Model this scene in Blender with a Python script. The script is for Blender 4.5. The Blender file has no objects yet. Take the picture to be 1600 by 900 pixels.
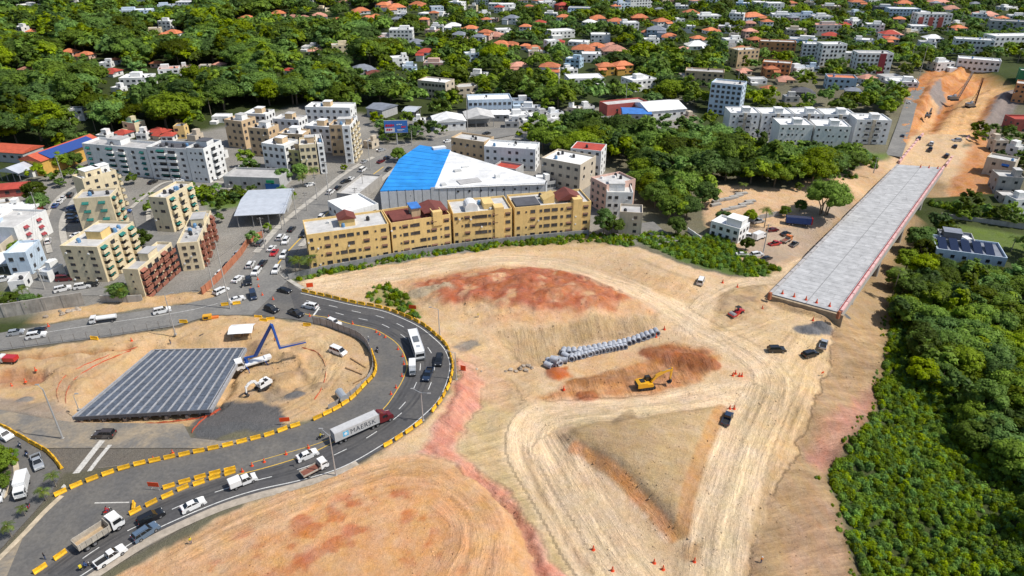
import bpy, math, random
import numpy as np
from mathutils import Vector, Matrix
R = math.radians
scn = bpy.context.scene
COL = scn.collection
random.seed(7)
RNG = np.random.default_rng(11)

# ---------------------------------------------------------------- camera, sky, sun, exposure
CAM_H, PITCH, FPX = 101.0, R(28.5), 1066.67
cd = bpy.data.cameras.new('camera')
cd.sensor_width = 36.0
cd.lens = 36.0 * FPX / 1600.0
cd.clip_start, cd.clip_end = 1.0, 9000.0
cam = bpy.data.objects.new('camera', cd)
COL.objects.link(cam)
cam.location = (0, 0, CAM_H)
cam.rotation_euler = (math.pi / 2 - PITCH, 0, 0)
scn.camera = cam

SUN_EL, SUN_DX, SUN_DY = R(54), 0.985, -0.17      # direction towards the sun (to the right of the view)
wd = bpy.data.worlds.new('World')
scn.world = wd
wd.use_nodes = True
nt = wd.node_tree
sky = nt.nodes.new('ShaderNodeTexSky')
sky.sky_type = 'NISHITA'
sky.sun_disc = False
sky.sun_elevation = SUN_EL
sky.sun_rotation = math.atan2(SUN_DX, SUN_DY)
sky.air_density, sky.dust_density, sky.ozone_density = 1.0, 1.2, 1.0
bg = nt.nodes['Background']
nt.links.new(sky.outputs[0], bg.inputs[0])
bg.inputs[1].default_value = 0.13
ld = bpy.data.lights.new('sun', 'SUN')
ld.energy = 5.0
ld.angle = R(0.5)
ld.color = (1.0, 0.95, 0.87)
sun = bpy.data.objects.new('sun', ld)
COL.objects.link(sun)
sd = Vector((SUN_DX * math.cos(SUN_EL), SUN_DY * math.cos(SUN_EL), math.sin(SUN_EL))).normalized()
sun.rotation_euler = sd.to_track_quat('Z', 'Y').to_euler()
sun.location = (120, -20, 260)
scn.view_settings.view_transform = 'Standard'
scn.view_settings.look = 'None'
scn.view_settings.exposure = -0.06
scn.view_settings.gamma = 1.0
scn.cycles.max_bounces = 6
scn.cycles.diffuse_bounces = 3
scn.cycles.transparent_max_bounces = 6

# ---------------------------------------------------------------- survey: photograph point -> place on the ground
_s, _c = math.sin(PITCH), math.cos(PITCH)
def P(px, py, z=0.0):
 u, v = (px - 800.0) / FPX, (py - 450.0) / FPX
 dz = -_s - v * _c
 t = (z - CAM_H) / dz
 return Vector((u * t, (_c - v * _s) * t, z))
def proj(p):
 x, y, z = p[0], p[1], p[2] - CAM_H
 d = y * _c - z * _s
 return 800 + FPX * x / d, 450 + FPX * (-y * _s - z * _c) / d, d

# ---------------------------------------------------------------- terrain height
CTRL = [  # pixel x, pixel y, height of the ground there
# city, roads: level
(0,300,0),(150,300,0),(300,300,0),(450,300,0),(60,400,0),(200,420,0),(330,400,0),(420,420,0),(0,480,0),(120,470,0),(250,470,0),
(0,540,0),(100,520,0),(200,505,0),(300,485,0),(400,470,0),(470,470,0),(540,480,0),(600,500,0),(650,530,0),(690,575,0),(670,630,0),
(600,690,0),(500,735,0),(400,780,0),(300,820,0),(200,870,0),(100,900,0),(0,900,0),(0,800,0),(100,760,0),(200,700,0),(320,690,0),
(430,660,0),(530,620,0),(570,570,0),(545,520,0),(490,500,0),(40,650,0),(100,660,0),(0,700,0),(620,560,0),(600,610,0),(540,670,0),
(700,520,0),(712,590,0),(690,650,-.3),(640,695,0),(560,740,.2),(450,790,.3),(300,860,.3),(640,470,0),(560,455,0),(490,440,0),
(480,410,0),(560,410,0),(640,395,0),(740,380,0),(850,370,0),(930,362,0),(600,330,0),(700,330,0),(800,310,0),(900,320,0),(980,350,-.5),
(560,250,0),(700,230,0),(850,230,0),(980,250,-1),(1050,320,-1.5),(1100,380,-1.5),(1180,340,-1),(1180,400,-1.5),(1270,340,-1),
(0,200,2),(150,150,4),(300,120,3),(100,60,8),(400,60,4),(450,150,1),(600,100,2),(650,170,0),(800,120,1),(900,60,3),(1000,100,1),
(1100,40,3),(1200,120,0),(1300,60,2),(1300,160,0),(1140,200,-1),(1250,220,-1),(1360,220,-1),(1390,170,0),(1420,80,2),(1560,60,4),
(-300,100,6),(-300,400,0),(-300,800,0),(1900,300,-10),(1900,700,-14),(1900,100,4),(800,1300,-3),(200,1200,0),(1500,1300,-14),
(0,3,8),(500,3,5),(1000,3,4),(1600,3,5),
# foreground platform
(420,880,.8),(560,800,.8),(680,770,.6),(760,810,.4),(800,880,.3),(640,860,.8),(700,735,.3),(640,715,.2),
# pink bank and gully to the right of the bend
(735,610,-1),(745,660,-2.5),(720,705,-1.6),(790,760,-2.4),(850,830,-3.2),(880,890,-3.6),(770,600,-3),(800,640,-4),(780,690,-4),(830,760,-4.6),(900,880,-5),
(830,600,-4.2),(760,540,-1.5),(790,575,-3.6),(730,500,-.3),
# haul road down the middle
(840,700,-5),(900,780,-5),(960,860,-5.2),(1000,900,-5.3),(850,650,-4.8),(930,640,-4.6),(1050,625,-4.2),(1140,615,-3.6),
(1150,700,-4.6),(1120,800,-5.2),(1100,890,-5.4),(1190,600,-3.2),(1230,560,-2.6),(1250,510,-2),(1200,500,-2),(1300,495,-2.2),
# triangle kept higher
(900,685,-3.0),(960,665,-2.8),(1060,650,-2.8),(1105,650,-2.7),(1080,720,-3.4),(1062,790,-3.8),(1055,815,-4.0),(1000,740,-3.2),(950,715,-3.0),
(880,695,-5.2),(930,730,-5.4),(990,780,-5.6),(1045,840,-5.7),
# pipes and cut
(880,560,-4.2),(960,540,-3.8),(1020,530,-3.2),(940,590,-4.6),(1040,575,-4.6),(1110,560,-3),(960,620,-4.8),(1080,600,-4.2),
# plateau with red soil
(640,440,.4),(720,445,1.5),(800,450,2.2),(880,450,2),(950,465,1.2),(1000,475,.2),(700,480,.8),(780,500,1.0),(860,505,.8),(930,492,.5),(990,485,-.3),
(800,540,-2.8),(880,535,-3.4),(960,515,-3.0),(1020,500,-1.6),(620,420,.1),(720,405,.1),(840,400,.1),(960,430,-.5),(1060,480,-1.6),(1090,500,-1.8),
(1000,400,.6),(1060,430,.3),(1120,430,-1),(1150,460,-2),(1120,520,-2.2),(1160,500,-2.6),(1200,440,-1.5),
# right-hand embankment and valley
(1295,540,-2.6),(1275,640,-3.6),(1225,740,-4.8),(1185,860,-5.4),(1170,900,-5.5),
(1340,545,-8),(1330,640,-9),(1270,740,-9.5),(1260,860,-9.5),(1250,900,-9.5),
(1385,520,-13.5),(1385,590,-14),(1365,650,-14.5),(1300,740,-14),(1335,870,-14),(1345,905,-14),
(1500,560,-15),(1500,700,-15.5),(1500,850,-15.5),(1600,650,-15),(1600,480,-14),(1450,460,-14),(1420,420,-13.5),(1600,900,-15),
(1385,450,-13),(1360,470,-10),(1430,380,-12),(1520,370,-10),(1600,350,-10),(1580,420,-12),
(1310,430,-12),(1350,370,-12),(1390,330,-11),(1440,290,-9),
(1480,330,-9),(1500,290,-6),(1520,260,-4),(1560,300,-6),(1600,280,-5),(1590,230,-3),
(1230,440,-1.6),(1260,410,-1.4),(1310,340,-1.2),(1340,300,-1),(1380,262,-.8),(1395,235,0),(1460,225,.6),(1500,218,.6),(1540,215,-2),
# far excavation
(1415,200,0),(1430,160,0),(1450,125,1.5),(1480,175,-5),(1510,150,-5),(1500,190,-4),(1545,150,-5),(1520,125,-2),(1560,118,3),(1530,108,4),
(1500,112,2),(1590,150,2),(1570,200,0),(1550,225,-3),
# inner island
(60,600,-1),(140,590,-1.2),(220,540,-.8),(330,525,0),(420,530,.1),(500,540,0),(540,580,-.2),(480,600,-.8),(420,610,-1),(360,620,-2.5),
(300,600,-3.2),(200,600,-3.2),(160,640,-2.6),(260,645,-2.4),(320,645,-2.2),(390,560,-2.2),(370,590,-2.6),(240,560,-3),(340,560,-3),(90,560,-.5),
(20,620,-1),(0,580,-.6),(340,670,0),(400,650,0),
]
_cp = []
for a, b, z in CTRL:
 q = P(a, b, z)
 _cp.append((q.x, q.y, z))
for k in range(24):
 a = 2 * math.pi * k / 24
 _cp.append((2600 * math.cos(a), 600 + 2600 * math.sin(a), 0.0))
_cp = np.array(_cp)
_C2 = 2.5 ** 2
def _phi(d2): return np.sqrt(d2 + _C2)
_A = _phi(((_cp[:, None, :2] - _cp[None, :, :2]) ** 2).sum(-1))
_n = len(_cp)
_M = np.zeros((_n + 1, _n + 1))
_M[:_n, :_n] = _A - 0.6 * np.eye(_n)
_M[:_n, _n] = 1; _M[_n, :_n] = 1
_W = np.linalg.solve(_M, np.append(_cp[:, 2], 0))
def H(x, y):
 x = np.asarray(x, float); y = np.asarray(y, float)
 sh = x.shape
 x = x.ravel(); y = y.ravel()
 out = np.empty(len(x))
 for i in range(0, len(x), 20000):
  d2 = (x[i:i+20000, None] - _cp[None, :, 0]) ** 2 + (y[i:i+20000, None] - _cp[None, :, 1]) ** 2
  out[i:i+20000] = _phi(d2) @ _W[:_n] + _W[_n]
 return out.reshape(sh)
def h1(x, y):
 return float((np.sqrt((x - _cp[:, 0]) ** 2 + (y - _cp[:, 1]) ** 2 + _C2) @ _W[:_n]) + _W[_n])
def G(px, py, up=0.0):
 z = 0.0
 for _ in range(14):
  p = P(px, py, z)
  z += 0.7 * (h1(p.x, p.y) - z)
 p = P(px, py, z)
 p.z = z + up
 return p
def XY(pts): return np.array([[*(G(a, b))[:2]] for a, b in pts])

# numpy value noise, fractal
_perm = RNG.permutation(4096)
_val = RNG.random(4096)
def vnoise(x, y, s=0):
 xi = np.floor(x).astype(np.int64); yi = np.floor(y).astype(np.int64)
 fx = x - xi; fy = y - yi
 fx = fx * fx * (3 - 2 * fx); fy = fy * fy * (3 - 2 * fy)
 def hsh(a, b): return _val[_perm[(_perm[(a + s * 131) & 4095] + b) & 4095]]
 return (hsh(xi, yi) * (1 - fx) + hsh(xi + 1, yi) * fx) * (1 - fy) + (hsh(xi, yi + 1) * (1 - fx) + hsh(xi + 1, yi + 1) * fx) * fy
def fbm(x, y, s=0, o=4):
 r = 0; a = .5; t = 0
 for k in range(o):
  r = r + a * vnoise(x * 2 ** k, y * 2 ** k, s + k); t += a; a *= .5
 return r / t - .5

# ---------------------------------------------------------------- polygons and polylines
def pip(x, y, poly):
 ins = np.zeros(x.shape, bool)
 n = len(poly)
 for i in range(n):
  x0, y0 = poly[i]; x1, y1 = poly[(i + 1) % n]
  if y0 == y1: continue
  c = ((y0 > y) != (y1 > y)) & (x < (x1 - x0) * (y - y0) / (y1 - y0) + x0)
  ins ^= c
 return ins
def pldist(x, y, line, closed=False):
 """distance to a polyline, signed offset across it, length along it"""
 best = np.full(x.shape, 1e9); side = np.zeros(x.shape); along = np.zeros(x.shape)
 n = len(line); acc = 0.0
 for i in range(n if closed else n - 1):
  x0, y0 = line[i]; x1, y1 = line[(i + 1) % n]
  dx, dy = x1 - x0, y1 - y0
  L = math.hypot(dx, dy)
  if L < 1e-6: continue
  t = np.clip(((x - x0) * dx + (y - y0) * dy) / L / L, 0, 1)
  ex, ey = x - x0 - t * dx, y - y0 - t * dy
  d = np.hypot(ex, ey)
  m = d < best
  best = np.where(m, d, best)
  side = np.where(m, (dx * ey - dy * ex) / L, side)
  along = np.where(m, acc + t * L, along)
  acc += L
 return best, side, along
def pmask(x, y, poly, soft):
 d, _, _ = pldist(x, y, poly, True)
 d = np.where(pip(x, y, poly), d, -d)
 return np.clip(d / soft * .5 + .5, 0, 1)
def smooth(pts, n=6, closed=False):
 """Catmull-Rom through the points"""
 pts = [Vector((p[0], p[1], p[2] if len(p) > 2 else 0)) for p in pts]
 out = []
 m = len(pts)
 for i in range(m if closed else m - 1):
  if closed: a, b, c, d = pts[i - 1], pts[i], pts[(i + 1) % m], pts[(i + 2) % m]
  else: a, b, c, d = pts[max(i - 1, 0)], pts[i], pts[i + 1], pts[min(i + 2, m - 1)]
  for k in range(n):
   t = k / n
   out.append(.5 * ((2 * b) + (c - a) * t + (2 * a - 5 * b + 4 * c - d) * t * t + (3 * b - a - 3 * c + d) * t ** 3))
 if not closed: out.append(pts[-1])
 return out
def resample(pts, step):
 out = [Vector(pts[0])]; need = step
 for a, b in zip(pts, pts[1:]):
  a = Vector(a); b = Vector(b)
  L = (b - a).length; s = need
  while s <= L:
   out.append(a.lerp(b, s / L)); s += step
  need = s - L
 return out

# ---------------------------------------------------------------- mesh builder
class MB:
 def __init__(s): s.v = []; s.f = []; s.m = []; s.cur = 0
 def mat(s, i): s.cur = i; return s
 def face(s, pts, m=None):
  n = len(s.v); s.v += [tuple(p) for p in pts]
  s.f.append(tuple(range(n, n + len(pts)))); s.m.append(s.cur if m is None else m)
 def box(s, c, sz, rz=0, M=None, taper=1.0, ty=None):
  hx, hy, hz = sz[0] / 2, sz[1] / 2, sz[2] / 2
  ty = taper if ty is None else ty
  ps = [(-hx, -hy, -hz), (hx, -hy, -hz), (hx, hy, -hz), (-hx, hy, -hz),
   (-hx * taper, -hy * ty, hz), (hx * taper, -hy * ty, hz), (hx * taper, hy * ty, hz), (-hx * taper, hy * ty, hz)]
  ca, sa = math.cos(rz), math.sin(rz)
  n = len(s.v)
  for x, y, z in ps:
   if M is not None:
    q = M @ Vector((x, y, z)); s.v.append((q.x + c[0], q.y + c[1], q.z + c[2]))
   else: s.v.append((c[0] + x * ca - y * sa, c[1] + x * sa + y * ca, c[2] + z))
  for q in ((0, 3, 2, 1), (4, 5, 6, 7), (0, 1, 5, 4), (1, 2, 6, 5), (2, 3, 7, 6), (3, 0, 4, 7)):
   s.f.append(tuple(n + k for k in q)); s.m.append(s.cur)
  return s
 def b2(s, lo, hi):
  return s.box([(lo[i] + hi[i]) / 2 for i in range(3)], [abs(hi[i] - lo[i]) for i in range(3)])
 def tube(s, p0, p1, r0, r1=None, n=8, cap=True):
  r1 = r0 if r1 is None else r1
  p0 = Vector(p0); p1 = Vector(p1)
  q = (p1 - p0).to_track_quat('Z', 'Y').to_matrix()
  k = len(s.v)
  for p, r in ((p0, r0), (p1, r1)):
   for i in range(n):
    a = 2 * math.pi * i / n
    s.v.append(tuple(p + q @ Vector((r * math.cos(a), r * math.sin(a), 0))))
  for i in range(n):
   j = (i + 1) % n
   s.f.append((k + i, k + j, k + n + j, k + n + i)); s.m.append(s.cur)
  if cap:
   s.f.append(tuple(k + i for i in reversed(range(n)))); s.m.append(s.cur)
   s.f.append(tuple(k + n + i for i in range(n))); s.m.append(s.cur)
  return s
 def path(s, pts, r, n=6):
  for a, b in zip(pts, pts[1:]): s.tube(a, b, r if not isinstance(r, (list, tuple)) else r[0], None, n)
  return s
 def prism(s, poly, z0, z1, cap=True):
  k = len(s.v); n = len(poly)
  ar = sum(poly[i][0] * poly[(i + 1) % n][1] - poly[(i + 1) % n][0] * poly[i][1] for i in range(n))
  if ar < 0: poly = list(reversed(poly))
  for z in (z0, z1):
   for p in poly: s.v.append((p[0], p[1], z))
  for i in range(n):
   j = (i + 1) % n
   s.f.append((k + i, k + j, k + n + j, k + n + i)); s.m.append(s.cur)
  if cap:
   s.f.append(tuple(k + n + i for i in range(n))); s.m.append(s.cur)
   s.f.append(tuple(k + i for i in reversed(range(n)))); s.m.append(s.cur)
  return s
 def extr(s, prof, y0, y1, inset=0.0):
  """side profile (x,z) pushed along y"""
  k = len(s.v); n = len(prof)
  ar = sum(prof[i][0] * prof[(i + 1) % n][1] - prof[(i + 1) % n][0] * prof[i][1] for i in range(n))
  if ar < 0: prof = list(reversed(prof))
  for y in (y0, y1):
   for x, z in prof: s.v.append((x, y, z))
  for i in range(n):
   j = (i + 1) % n
   s.f.append((k + i, k + j, k + n + j, k + n + i)); s.m.append(s.cur)
  s.f.append(tuple(k + n + i for i in reversed(range(n)))); s.m.append(s.cur)
  s.f.append(tuple(k + i for i in range(n))); s.m.append(s.cur)
  return s
 def lathe(s, prof, c=(0, 0, 0), n=12):
  k = len(s.v); m = len(prof)
  for r, z in prof:
   for i in range(n):
    a = 2 * math.pi * i / n
    s.v.append((c[0] + r * math.cos(a), c[1] + r * math.sin(a), c[2] + z))
  for q in range(m - 1):
   for i in range(n):
    j = (i + 1) % n
    s.f.append((k + q * n + i, k + q * n + j, k + (q + 1) * n + j, k + (q + 1) * n + i)); s.m.append(s.cur)
  return s
 def mesh(s, name, mats, smooth=False):
  me = bpy.data.meshes.new(name)
  me.from_pydata(s.v, [], s.f)
  for m in (mats if isinstance(mats, (list, tuple)) else [mats]): me.materials.append(m)
  if len(me.materials) > 1: me.polygons.foreach_set('material_index', s.m)
  if smooth: me.polygons.foreach_set('use_smooth', [True] * len(s.f))
  me.update()
  return me
 def obj(s, name, mats, parent=None, smooth=False, kind=None):
  return link(name, s.mesh(name, mats, smooth), parent, kind)
def bev(o, w=.05, seg=2, ang=40):
 m = o.modifiers.new('bevel', 'BEVEL'); m.width = w; m.segments = seg; m.limit_method = 'ANGLE'; m.angle_limit = R(ang)
 return o
def link(name, me, parent=None, kind=None, loc=None, rz=None):
 o = bpy.data.objects.new(name, me); COL.objects.link(o)
 if parent is not None: o.parent = parent
 if kind: o['kind'] = kind
 if loc is not None: o.location = loc
 if rz is not None: o.rotation_euler = (0, 0, rz)
 return o
NAMED = []
def tag(o, label, cat, group=None, ordby=None):
 o['label'] = label; o['category'] = cat
 if group: o['group'] = group
 NAMED.append((o, ordby))
 return o
def thing(name, label, cat, loc=(0, 0, 0), rz=0, group=None, ordby=None):
 o = bpy.data.objects.new(name, None); COL.objects.link(o)
 o.empty_display_size = .3
 o.location = loc; o.rotation_euler = (0, 0, rz)
 return tag(o, label, cat, group, ordby)
def dup(root, kids, loc, rz, label, cat, group=None, ordby=None, name=None, scale=None):
 """copy of a thing with copies of its parts and sub-parts; kids = [(part, [sub-parts])]"""
 r = root.copy(); COL.objects.link(r); r.location = loc; r.rotation_euler = (0, 0, rz)
 if scale is not None: r.scale = scale
 tag(r, label, cat, group, ordby)
 for c, gs in kids:
  n = c.copy(); COL.objects.link(n); n.parent = r
  for g in gs:
   d = g.copy(); COL.objects.link(d); d.parent = n
 return r
def kids_of(root):
 return [(c, list(c.children)) for c in root.children]

# ---------------------------------------------------------------- materials
def newmat(name):
 m = bpy.data.materials.new(name); m.use_nodes = True
 return m, m.node_tree, m.node_tree.nodes['Principled BSDF']
_MC = {}
def mat(name, rgb, rough=.7, var=.12, scale=1.5, bump=0.0, metal=0.0, rand=0.0, dirt=0.0, dirtcol=(.12, .10, .08), spec=.4, coat=0):
 if name in _MC: return _MC[name]
 m, nt, b = newmat(name)
 N, L = nt.nodes, nt.links
 tc = N.new('ShaderNodeTexCoord')
 no = N.new('ShaderNodeTexNoise'); no.inputs['Scale'].default_value = scale; no.inputs['Detail'].default_value = 5; no.inputs['Roughness'].default_value = .65
 L.new(tc.outputs['Object'], no.inputs['Vector'])
 mr = N.new('ShaderNodeMapRange'); mr.inputs[1].default_value = .3; mr.inputs[2].default_value = .7
 mr.inputs[3].default_value = 1 - var; mr.inputs[4].default_value = 1 + var
 L.new(no.outputs[0], mr.inputs[0])
 hs = N.new('ShaderNodeHueSaturation'); hs.inputs['Color'].default_value = (*rgb, 1)
 val = mr.outputs[0]
 if rand:
  oi = N.new('ShaderNodeObjectInfo')
  r2 = N.new('ShaderNodeMapRange'); r2.inputs[3].default_value = 1 - rand; r2.inputs[4].default_value = 1 + rand
  L.new(oi.outputs['Random'], r2.inputs[0])
  mu = N.new('ShaderNodeMath'); mu.operation = 'MULTIPLY'
  L.new(val, mu.inputs[0]); L.new(r2.outputs[0], mu.inputs[1]); val = mu.outputs[0]
 L.new(val, hs.inputs['Value'])
 out = hs.outputs[0]
 if dirt:
  # stains that run down a wall: noise stretched along z
  mp = N.new('ShaderNodeMapping'); mp.inputs['Scale'].default_value = (1.1, 1.1, .16)
  L.new(tc.outputs['Object'], mp.inputs[0])
  n2 = N.new('ShaderNodeTexNoise'); n2.inputs['Scale'].default_value = 1.0; n2.inputs['Detail'].default_value = 6; n2.inputs['Roughness'].default_value = .7
  L.new(mp.outputs[0], n2.inputs['Vector'])
  m2 = N.new('ShaderNodeMapRange'); m2.inputs[1].default_value = .48; m2.inputs[2].default_value = .78; m2.inputs[4].default_value = dirt
  L.new(n2.outputs[0], m2.inputs[0])
  mx = N.new('ShaderNodeMix'); mx.data_type = 'RGBA'
  L.new(m2.outputs[0], mx.inputs[0]); L.new(out, mx.inputs[6]); mx.inputs[7].default_value = (*dirtcol, 1)
  out = mx.outputs[2]
 L.new(out, b.inputs['Base Color'])
 b.inputs['Roughness'].default_value = rough
 b.inputs['Metallic'].default_value = metal
 b.inputs['Specular IOR Level'].default_value = spec
 if coat: b.inputs['Coat Weight'].default_value = coat
 if bump:
  bp = N.new('ShaderNodeBump'); bp.inputs['Strength'].default_value = bump; bp.inputs['Distance'].default_value = .05
  L.new(no.outputs[0], bp.inputs['Height']); L.new(bp.outputs[0], b.inputs['Normal'])
 _MC[name] = m
 return m
# ================================================================ ROADS (plan)
OUTER = [(448,440),(477,457),(508,464),(552,474),(598,483),(637,497),(661,509),(679,523),(696,539),(705,556),(708,575),(702,601),(689,628),(668,651),(637,676),(600,700),(559,723),(522,741),(467,758),(400,774),(336,795),(250,833),(202,860),(131,906),(90,935)]
WLINE = [(470,458),(508,467),(552,477),(598,486),(634,500),(657,512),(675,526),(691,541),(700,557),(703,575),(697,600),(684,626),(663,648),(632,673),(596,696),(559,718),(522,735),(467,751),(400,766),(336,787),(250,824),(202,851),(131,897),(80,930)]
YLINE = [(462,488),(490,493),(515,497),(547,506),(585,515),(612,530),(626,544),(634,560),(636,574),(630,592),(620,610),(600,638),(562,667),(504,700),(461,717),(400,735),(345,748),(290,767),(240,788),(193,812),(120,852),(64,893),(20,922)]
INNER = [(394,492),(440,496),(486,504),(512,509),(545,519),(571,535),(583,551),(588,568),(586,585),(574,603),(553,622),(523,643),(484,660),(446,673),(386,691),(320,706),(254,720),(186,737),(118,762),(92,775)]
def flat(pts, z): return [P(a, b, z) for a, b in pts]
PLAZA = [(96,738),(60,700),(0,668),(-60,650),(-60,636),(0,640),(60,652),(118,660),(286,662),(298,684),(345,689),(400,684),(440,676),(450,690),(386,705),(320,720),(254,734),(186,750),(118,775),(97,790),(50,830),(-40,900),(-80,950),(90,950),(140,903),(340,795),(400,770),(480,725),(400,700)]
NORTH = [(-60,530),(0,520),(75,508),(125,499),(200,489),(287,476),(340,463),(362,440),(380,446),(470,446),(500,470),(500,503),(440,497),(400,492),(330,492),(275,509),(162,527),(75,538),(0,548),(-60,556)]
AVENUE = [(352,452),(400,395),(440,350),(490,310),(540,270),(585,245),(612,238),(640,226),(700,212),(760,203),(820,192),(900,181),(1000,168),(1060,172),(1060,180),(1000,180),(900,194),(830,206),(770,217),(700,232),(655,240),(620,262),(580,295),(545,318),(505,350),(470,385),(448,410),(440,428),(452,444),(400,455)]
CITYST = [(0,462),(40,447),(70,425),(78,395),(70,360),(76,330),(96,305),(120,290),(128,296),(112,318),(98,345),(100,375),(112,410),(112,440),(150,444),(170,452),(200,420),(235,392),(214,362),(205,325),(225,308),(262,284),(330,284),(372,288),(372,296),(320,292),(268,296),(236,318),(232,345),(250,368),(280,366),(320,345),(330,352),(288,384),(250,400),(205,440),(190,462),(120,462),(60,468),(0,478)]
LOWLEFT = [(-60,640),(0,668),(40,690),(70,709),(88,726),(94,745),(80,770),(40,815),(-10,870),(-60,920),(-60,780),(0,775),(20,740),(18,715),(0,690),(-60,676)]
ROADP = {k: [tuple(P(a, b, 0)[:2]) for a, b in v] for k, v in dict(bend=OUTER + INNER[::-1][:0] + [(20,950)] + YLINE[::-1] , plaza=PLAZA, north=NORTH, avenue=AVENUE, city=CITYST, low=LOWLEFT).items()}
BEND = OUTER + [(-10,950),(40,830)] + INNER[::-1]
ROADP['bend'] = [tuple(P(a, b, 0)[:2]) for a, b in BEND]

# ================================================================ GROUND (one sheet)
def axis(*seg):
 out = []
 for a, b, st in seg: out += list(np.arange(a, b, st))
 return np.array(out + [seg[-1][1]])
gx = axis((-4200,-1200,300),(-1200,-400,50),(-400,-131,9),(-131,112,.55),(112,170,1.6),(170,330,1.5),(330,600,15),(600,1200,60),(1200,4200,300))
gy = axis((-1200,0,120),(0,72,6),(72,215,.55),(215,290,1.2),(290,540,1.9),(540,1200,14),(1200,5200,250))
XX, YY = np.meshgrid(gx, gy)
gsh = XX.shape
X_, Y_ = XX.ravel(), YY.ravel()
Z_ = H(X_, Y_)
_near = (X_ > -135) & (X_ < 172) & (Y_ > 68) & (Y_ < 335)
_farx = (X_ > 165) & (X_ < 335) & (Y_ > 285) & (Y_ < 545)
C_ = np.zeros((len(X_), 3)); C_[:] = (.16, .15, .10)
T_ = np.zeros((len(X_), 3))                       # streak field: across, along, weight
RO_ = np.zeros(len(X_))                           # roughness of the surface, metres
fn = fbm(X_ * .02, Y_ * .02, 3)
C_ = C_ * (1 + fn[:, None] * .6)
def px2(pts): return [tuple(G(a, b)[:2]) for a, b in pts]
idx = np.where(_near | _farx)[0]
sx, sy = X_[idx], Y_[idx]
wob = fbm(sx * .3, sy * .3, 9, 5) * 3.6          # ragged borders
wob2 = fbm(sx * .3, sy * .3, 29, 5) * 3.6
cx_, cy_ = sx + wob, sy + wob2
col = C_[idx].copy(); trk = T_[idx].copy(); rough = RO_[idx].copy(); zz = Z_[idx].copy()
def soil(pts, c, soft=1.2, amt=1.0, rg=None, ragged=True, streak=None, patch=None):
 global col, rough
 poly = px2(pts)
 m = pmask(cx_ if ragged else sx, cy_ if ragged else sy, poly, soft * .55) * amt
 if patch is not None:
  m = m * np.clip((fbm(sx * patch[0], sy * patch[0], patch[1], 5) + patch[2]) * patch[3], 0, 1)
 col = col * (1 - m[:, None]) + np.array(c) * m[:, None]
 if rg is not None: rough = rough * (1 - m) + rg * m
 if streak is not None:
  a = streak[0]; w = m * streak[1]
  u = sx * math.cos(a) + sy * math.sin(a); v = -sx * math.sin(a) + sy * math.cos(a)
  setstreak(u, v, w)
 return m
def setstreak(u, v, w):
 k = w > trk[:, 2]
 trk[k, 0] = u[k]; trk[k, 1] = v[k]; trk[k, 2] = w[k]
def band(pts, width, c, soft=1.0, amt=1.0, rg=None, st=0.0, patch=None, ragged=True):
 global col, rough
 line = [tuple(p[:2]) for p in smooth([(*q, 0) for q in px2(pts)], 4)]
 d, s, al = pldist(sx, sy, line)
 dd = d + (wob * .35 if ragged else 0)
 m = np.clip((width / 2 - dd) / soft + .5, 0, 1) * amt
 if patch is not None:
  m = m * np.clip((fbm(sx * patch[0], sy * patch[0], patch[1], 5) + patch[2]) * patch[3], 0, 1)
 col = col * (1 - m[:, None]) + np.array(c) * m[:, None]
 if rg is not None: rough = rough * (1 - m) + rg * m
 if st: setstreak(s, al, np.clip((width / 2 + 1 - d) / 1.5, 0, 1) * st)
 return d, s, al
TAN, PALE, ORG, PINK, BRN, RED, DTAN = (.60,.455,.27), (.72,.575,.37), (.60,.34,.15), (.58,.34,.22), (.40,.22,.09), (.40,.165,.075), (.42,.31,.17)
SITE = [(60,960),(300,838),(400,778),(520,745),(600,703),(668,654),(692,628),(708,600),(712,575),(706,552),(690,530),(640,494),(590,478),(480,452),(470,440),(500,432),(612,412),(720,396),(800,386),(920,380),(1000,388),(1060,412),(1160,435),(1210,425),(1290,380),(1330,320),(1400,240),(1500,230),(1560,230),(1560,300),(1480,330),(1400,440),(1395,500),(1385,560),(1365,640),(1290,745),(1330,870),(1350,960)]
soil(SITE, TAN, 1.0, rg=.10)
soil([(1100,288),(1230,296),(1262,282),(1345,262),(1400,242),(1330,330),(1230,430),(1165,430),(1150,390),(1100,350)], (.58,.42,.24), 2, rg=.1)
soil([(1310,500),(1400,500),(1400,440),(1480,335),(1480,290),(1440,250),(1330,330),(1230,430)], (.36,.27,.15), 3, rg=.2)
soil([(1240,335),(1330,300),(1330,330),(1290,360)], (.34,.30,.24), 2, .7)
soil([(1150,360),(1290,345),(1280,400),(1200,420),(1160,400)], (.40,.33,.25), 3, .8)
# far excavation
soil([(1405,225),(1420,140),(1450,110),(1530,100),(1600,112),(1600,150),(1570,180),(1545,225),(1570,235),(1560,310),(1490,335),(1480,300),(1520,225)], (.52,.29,.12), 3, rg=.9)
soil([(1420,140),(1450,110),(1530,100),(1600,112),(1600,150),(1560,190),(1440,205)], (.42,.21,.075), 2, .85, rg=1.3, patch=(.10, 57, .08, 6))
soil([(1530,205),(1560,150),(1590,120),(1600,150),(1570,190),(1545,220)], (.20,.19,.18), 2, .9)
soil([(1448,150),(1466,128),(1480,152),(1466,172)], (.22,.21,.20), 1.5, .9)
band([(1555,130),(1520,160),(1500,190),(1490,215)], 16, (.68,.47,.22), 3, .8, st=.6)
band([(1590,120),(1540,120),(1480,120)], 8, (.66,.40,.16), 3, .8, st=.5)
band([(1440,215),(1450,190),(1460,160)], 6, (.66,.45,.22), 2, .7, st=.5)
soil([(1400,255),(1425,212),(1520,212),(1480,262)], (.60,.45,.26), 1, ragged=False)
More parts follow.
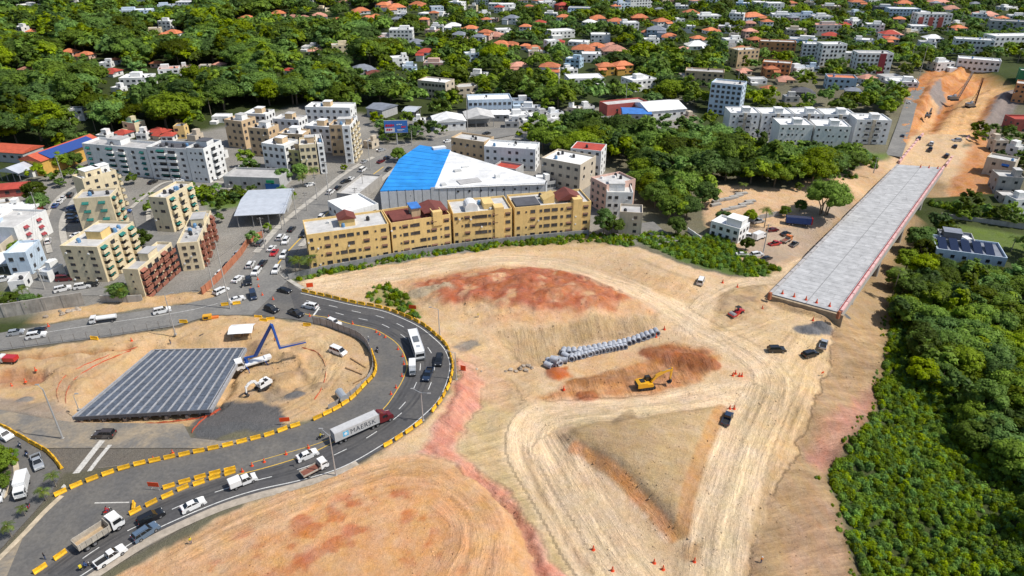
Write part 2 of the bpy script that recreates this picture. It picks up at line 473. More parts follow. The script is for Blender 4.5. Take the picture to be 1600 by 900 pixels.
# verge along the north road
soil([(-60,505),(0,496),(60,487),(140,478),(200,470),(262,460),(330,452),(345,462),(290,474),(200,486),(125,496),(0,518),(-60,528)], (.55,.40,.21), 1.0, rg=.15)
# island in the bend
soil([(-60,560),(0,551),(75,541),(162,530),(275,512),(330,494),(400,494),(440,500),(490,507),(520,514),(548,524),(568,538),(580,556),(582,574),(570,598),(548,617),(520,638),(480,655),(440,666),(400,660),(330,664),(118,662),(0,645),(-60,640)], (.56,.41,.22), .8, rg=.22)
soil([(-60,612),(0,625),(70,628),(140,648),(100,664),(0,650),(-60,645)], (.30,.26,.21), 1.5, .8)
soil([(0,580),(40,572),(70,590),(50,605),(0,606)], (.46,.28,.14), 1.2, .7)
soil([(60,560),(110,556),(190,560),(120,600),(90,640),(75,620)], (.50,.36,.2), 1.5, .7, streak=(.6, .5))
soil([(330,625),(440,632),(440,668),(400,672),(300,692),(305,650)], (.115,.115,.117), 1.0, .97, rg=.14)
soil([(400,610),(470,600),(470,622),(420,630)], (.26,.22,.17), 1.5, .7)
soil([(384,545),(460,520),(500,560),(470,600),(390,600)], (.48,.34,.18), 2, .5, patch=(.2, 41, .1, 4))
band([(505,590),(520,560),(512,530),(480,515)], 6, (.63,.48,.27), 2, .7, st=.8)
# foreground platform
PLAT = [(60,960),(300,842),(400,782),(520,748),(600,712),(660,712),(720,728),(770,762),(805,800),(828,840),(840,900),(845,960)]
soil(PLAT, (.62,.42,.225), 1.0, rg=.05)
soil([(300,960),(400,850),(520,765),(640,722),(710,735),(765,770),(800,805),(822,850),(834,960)], (.63,.385,.175), 2, .8)
soil([(330,850),(430,800),(560,760),(640,770),(690,830),(640,880),(500,890),(380,880)], (.50,.215,.085), 1.5, .75, patch=(.30, 21, -.03, 9))
soil([(180,940),(400,850),(700,850),(840,960)], (.50,.225,.09), 1.5, .6, patch=(.38, 27, -.08, 9))
band([(300,858),(420,800),(540,752),(640,728),(706,748),(755,790),(772,840),(760,900)], 7, (.66,.44,.22), 2, .5, st=.8)
band([(690,790),(712,815),(715,850),(690,900)], 4, (.60,.36,.19), 1.5, .4, st=.9)
# pink bank
soil([(650,706),(690,652),(716,600),(716,560),(740,570),(760,600),(742,650),(705,702),(740,724),(800,775),(840,830),(880,900),(900,960),(848,960),(838,890),(826,840),(800,795),(765,758),(716,724)], (.60,.325,.21), 1.5, .95, rg=.30, streak=(.9, .8))
soil([(735,655),(765,600),(800,590),(835,640),(800,680),(815,720),(850,790),(920,900),(940,960),(885,900),(840,825),(790,765),(738,718),(712,704)], (.46,.365,.20), 2, .9, rg=.25, streak=(2.2, .8))
soil([(700,520),(760,520),(830,560),(845,620),(800,640),(770,600),(720,560)], (.54,.40,.22), 2.5, .8, rg=.2, streak=(2.3, .7))
soil([(705,540),(745,533),(752,543),(720,549)], (.20,.19,.17), .8, .85)
soil([(720,545),(800,600),(790,640),(750,620)], (.60,.40,.25), 3, .5)
# red soil plateau
soil([(596,474),(620,440),(700,424),(830,408),(930,420),(1010,452),(1040,480),(1020,490),(960,492),(880,502),(790,508),(700,500),(660,498)], (.58,.39,.21), 2, rg=.3)
soil([(640,445),(720,428),(830,418),(900,424),(960,440),(985,468),(960,482),(880,488),(800,480),(740,486),(660,470)], RED, 2.5, .95, rg=.7, patch=(.22, 51, .2, 7), streak=(1.3, .6))
soil([(830,450),(900,438),(985,466),(960,484),(880,494),(830,486)], (.44,.21,.10), 1.5, .8, rg=.7, patch=(.3, 53, .16, 7))
soil([(655,452),(700,448),(712,456),(672,462)], (.44,.36,.24), 1.2, .9)
soil([(700,480),(760,474),(800,490),(760,505),(700,500)], (.60,.45,.25), 3, .8)
soil([(640,440),(700,480),(720,520),(690,528),(650,497),(600,476)], (.57,.43,.24), 3, .7, rg=.2)
# bank under the plateau
soil([(775,515),(850,507),(960,494),(1030,490),(1036,505),(1015,520),(940,530),(880,545),(850,575),(815,570)], (.43,.32,.175), 1.5, .9, rg=.15, streak=(.15, .9))
# cut with the excavator
soil([(846,622),(880,596),(960,580),(1010,560),(1010,540),(1060,536),(1110,548),(1130,570),(1100,590),(1020,620),(900,634),(862,634)], (.50,.28,.12), 2, .95, rg=.35, streak=(.2, .8))
soil([(1000,545),(1050,540),(1112,552),(1122,575),(1090,582),(1050,580),(1010,556)], (.34,.17,.07), 1.5, .9, rg=.6)
soil([(880,596),(960,578),(1050,580),(1010,594),(900,606)], (.36,.21,.09), 1, .85, rg=.3)
soil([(852,580),(885,570),(893,588),(868,594)], (.47,.20,.07), 1, 1, rg=.2)
soil([(905,612),(930,608),(945,625),(900,628)], (.38,.19,.08), 1, .9, rg=.3)
soil([(900,560),(1000,548),(1010,565),(930,585),(890,580)], (.60,.42,.22), 2, .9)
# haul roads
band([(945,905),(905,850),(860,775),(822,705),(838,655),(900,642),(1000,634),(1080,625),(1150,612)], 10, PALE, 3, .8, rg=.05, st=.8)
band([(1000,900),(960,850),(910,775),(868,705)], 11, PALE, 4, .75, rg=.05, st=.9)
band([(1125,905),(1138,800),(1168,700),(1205,620),(1200,578),(1150,540),(1100,515),(1050,482),(980,450),(880,416),(780,406),(640,424),(490,446)], 10, PALE, 3, .85, rg=.05, st=.8)
band([(1128,905),(1142,800),(1172,700),(1208,620)], 4, (.76,.62,.39), 2, .9, rg=.03, st=.9)
band([(1085,905),(1100,800),(1140,690),(1180,610)], 6, PALE, 3, .6, rg=.05, st=.9)
band([(1075,515),(1100,475),(1150,446),(1235,428),(1300,385)], 7, PALE, 2.5, .8, rg=.04, st=.8)
band([(1170,520),(1230,500),(1280,510),(1250,590),(1215,680)], 16, (.66,.51,.29), 5, .7, rg=.05, st=.5)
band([(1215,760),(1238,680),(1268,610),(1286,545)], 6, (.62,.46,.25), 3, .7, rg=.1, st=.8)
soil([(845,650),(930,645),(1090,628),(1030,650),(930,668),(870,672)], (.66,.53,.32), 1.5, .8, streak=(-.05, .5))
# triangle
soil([(874,682),(945,662),(1040,650),(1128,636),(1102,690),(1074,770),(1064,836),(1000,768),(935,718)], (.47,.355,.195), 1.0, rg=.06, ragged=False, streak=(1.2, .4))
soil([(950,655),(985,642),(994,654),(960,668)], (.33,.25,.14), 1.0, .8, rg=.15)
band([(880,684),(905,694),(950,718),(1000,762),(1040,808),(1062,836)], 1.7, (.36,.275,.17), .7, .85, rg=.1, ragged=False)
band([(896,700),(940,726),(985,764),(1020,802),(1048,838)], 2.6, (.60,.34,.14), .8, .9, rg=.08, st=.7)
band([(905,715),(950,752),(1000,800),(1040,845)], 1.4, (.78,.62,.44), .8, .6, patch=(.5, 61, .15, 5))
band([(1128,638),(1104,690),(1078,765),(1066,830)], 3.0, (.47,.30,.13), .8, .9, rg=.12, ragged=False)
soil([(1066,850),(1098,850),(1096,874),(1066,876)], (.45,.30,.15), 1, .7, rg=.2)
band([(818,700),(845,770),(880,830),(925,895)], 1.6, (.34,.25,.14), .8, .55)
band([(1168,900),(1185,800),(1215,720),(1245,640)], 1.2, (.38,.27,.13), .8, .5)
# junction bits
soil([(1115,490),(1125,460),(1150,450),(1205,444),(1200,480),(1160,500),(1130,520),(1112,515)], (.48,.36,.20), 1.2, .9, rg=.2, streak=(.8, .5))
soil([(1140,468),(1180,466),(1180,474),(1150,478)], (.27,.21,.14), 1, .6)
band([(1000,405),(1060,430),(1100,440)], 1.5, (.36,.28,.17), 1, .6, rg=.2)
soil([(960,420),(1090,440),(1080,470),(1030,460)], (.55,.38,.19), 2, .6, streak=(-.7, .7))
band([(1255,515),(1290,513)], 5, (.145,.145,.15), .8, .95, rg=.2)
# embankment
soil([(1302,490),(1392,505),(1386,560),(1366,640),(1292,745),(1335,880),(1350,960),(1150,960),(1170,890),(1214,750),(1266,650),(1292,570)], (.37,.265,.145), 1.2, .95, rg=.10, streak=(-1.15, 1.0))
soil([(1290,660),(1372,600),(1355,670),(1290,742),(1260,720),(1270,690)], (.46,.265,.18), 2.5, .85)
soil([(1230,800),(1300,780),(1330,880),(1340,960),(1230,960)], (.42,.29,.18), 3, .6)
soil([(1300,490),(1345,490),(1392,505),(1380,560),(1330,560)], (.47,.345,.18), 4, .5)
# green strip of grass before the yellow blocks and shrub ground
GREEN = (.09,.14,.03)
band([(448,440),(500,424),(612,402),(700,388),(800,376),(925,368),(1000,378),(1060,400),(1160,424)], 2.6, GREEN, 1.0, .9)
soil([(1000,372),(1060,366),(1120,372),(1165,410),(1215,418),(1200,432),(1150,430),(1060,408)], GREEN, 1, .9)
soil([(570,470),(585,450),(610,448),(640,468),(660,490),(620,480)], (.22,.22,.08), 1.2, .7)
soil([(700,380),(930,366),(990,372),(920,392),(800,392)], (.44,.33,.16), 2, .5)
# apply piles of soil
def pile(px, py, r, hgt, ax=1.0, ang=0.0, c=None):
 global zz, col
 q = P(px, py, h1(*P(px, py, 0)[:2])); q = G(px, py)
 ca, sa = math.cos(ang), math.sin(ang)
 dx, dy = sx - q.x, sy - q.y
 u = (dx * ca + dy * sa) / ax; v = -dx * sa + dy * ca
 d = np.hypot(u, v) * (1 + .5 * fbm(sx * .3, sy * .3, int(px) % 50))
 m = np.clip(1 - d / r, 0, 1)
 zz += hgt * m * (1.5 - .5 * m)
 if c is not None:
  k = np.clip(m * 5, 0, 1)[:, None]
  col[:] = col * (1 - k) + np.array(c) * k
for a in [(1050,560,3,1.3,2.2,-.2,(.37,.18,.075)),(1085,565,3.2,1.7,1.6,-.3,(.34,.165,.07)),(1110,572,2.6,1.4,1.3,0,(.36,.175,.07)),(1020,552,2.2,.9,2,0,(.40,.2,.085)),
  (870,584,2.8,1.5,1.1,0,(.47,.19,.07)),(918,620,2.6,1.4,1.2,0,(.38,.18,.075)),(930,595,1.6,.9,5,.1,(.37,.21,.09)),(1020,588,1.4,.8,6,.15,(.38,.22,.10)),
  (462,618,1.8,.8,1.6,.2,(.16,.155,.15)),(500,604,1.6,.7,1.4,0,(.40,.3,.18)),(120,556,1.5,.8,1.8,.2,None),(290,532,1.6,.8,1.8,0,None),(515,575,1.4,.7,1.5,.6,None),(405,538,1.6,.9,1.4,0,(.42,.30,.17)),(440,548,1.5,.9,1.3,.3,None),(40,625,1.4,.6,1.5,0,(.25,.23,.2)),(1268,518,2.6,1.1,1.1,0,(.14,.14,.145)),(1284,510,2.3,1.2,1,0,(.12,.12,.125)),(1322,494,1.5,.6,1,0,(.15,.15,.15)),
  (700,452,4,1.2,1.4,.3,None),(760,440,4,1.0,1.8,.2,None),(740,465,4,1.4,1.5,0,None),(830,440,4.5,1.3,1.5,0,None),(870,462,4,1.5,1.8,.1,None),(910,452,4,1.1,1.6,0,None),(930,475,3.5,1.3,1.6,.3,None),(800,470,3.5,1.2,1.6,0,None),(690,470,3,.9,1.5,0,None),(655,460,3,1.0,1.5,0,(.46,.38,.25)),
  (420,545,3,1.2,1.6,.4,None),(460,560,3,1.4,1.5,.9,None),(480,535,3,1.0,1.4,0,None),(440,590,2.6,1.2,1.8,.3,(.42,.3,.16)),(170,548,2.2,1.0,2.5,0,None),(230,540,2.0,.9,2.5,0,None),(330,530,2,.8,2.5,0,None),(100,580,2.4,1.2,1.4,.5,None),(130,600,2.6,1.4,1.2,.6,None),
  (230,468,1.8,1.1,1.4,0,None),(290,464,1.6,.8,1.8,0,None),(120,490,1.6,.7,2.5,0,None),(60,496,1.6,.7,2.5,0,None),(30,502,1.4,.6,2.5,0,None),
  (1245,486,1.6,1.2,3.5,-.5,(.42,.31,.17)),(1220,476,1.5,.9,3,-.5,(.42,.31,.17)),(1282,496,1.5,.9,3,-.5,(.42,.31,.17))]:
 pile(*a)
# ridge along the ditch of the island and dark open ditch
def ditch(pts, w, dz, c=None):
 global zz, col
 line = px2(pts)
 d, _, _ = pldist(cx_, cy_, line)
 m = np.clip(1 - d / w, 0, 1); m = m * m * (3 - 2 * m)
 zz += dz * m
 if c is not None: col[:] = col * (1 - m[:, None] * .8) + np.array(c) * m[:, None] * .8
ditch([(-20,560),(60,554),(150,549),(200,545)], 1.6, -1.4, (.42,.25,.11))
ditch([(0,655),(50,657),(110,661)], 1.2, -1.0, (.36,.27,.16))
ditch([(818,700),(845,770),(880,830),(925,895)], .9, -.35)
ditch([(1168,900),(1185,800),(1215,720),(1245,640)], .8, -.3)
ditch([(700,452),(800,432),(900,436),(960,456)], 1.5, -.9)
ditch([(716,726),(765,760),(802,798),(826,842),(838,900)], .8, -.4, (.40,.22,.14))
ditch([(0,590),(30,585),(60,592)], 3.5, -2.2, (.40,.22,.10))
# wandering tyre tracks
for pts_, c_ in [([(880,900),(860,800),(830,720),(842,660),(900,640)],1),([(920,900),(890,810),(850,730)],0),([(985,905),(940,840),(900,770),(878,715)],0),([(1110,900),(1120,800),(1150,700),(1190,615)],0),([(1150,900),(1160,800),(1190,690),(1225,600),(1280,530)],0),([(1100,900),(1112,800),(1140,705),(1185,600),(1130,535),(1070,490),(980,446),(860,412)],0),([(1200,510),(1150,530),(1100,540),(1050,530)],0),([(1240,520),(1200,580),(1170,660)],0),([(660,420),(760,402),(860,404),(940,420),(1010,450)],0),([(500,440),(600,420),(700,408)],0),([(350,900),(450,830),(580,770),(680,760),(740,800),(760,860)],0),([(420,900),(520,830),(640,790),(700,810),(728,860)],1),([(240,890),(360,820),(480,775),(600,735)],0),([(1120,515),(1180,512),(1260,530)],0),([(1075,505),(1105,470),(1150,442)],0),([(420,650),(470,620),(505,590),(515,550),(490,520)],0),([(440,655),(500,620),(530,580)],0),([(30,640),(110,610),(200,545)],0)]:
 for off in (-.95, .95):
  L_ = [Vector(p_) for p_ in px2(pts_)]
  q_ = []
  for i_, p_ in enumerate(L_):
   d_ = (L_[min(i_ + 1, len(L_) - 1)] - L_[max(i_ - 1, 0)]).normalized(); q_.append((p_.x - d_.y * off, p_.y + d_.x * off, 0))
  ln_ = [tuple(v_[:2]) for v_ in smooth(q_, 5)]
  d_, _, _ = pldist(sx, sy, ln_)
  m_ = np.clip(1.15 - d_ / .42, 0, 1) * np.clip(.75 + 1.6 * fbm(sx * .15, sy * .15, 33), 0, 1)
  zz -= m_ * .11
  col *= (1 - m_ * .20 if not c_ else 1 + m_ * .12)[:, None]
def raise_(pts, hgt, soft):
 global zz
 zz += hgt * pmask(cx_, cy_, px2(pts), soft)
raise_([(880,678),(945,660),(1040,648),(1120,640),(1098,690),(1070,770),(1060,826),(1005,768),(940,718)], 1.0, 1.6)
raise_([(650,450),(720,432),(830,422),(920,430),(975,458),(1000,476),(960,484),(880,492),(800,492),(740,486),(670,472)], .9, 3.0)
raise_([(1130,488),(1132,465),(1150,455),(1200,448),(1196,476),(1160,494)], 1.0, 1.5)
ditch([(738,735),(775,768),(808,806),(830,850),(842,905)], 2.4, -1.6)
ditch([(112,652),(180,594),(236,546)], 3.2, -2.2); ditch([(334,642),(362,592),(388,548)], 2.6, -1.8)
ditch([(400,600),(440,612),(480,592)], 2.2, -1.3); ditch([(390,560),(430,552),(468,566),(480,588)], 1.5, 1.1)
ditch([(700,656),(724,612),(718,565)], 1.6, .9)
ditch([(1446,200),(1470,172),(1500,148),(1540,132)], 9, -4); ditch([(1530,205),(1558,165),(1595,128)], 6, 3); ditch([(1440,165),(1462,130),(1500,112)], 6, 3)
# lumps
lump = fbm(sx * .55, sy * .55, 70, 4) * 2.0 + fbm(sx * .12, sy * .12, 75, 3) * 1.2
rid = np.abs(fbm(sx * .22 + 30, sy * .35, 80, 4)) * -3 + .6
zz += rough * (lump + rid * .6)
# ruts along the streak field: real relief
ru = fbm(trk[:, 0] * .9, trk[:, 1] * .08, 90, 4)
zz += trk[:, 2] * ru * .5
col *= (1 + (trk[:, 2] * np.clip(ru * .9, -.13, .13))[:, None])
big = fbm(sx * .05, sy * .05, 95, 5)
col *= (1 + big * .35)[:, None]
# lowered under asphalt
for k, poly in ROADP.items():
 m = pmask(sx, sy, poly, 1.0)
 mm = np.clip(m * 2, 0, 1)
 zz = zz * (1 - mm) + np.minimum(zz, -.12) * mm
 zz = np.where(m > .5, -.14, zz)
 dark = np.clip(m * 1.6 - .1, 0, 1)[:, None]
 col[:] = col * (1 - dark) + np.array((.16, .145, .12)) * dark
warm = (col[:, 0] > col[:, 1]) & (col[:, 1] > col[:, 2])
g2 = np.where(warm, (col[:, 1] / col[:, 0]) ** 1.27, 1) ; b2 = np.where(warm, (col[:, 2] / np.maximum(col[:, 0], .01)) ** 1.08, 1)
col = np.where(warm[:, None], np.stack([col[:, 0] * .98, col[:, 0] * .98 * g2, col[:, 0] * .98 * b2], 1), col)
C_[idx] = col; T_[idx] = trk; Z_[idx] = zz
rest = np.ones(len(X_), bool); rest[idx] = False
ri = np.where(rest)[0]
for k in ('avenue', 'city', 'north'):
 mm = pmask(X_[ri], Y_[ri], ROADP[k], 1.0)
 Z_[ri] = np.where(mm > .02, np.minimum(Z_[ri], -.3), Z_[ri])
# town plots are pale, the wooded hills dark
townm = np.zeros(len(X_))
for t in ([(0,300),(140,230),(340,200),(480,160),(580,180),(620,235),(450,440),(350,470),(0,500)], [(620,190),(760,165),(900,170),(1080,150),(1090,215),(700,240)], [(480,420),(600,220),(720,215),(990,280),(1000,380)],
  [(1130,200),(1400,200),(1400,245),(1130,245)]):
 townm = np.maximum(townm, pmask(X_, Y_, px2(t), 4.0))
townm[idx] = townm[idx] * (_near[idx] * (np.abs(C_[idx][:, 0] - .16) < .09))
fn2 = fbm(X_ * .06, Y_ * .06, 5)
tc_ = np.array((.25,.235,.21)) * (1 + fn2[:, None] * .5)
C_ = C_ * (1 - townm[:, None]) + tc_ * townm[:, None]
wood = 1 - np.clip(townm, 0, 1); wood[idx] = 0
C_ = C_ * (1 - wood[:, None]) + (np.array((.045,.06,.018)) * (1 + fn[:, None] * .8)) * wood[:, None]
vm = pmask(X_, Y_, px2([(1395,470),(1400,420),(1450,330),(1700,300),(1800,960),(1352,960),(1338,880),(1296,745),(1368,650),(1388,560)]), 3.0)
C_ = C_ * (1 - vm[:, None]) + np.array((.06,.075,.025)) * vm[:, None]
lawn = pmask(X_, Y_, px2([(1480,350),(1600,368),(1660,378),(1660,400),(1590,392),(1500,372)]), 1.5)
C_ = C_ * (1 - lawn[:, None]) + np.array((.12,.165,.04)) * lawn[:, None]
for t, c_ in (([(1008,85),(1060,75),(1130,95),(1120,120),(1040,130),(1005,115)], (.16,.27,.05)), ([(1100,240),(1390,240),(1385,250),(1240,250),(1110,262)], (.14,.19,.05)), ([(590,155),(620,162),(600,180),(580,175)], (.17,.22,.06)), ([(320,310),(450,300),(460,310),(330,330)], (.13,.19,.05))):
 lm = pmask(X_, Y_, px2(t), 2.0)[:, None]
 C_ = C_ * (1 - lm) + np.array(c_) * lm
nx, ny = gsh[1], gsh[0]
ii = np.arange(nx * ny).reshape(ny, nx)
F = np.stack([ii[:-1, :-1], ii[:-1, 1:], ii[1:, 1:], ii[1:, :-1]], -1).reshape(-1, 4)
def npmesh(name, V, F, mats=(), k=4, smooth=False):
 me = bpy.data.meshes.new(name)
 me.vertices.add(len(V)); me.vertices.foreach_set('co', np.ascontiguousarray(V, np.float32).ravel())
 me.loops.add(len(F) * k); me.loops.foreach_set('vertex_index', np.ascontiguousarray(F, np.int32).ravel())
 me.polygons.add(len(F)); me.polygons.foreach_set('loop_start', np.arange(0, len(F) * k, k, dtype=np.int32))
 if smooth: me.polygons.foreach_set('use_smooth', np.ones(len(F), bool))
 for m in mats: me.materials.append(m)
 me.update(calc_edges=True)
 return me
def vattr(me, name, typ, data):
 a = me.attributes.new(name, typ, 'POINT')
 a.data.foreach_set('color' if typ == 'FLOAT_COLOR' else ('vector' if typ == 'FLOAT_VECTOR' else 'value'), np.ascontiguousarray(data, np.float32).ravel())
def ground_material():
 m, nt, b = newmat('earth')
 N, L = nt.nodes, nt.links
 at = N.new('ShaderNodeAttribute'); at.attribute_name = 'soil'
 tk = N.new('ShaderNodeAttribute'); tk.attribute_name = 'streak'
 tc = N.new('ShaderNodeTexCoord')
 def noise(sc, det=6, rg=.65, vec=None, dist=0):
  n = N.new('ShaderNodeTexNoise'); n.inputs['Scale'].default_value = sc; n.inputs['Detail'].default_value = det; n.inputs['Roughness'].default_value = rg
  n.inputs['Distortion'].default_value = dist
  L.new(vec or tc.outputs['Object'], n.inputs['Vector']); return n.outputs[0]
 def math_(op, a, b_):
  q = N.new('ShaderNodeMath'); q.operation = op
  for i, v in enumerate((a, b_)):
   if isinstance(v, (int, float)): q.inputs[i].default_value = v
   else: L.new(v, q.inputs[i])
  return q.outputs[0]
 def rng(v, lo, hi, a=.3, c=.7):
  q = N.new('ShaderNodeMapRange'); q.inputs[1].default_value = a; q.inputs[2].default_value = c; q.inputs[3].default_value = lo; q.inputs[4].default_value = hi
  L.new(v, q.inputs[0]); return q.outputs[0]
 n1 = noise(.12, 8, .7, None, .6); n2 = noise(.9, 6, .7); n3 = noise(4.5, 5, .75, None, .5); n4 = noise(2.1, 3, .6, None, 1.2)
 sp = N.new('ShaderNodeSeparateXYZ'); L.new(tk.outputs['Vector'], sp.inputs[0])
 cb = N.new('ShaderNodeCombineXYZ')
 L.new(math_('MULTIPLY', sp.outputs[0], 1.0), cb.inputs[0]); L.new(math_('MULTIPLY', sp.outputs[1], .13), cb.inputs[1])
 st = noise(1.7, 5, .68, cb.outputs[0], .35)
 stv = math_('ADD', 1.0, math_('MULTIPLY', math_('SUBTRACT', st, .5), math_('MULTIPLY', sp.outputs[2], 1.0)))
 val = math_('MULTIPLY', math_('MULTIPLY', rng(n1, .90, 1.10), rng(n2, .90, 1.10)), math_('MULTIPLY', rng(n3, .86, 1.12), stv))
 val = math_('MULTIPLY', val, rng(n4, .92, 1.07, .38, .62))
 hs = N.new('ShaderNodeHueSaturation'); L.new(at.outputs['Color'], hs.inputs['Color']); L.new(val, hs.inputs['Value'])
 L.new(rng(noise(.3, 5), 1.12, .88), hs.inputs['Saturation'])
 L.new(rng(noise(.21, 5, .6), .492, .508), hs.inputs['Hue'])
 L.new(hs.outputs[0], b.inputs['Base Color'])
 b.inputs['Roughness'].default_value = .95; b.inputs['Specular IOR Level'].default_value = .15
 hgt = math_('ADD', math_('ADD', math_('MULTIPLY', n2, .6), math_('ADD', math_('MULTIPLY', n3, .30), math_('MULTIPLY', n4, .35))), math_('MULTIPLY', math_('MULTIPLY', st, sp.outputs[2]), 1.0))
 bp = N.new('ShaderNodeBump'); bp.inputs['Strength'].default_value = .9; bp.inputs['Distance'].default_value = .65
 L.new(hgt, bp.inputs['Height']); L.new(bp.outputs[0], b.inputs['Normal'])
 return m
gme = npmesh('ground', np.stack([X_, Y_, Z_], -1), F, [ground_material()], smooth=True)
vattr(gme, 'soil', 'FLOAT_COLOR', np.concatenate([np.clip(C_, .01, .9), np.ones((len(C_), 1))], 1))
vattr(gme, 'streak', 'FLOAT_VECTOR', T_)
ground = link('ground', gme, kind='structure')

# ================================================================ ASPHALT AND MARKINGS
def asphalt(name, rgb, patch, amt):
 m, nt, b = newmat(name)
 N, L = nt.nodes, nt.links
 tc = N.new('ShaderNodeTexCoord')
 def noise(sc, det=6, rg=.65):
  n = N.new('ShaderNodeTexNoise'); n.inputs['Scale'].default_value = sc; n.inputs['Detail'].default_value = det; n.inputs['Roughness'].default_value = rg; n.inputs['Distortion'].default_value = .4
  L.new(tc.outputs['Object'], n.inputs['Vector']); return n.outputs[0]
 r1 = N.new('ShaderNodeMapRange'); r1.inputs[1].default_value = .42; r1.inputs[2].default_value = .68; r1.inputs[4].default_value = amt; L.new(noise(.13, 9, .72), r1.inputs[0])
 mx = N.new('ShaderNodeMix'); mx.data_type = 'RGBA'; L.new(r1.outputs[0], mx.inputs[0]); mx.inputs[6].default_value = (*rgb, 1); mx.inputs[7].default_value = (*patch, 1)
 r2 = N.new('ShaderNodeMapRange'); r2.inputs[1].default_value = .3; r2.inputs[2].default_value = .7; r2.inputs[3].default_value = .82; r2.inputs[4].default_value = 1.2; L.new(noise(1.3), r2.inputs[0])
 hs = N.new('ShaderNodeHueSaturation'); L.new(mx.outputs[2], hs.inputs['Color']); L.new(r2.outputs[0], hs.inputs['Value'])
 L.new(hs.outputs[0], b.inputs['Base Color']); b.inputs['Roughness'].default_value = .85; b.inputs['Specular IOR Level'].default_value = .3
 bp = N.new('ShaderNodeBump'); bp.inputs['Strength'].default_value = .3; bp.inputs['Distance'].default_value = .04; L.new(noise(9, 3), bp.inputs['Height']); L.new(bp.outputs[0], b.inputs['Normal'])
 return m
ASPH_NEW = asphalt('asphalt_new', (.074,.073,.075), (.11,.104,.097), .9)
ASPH_MID = asphalt('asphalt_worn', (.108,.105,.102), (.165,.152,.132), .9)
ASPH_OLD = asphalt('asphalt_dusty', (.165,.155,.14), (.34,.27,.18), 1.0)
ASPH_CITY = asphalt('asphalt_street', (.17,.165,.155), (.24,.23,.21), .9)
def sheet(name, pts, z, m):
 me = bpy.data.meshes.new(name)
 vs = [(a, b, z) for a, b in pts]
 ar = sum(vs[i][0] * vs[(i + 1) % len(vs)][1] - vs[(i + 1) % len(vs)][0] * vs[i][1] for i in range(len(vs)))
 if ar < 0: vs.reverse()
 from mathutils.geometry import tessellate_polygon
 tri = tessellate_polygon([[Vector(v) for v in vs]])
 fs = []
 for t in tri:
  a, b, c = (Vector(vs[i]) for i in t)
  fs.append(t if (b - a).cross(c - a).z > 0 else t[::-1])
 me.from_pydata(vs, [], fs); me.materials.append(m); me.update()
 return link(name, me, kind='structure')
def ribbon(pts, w, dz=0.0):
 """quads along a line of world points"""
 vs, fs = [], []
 for i, p in enumerate(pts):
  t = (pts[min(i + 1, len(pts) - 1)] - pts[max(i - 1, 0)]); t.z = 0; t.normalize()
  nrm = Vector((-t.y, t.x, 0)) * w / 2
  vs += [tuple(p + nrm + Vector((0, 0, dz))), tuple(p - nrm + Vector((0, 0, dz)))]
  if i: fs.append((2 * i - 2, 2 * i - 1, 2 * i + 1, 2 * i))
 return vs, fs
sm2 = lambda pts, z=0: [p for p in smooth([P(a, b, z) for a, b in pts], 5)]
sheet('old_road_plaza', ROADP['plaza'], 0.000, ASPH_OLD)
sheet('north_road', ROADP['north'], 0.006, ASPH_CITY)
sheet('avenue', ROADP['avenue'], 0.011, ASPH_CITY)
sheet('town_street', ROADP['city'], 0.016, ASPH_CITY)
sheet('slip_road', ROADP['low'], 0.021, ASPH_MID)
so, sn = sm2(OUTER), sm2(INNER)
sheet('bend_road', [p[:2] for p in so] + [tuple(P(-10, 950)[:2]), tuple(P(40, 830)[:2])] + [p[:2] for p in reversed(sn)], 0.026, ASPH_MID)
sy_ = sm2(YLINE)
newroad = sheet('new_carriageway', [p[:2] for p in so] + [p[:2] for p in reversed(sy_)], 0.031, ASPH_NEW)
# concrete shoulder along the outside
shv = ribbon(resample(sm2([(559,724),(522,742),(467,759),(400,776),(336,797),(250,836),(202,864),(131,910)]), 1.0), 1.9, .06)
me = bpy.data.meshes.new('road_shoulder'); me.from_pydata(shv[0], [], shv[1]); me.materials.append(mat('shoulder', (.36,.31,.25), .9, .3, .6, .3)); link('road_shoulder', me, kind='structure')
WPAINT = mat('road_paint_white', (.58,.58,.56), .7, .35, 2.0)
YPAINT = mat('road_paint_yellow', (.62,.40,.06), .6, .25, 2.0)
def line_obj(name, pts, w, m, z=.042, parent=None):
 v, f = ribbon(pts, w, z)
 me = bpy.data.meshes.new(name); me.from_pydata(v, [], f); me.materials.append(m); me.update()
 return link(name, me, parent, None if parent else 'structure')
wl = resample(sm2(WLINE), 1.0)
line_obj('edge_line', wl, .22, WPAINT, .0115 + .03, newroad)
yl = resample(sm2(YLINE), 1.0)
line_obj('median_line', yl[:int(len(yl) * .72)], .22, YPAINT, .042, newroad)
line_obj('median_line', resample(sm2([(600,640),(556,668),(500,692),(440,710),(394,723)]), 1.0), .16, YPAINT, .042, newroad)
def bypar(pts, n):
 L = [0]
 for a, b in zip(pts, pts[1:]): L.append(L[-1] + (b - a).length)
 out = []; j = 0
 for i in range(n):
  s = L[-1] * i / (n - 1)
  while j < len(L) - 2 and L[j + 1] < s: j += 1
  t = (s - L[j]) / max(1e-6, L[j + 1] - L[j]); out.append(pts[j].lerp(pts[j + 1], min(1, t)))
 return out
A1, B1 = bypar(yl, 120), bypar(wl, 120)
for fr, i0, i1 in ((.36, 4, 60), (.68, 2, 60), (.5, 60, 120)):
 ln = resample([a.lerp(b, fr) for a, b in list(zip(A1, B1))[i0:i1]], .5)
 k = 0
 while k + 6 < len(ln):
  line_obj('lane_dash', ln[k:k + 7], .18, WPAINT, .042, newroad); k += 16
STAIN = mat('tyre_stain', (.060,.059,.060), .8, .3, .3)
for fr in (.14, .24, .47, .58):
 line_obj('tyre_stain', [a.lerp(b, fr) for a, b in list(zip(A1, B1))[3:117]], .55, STAIN, .0345, newroad)
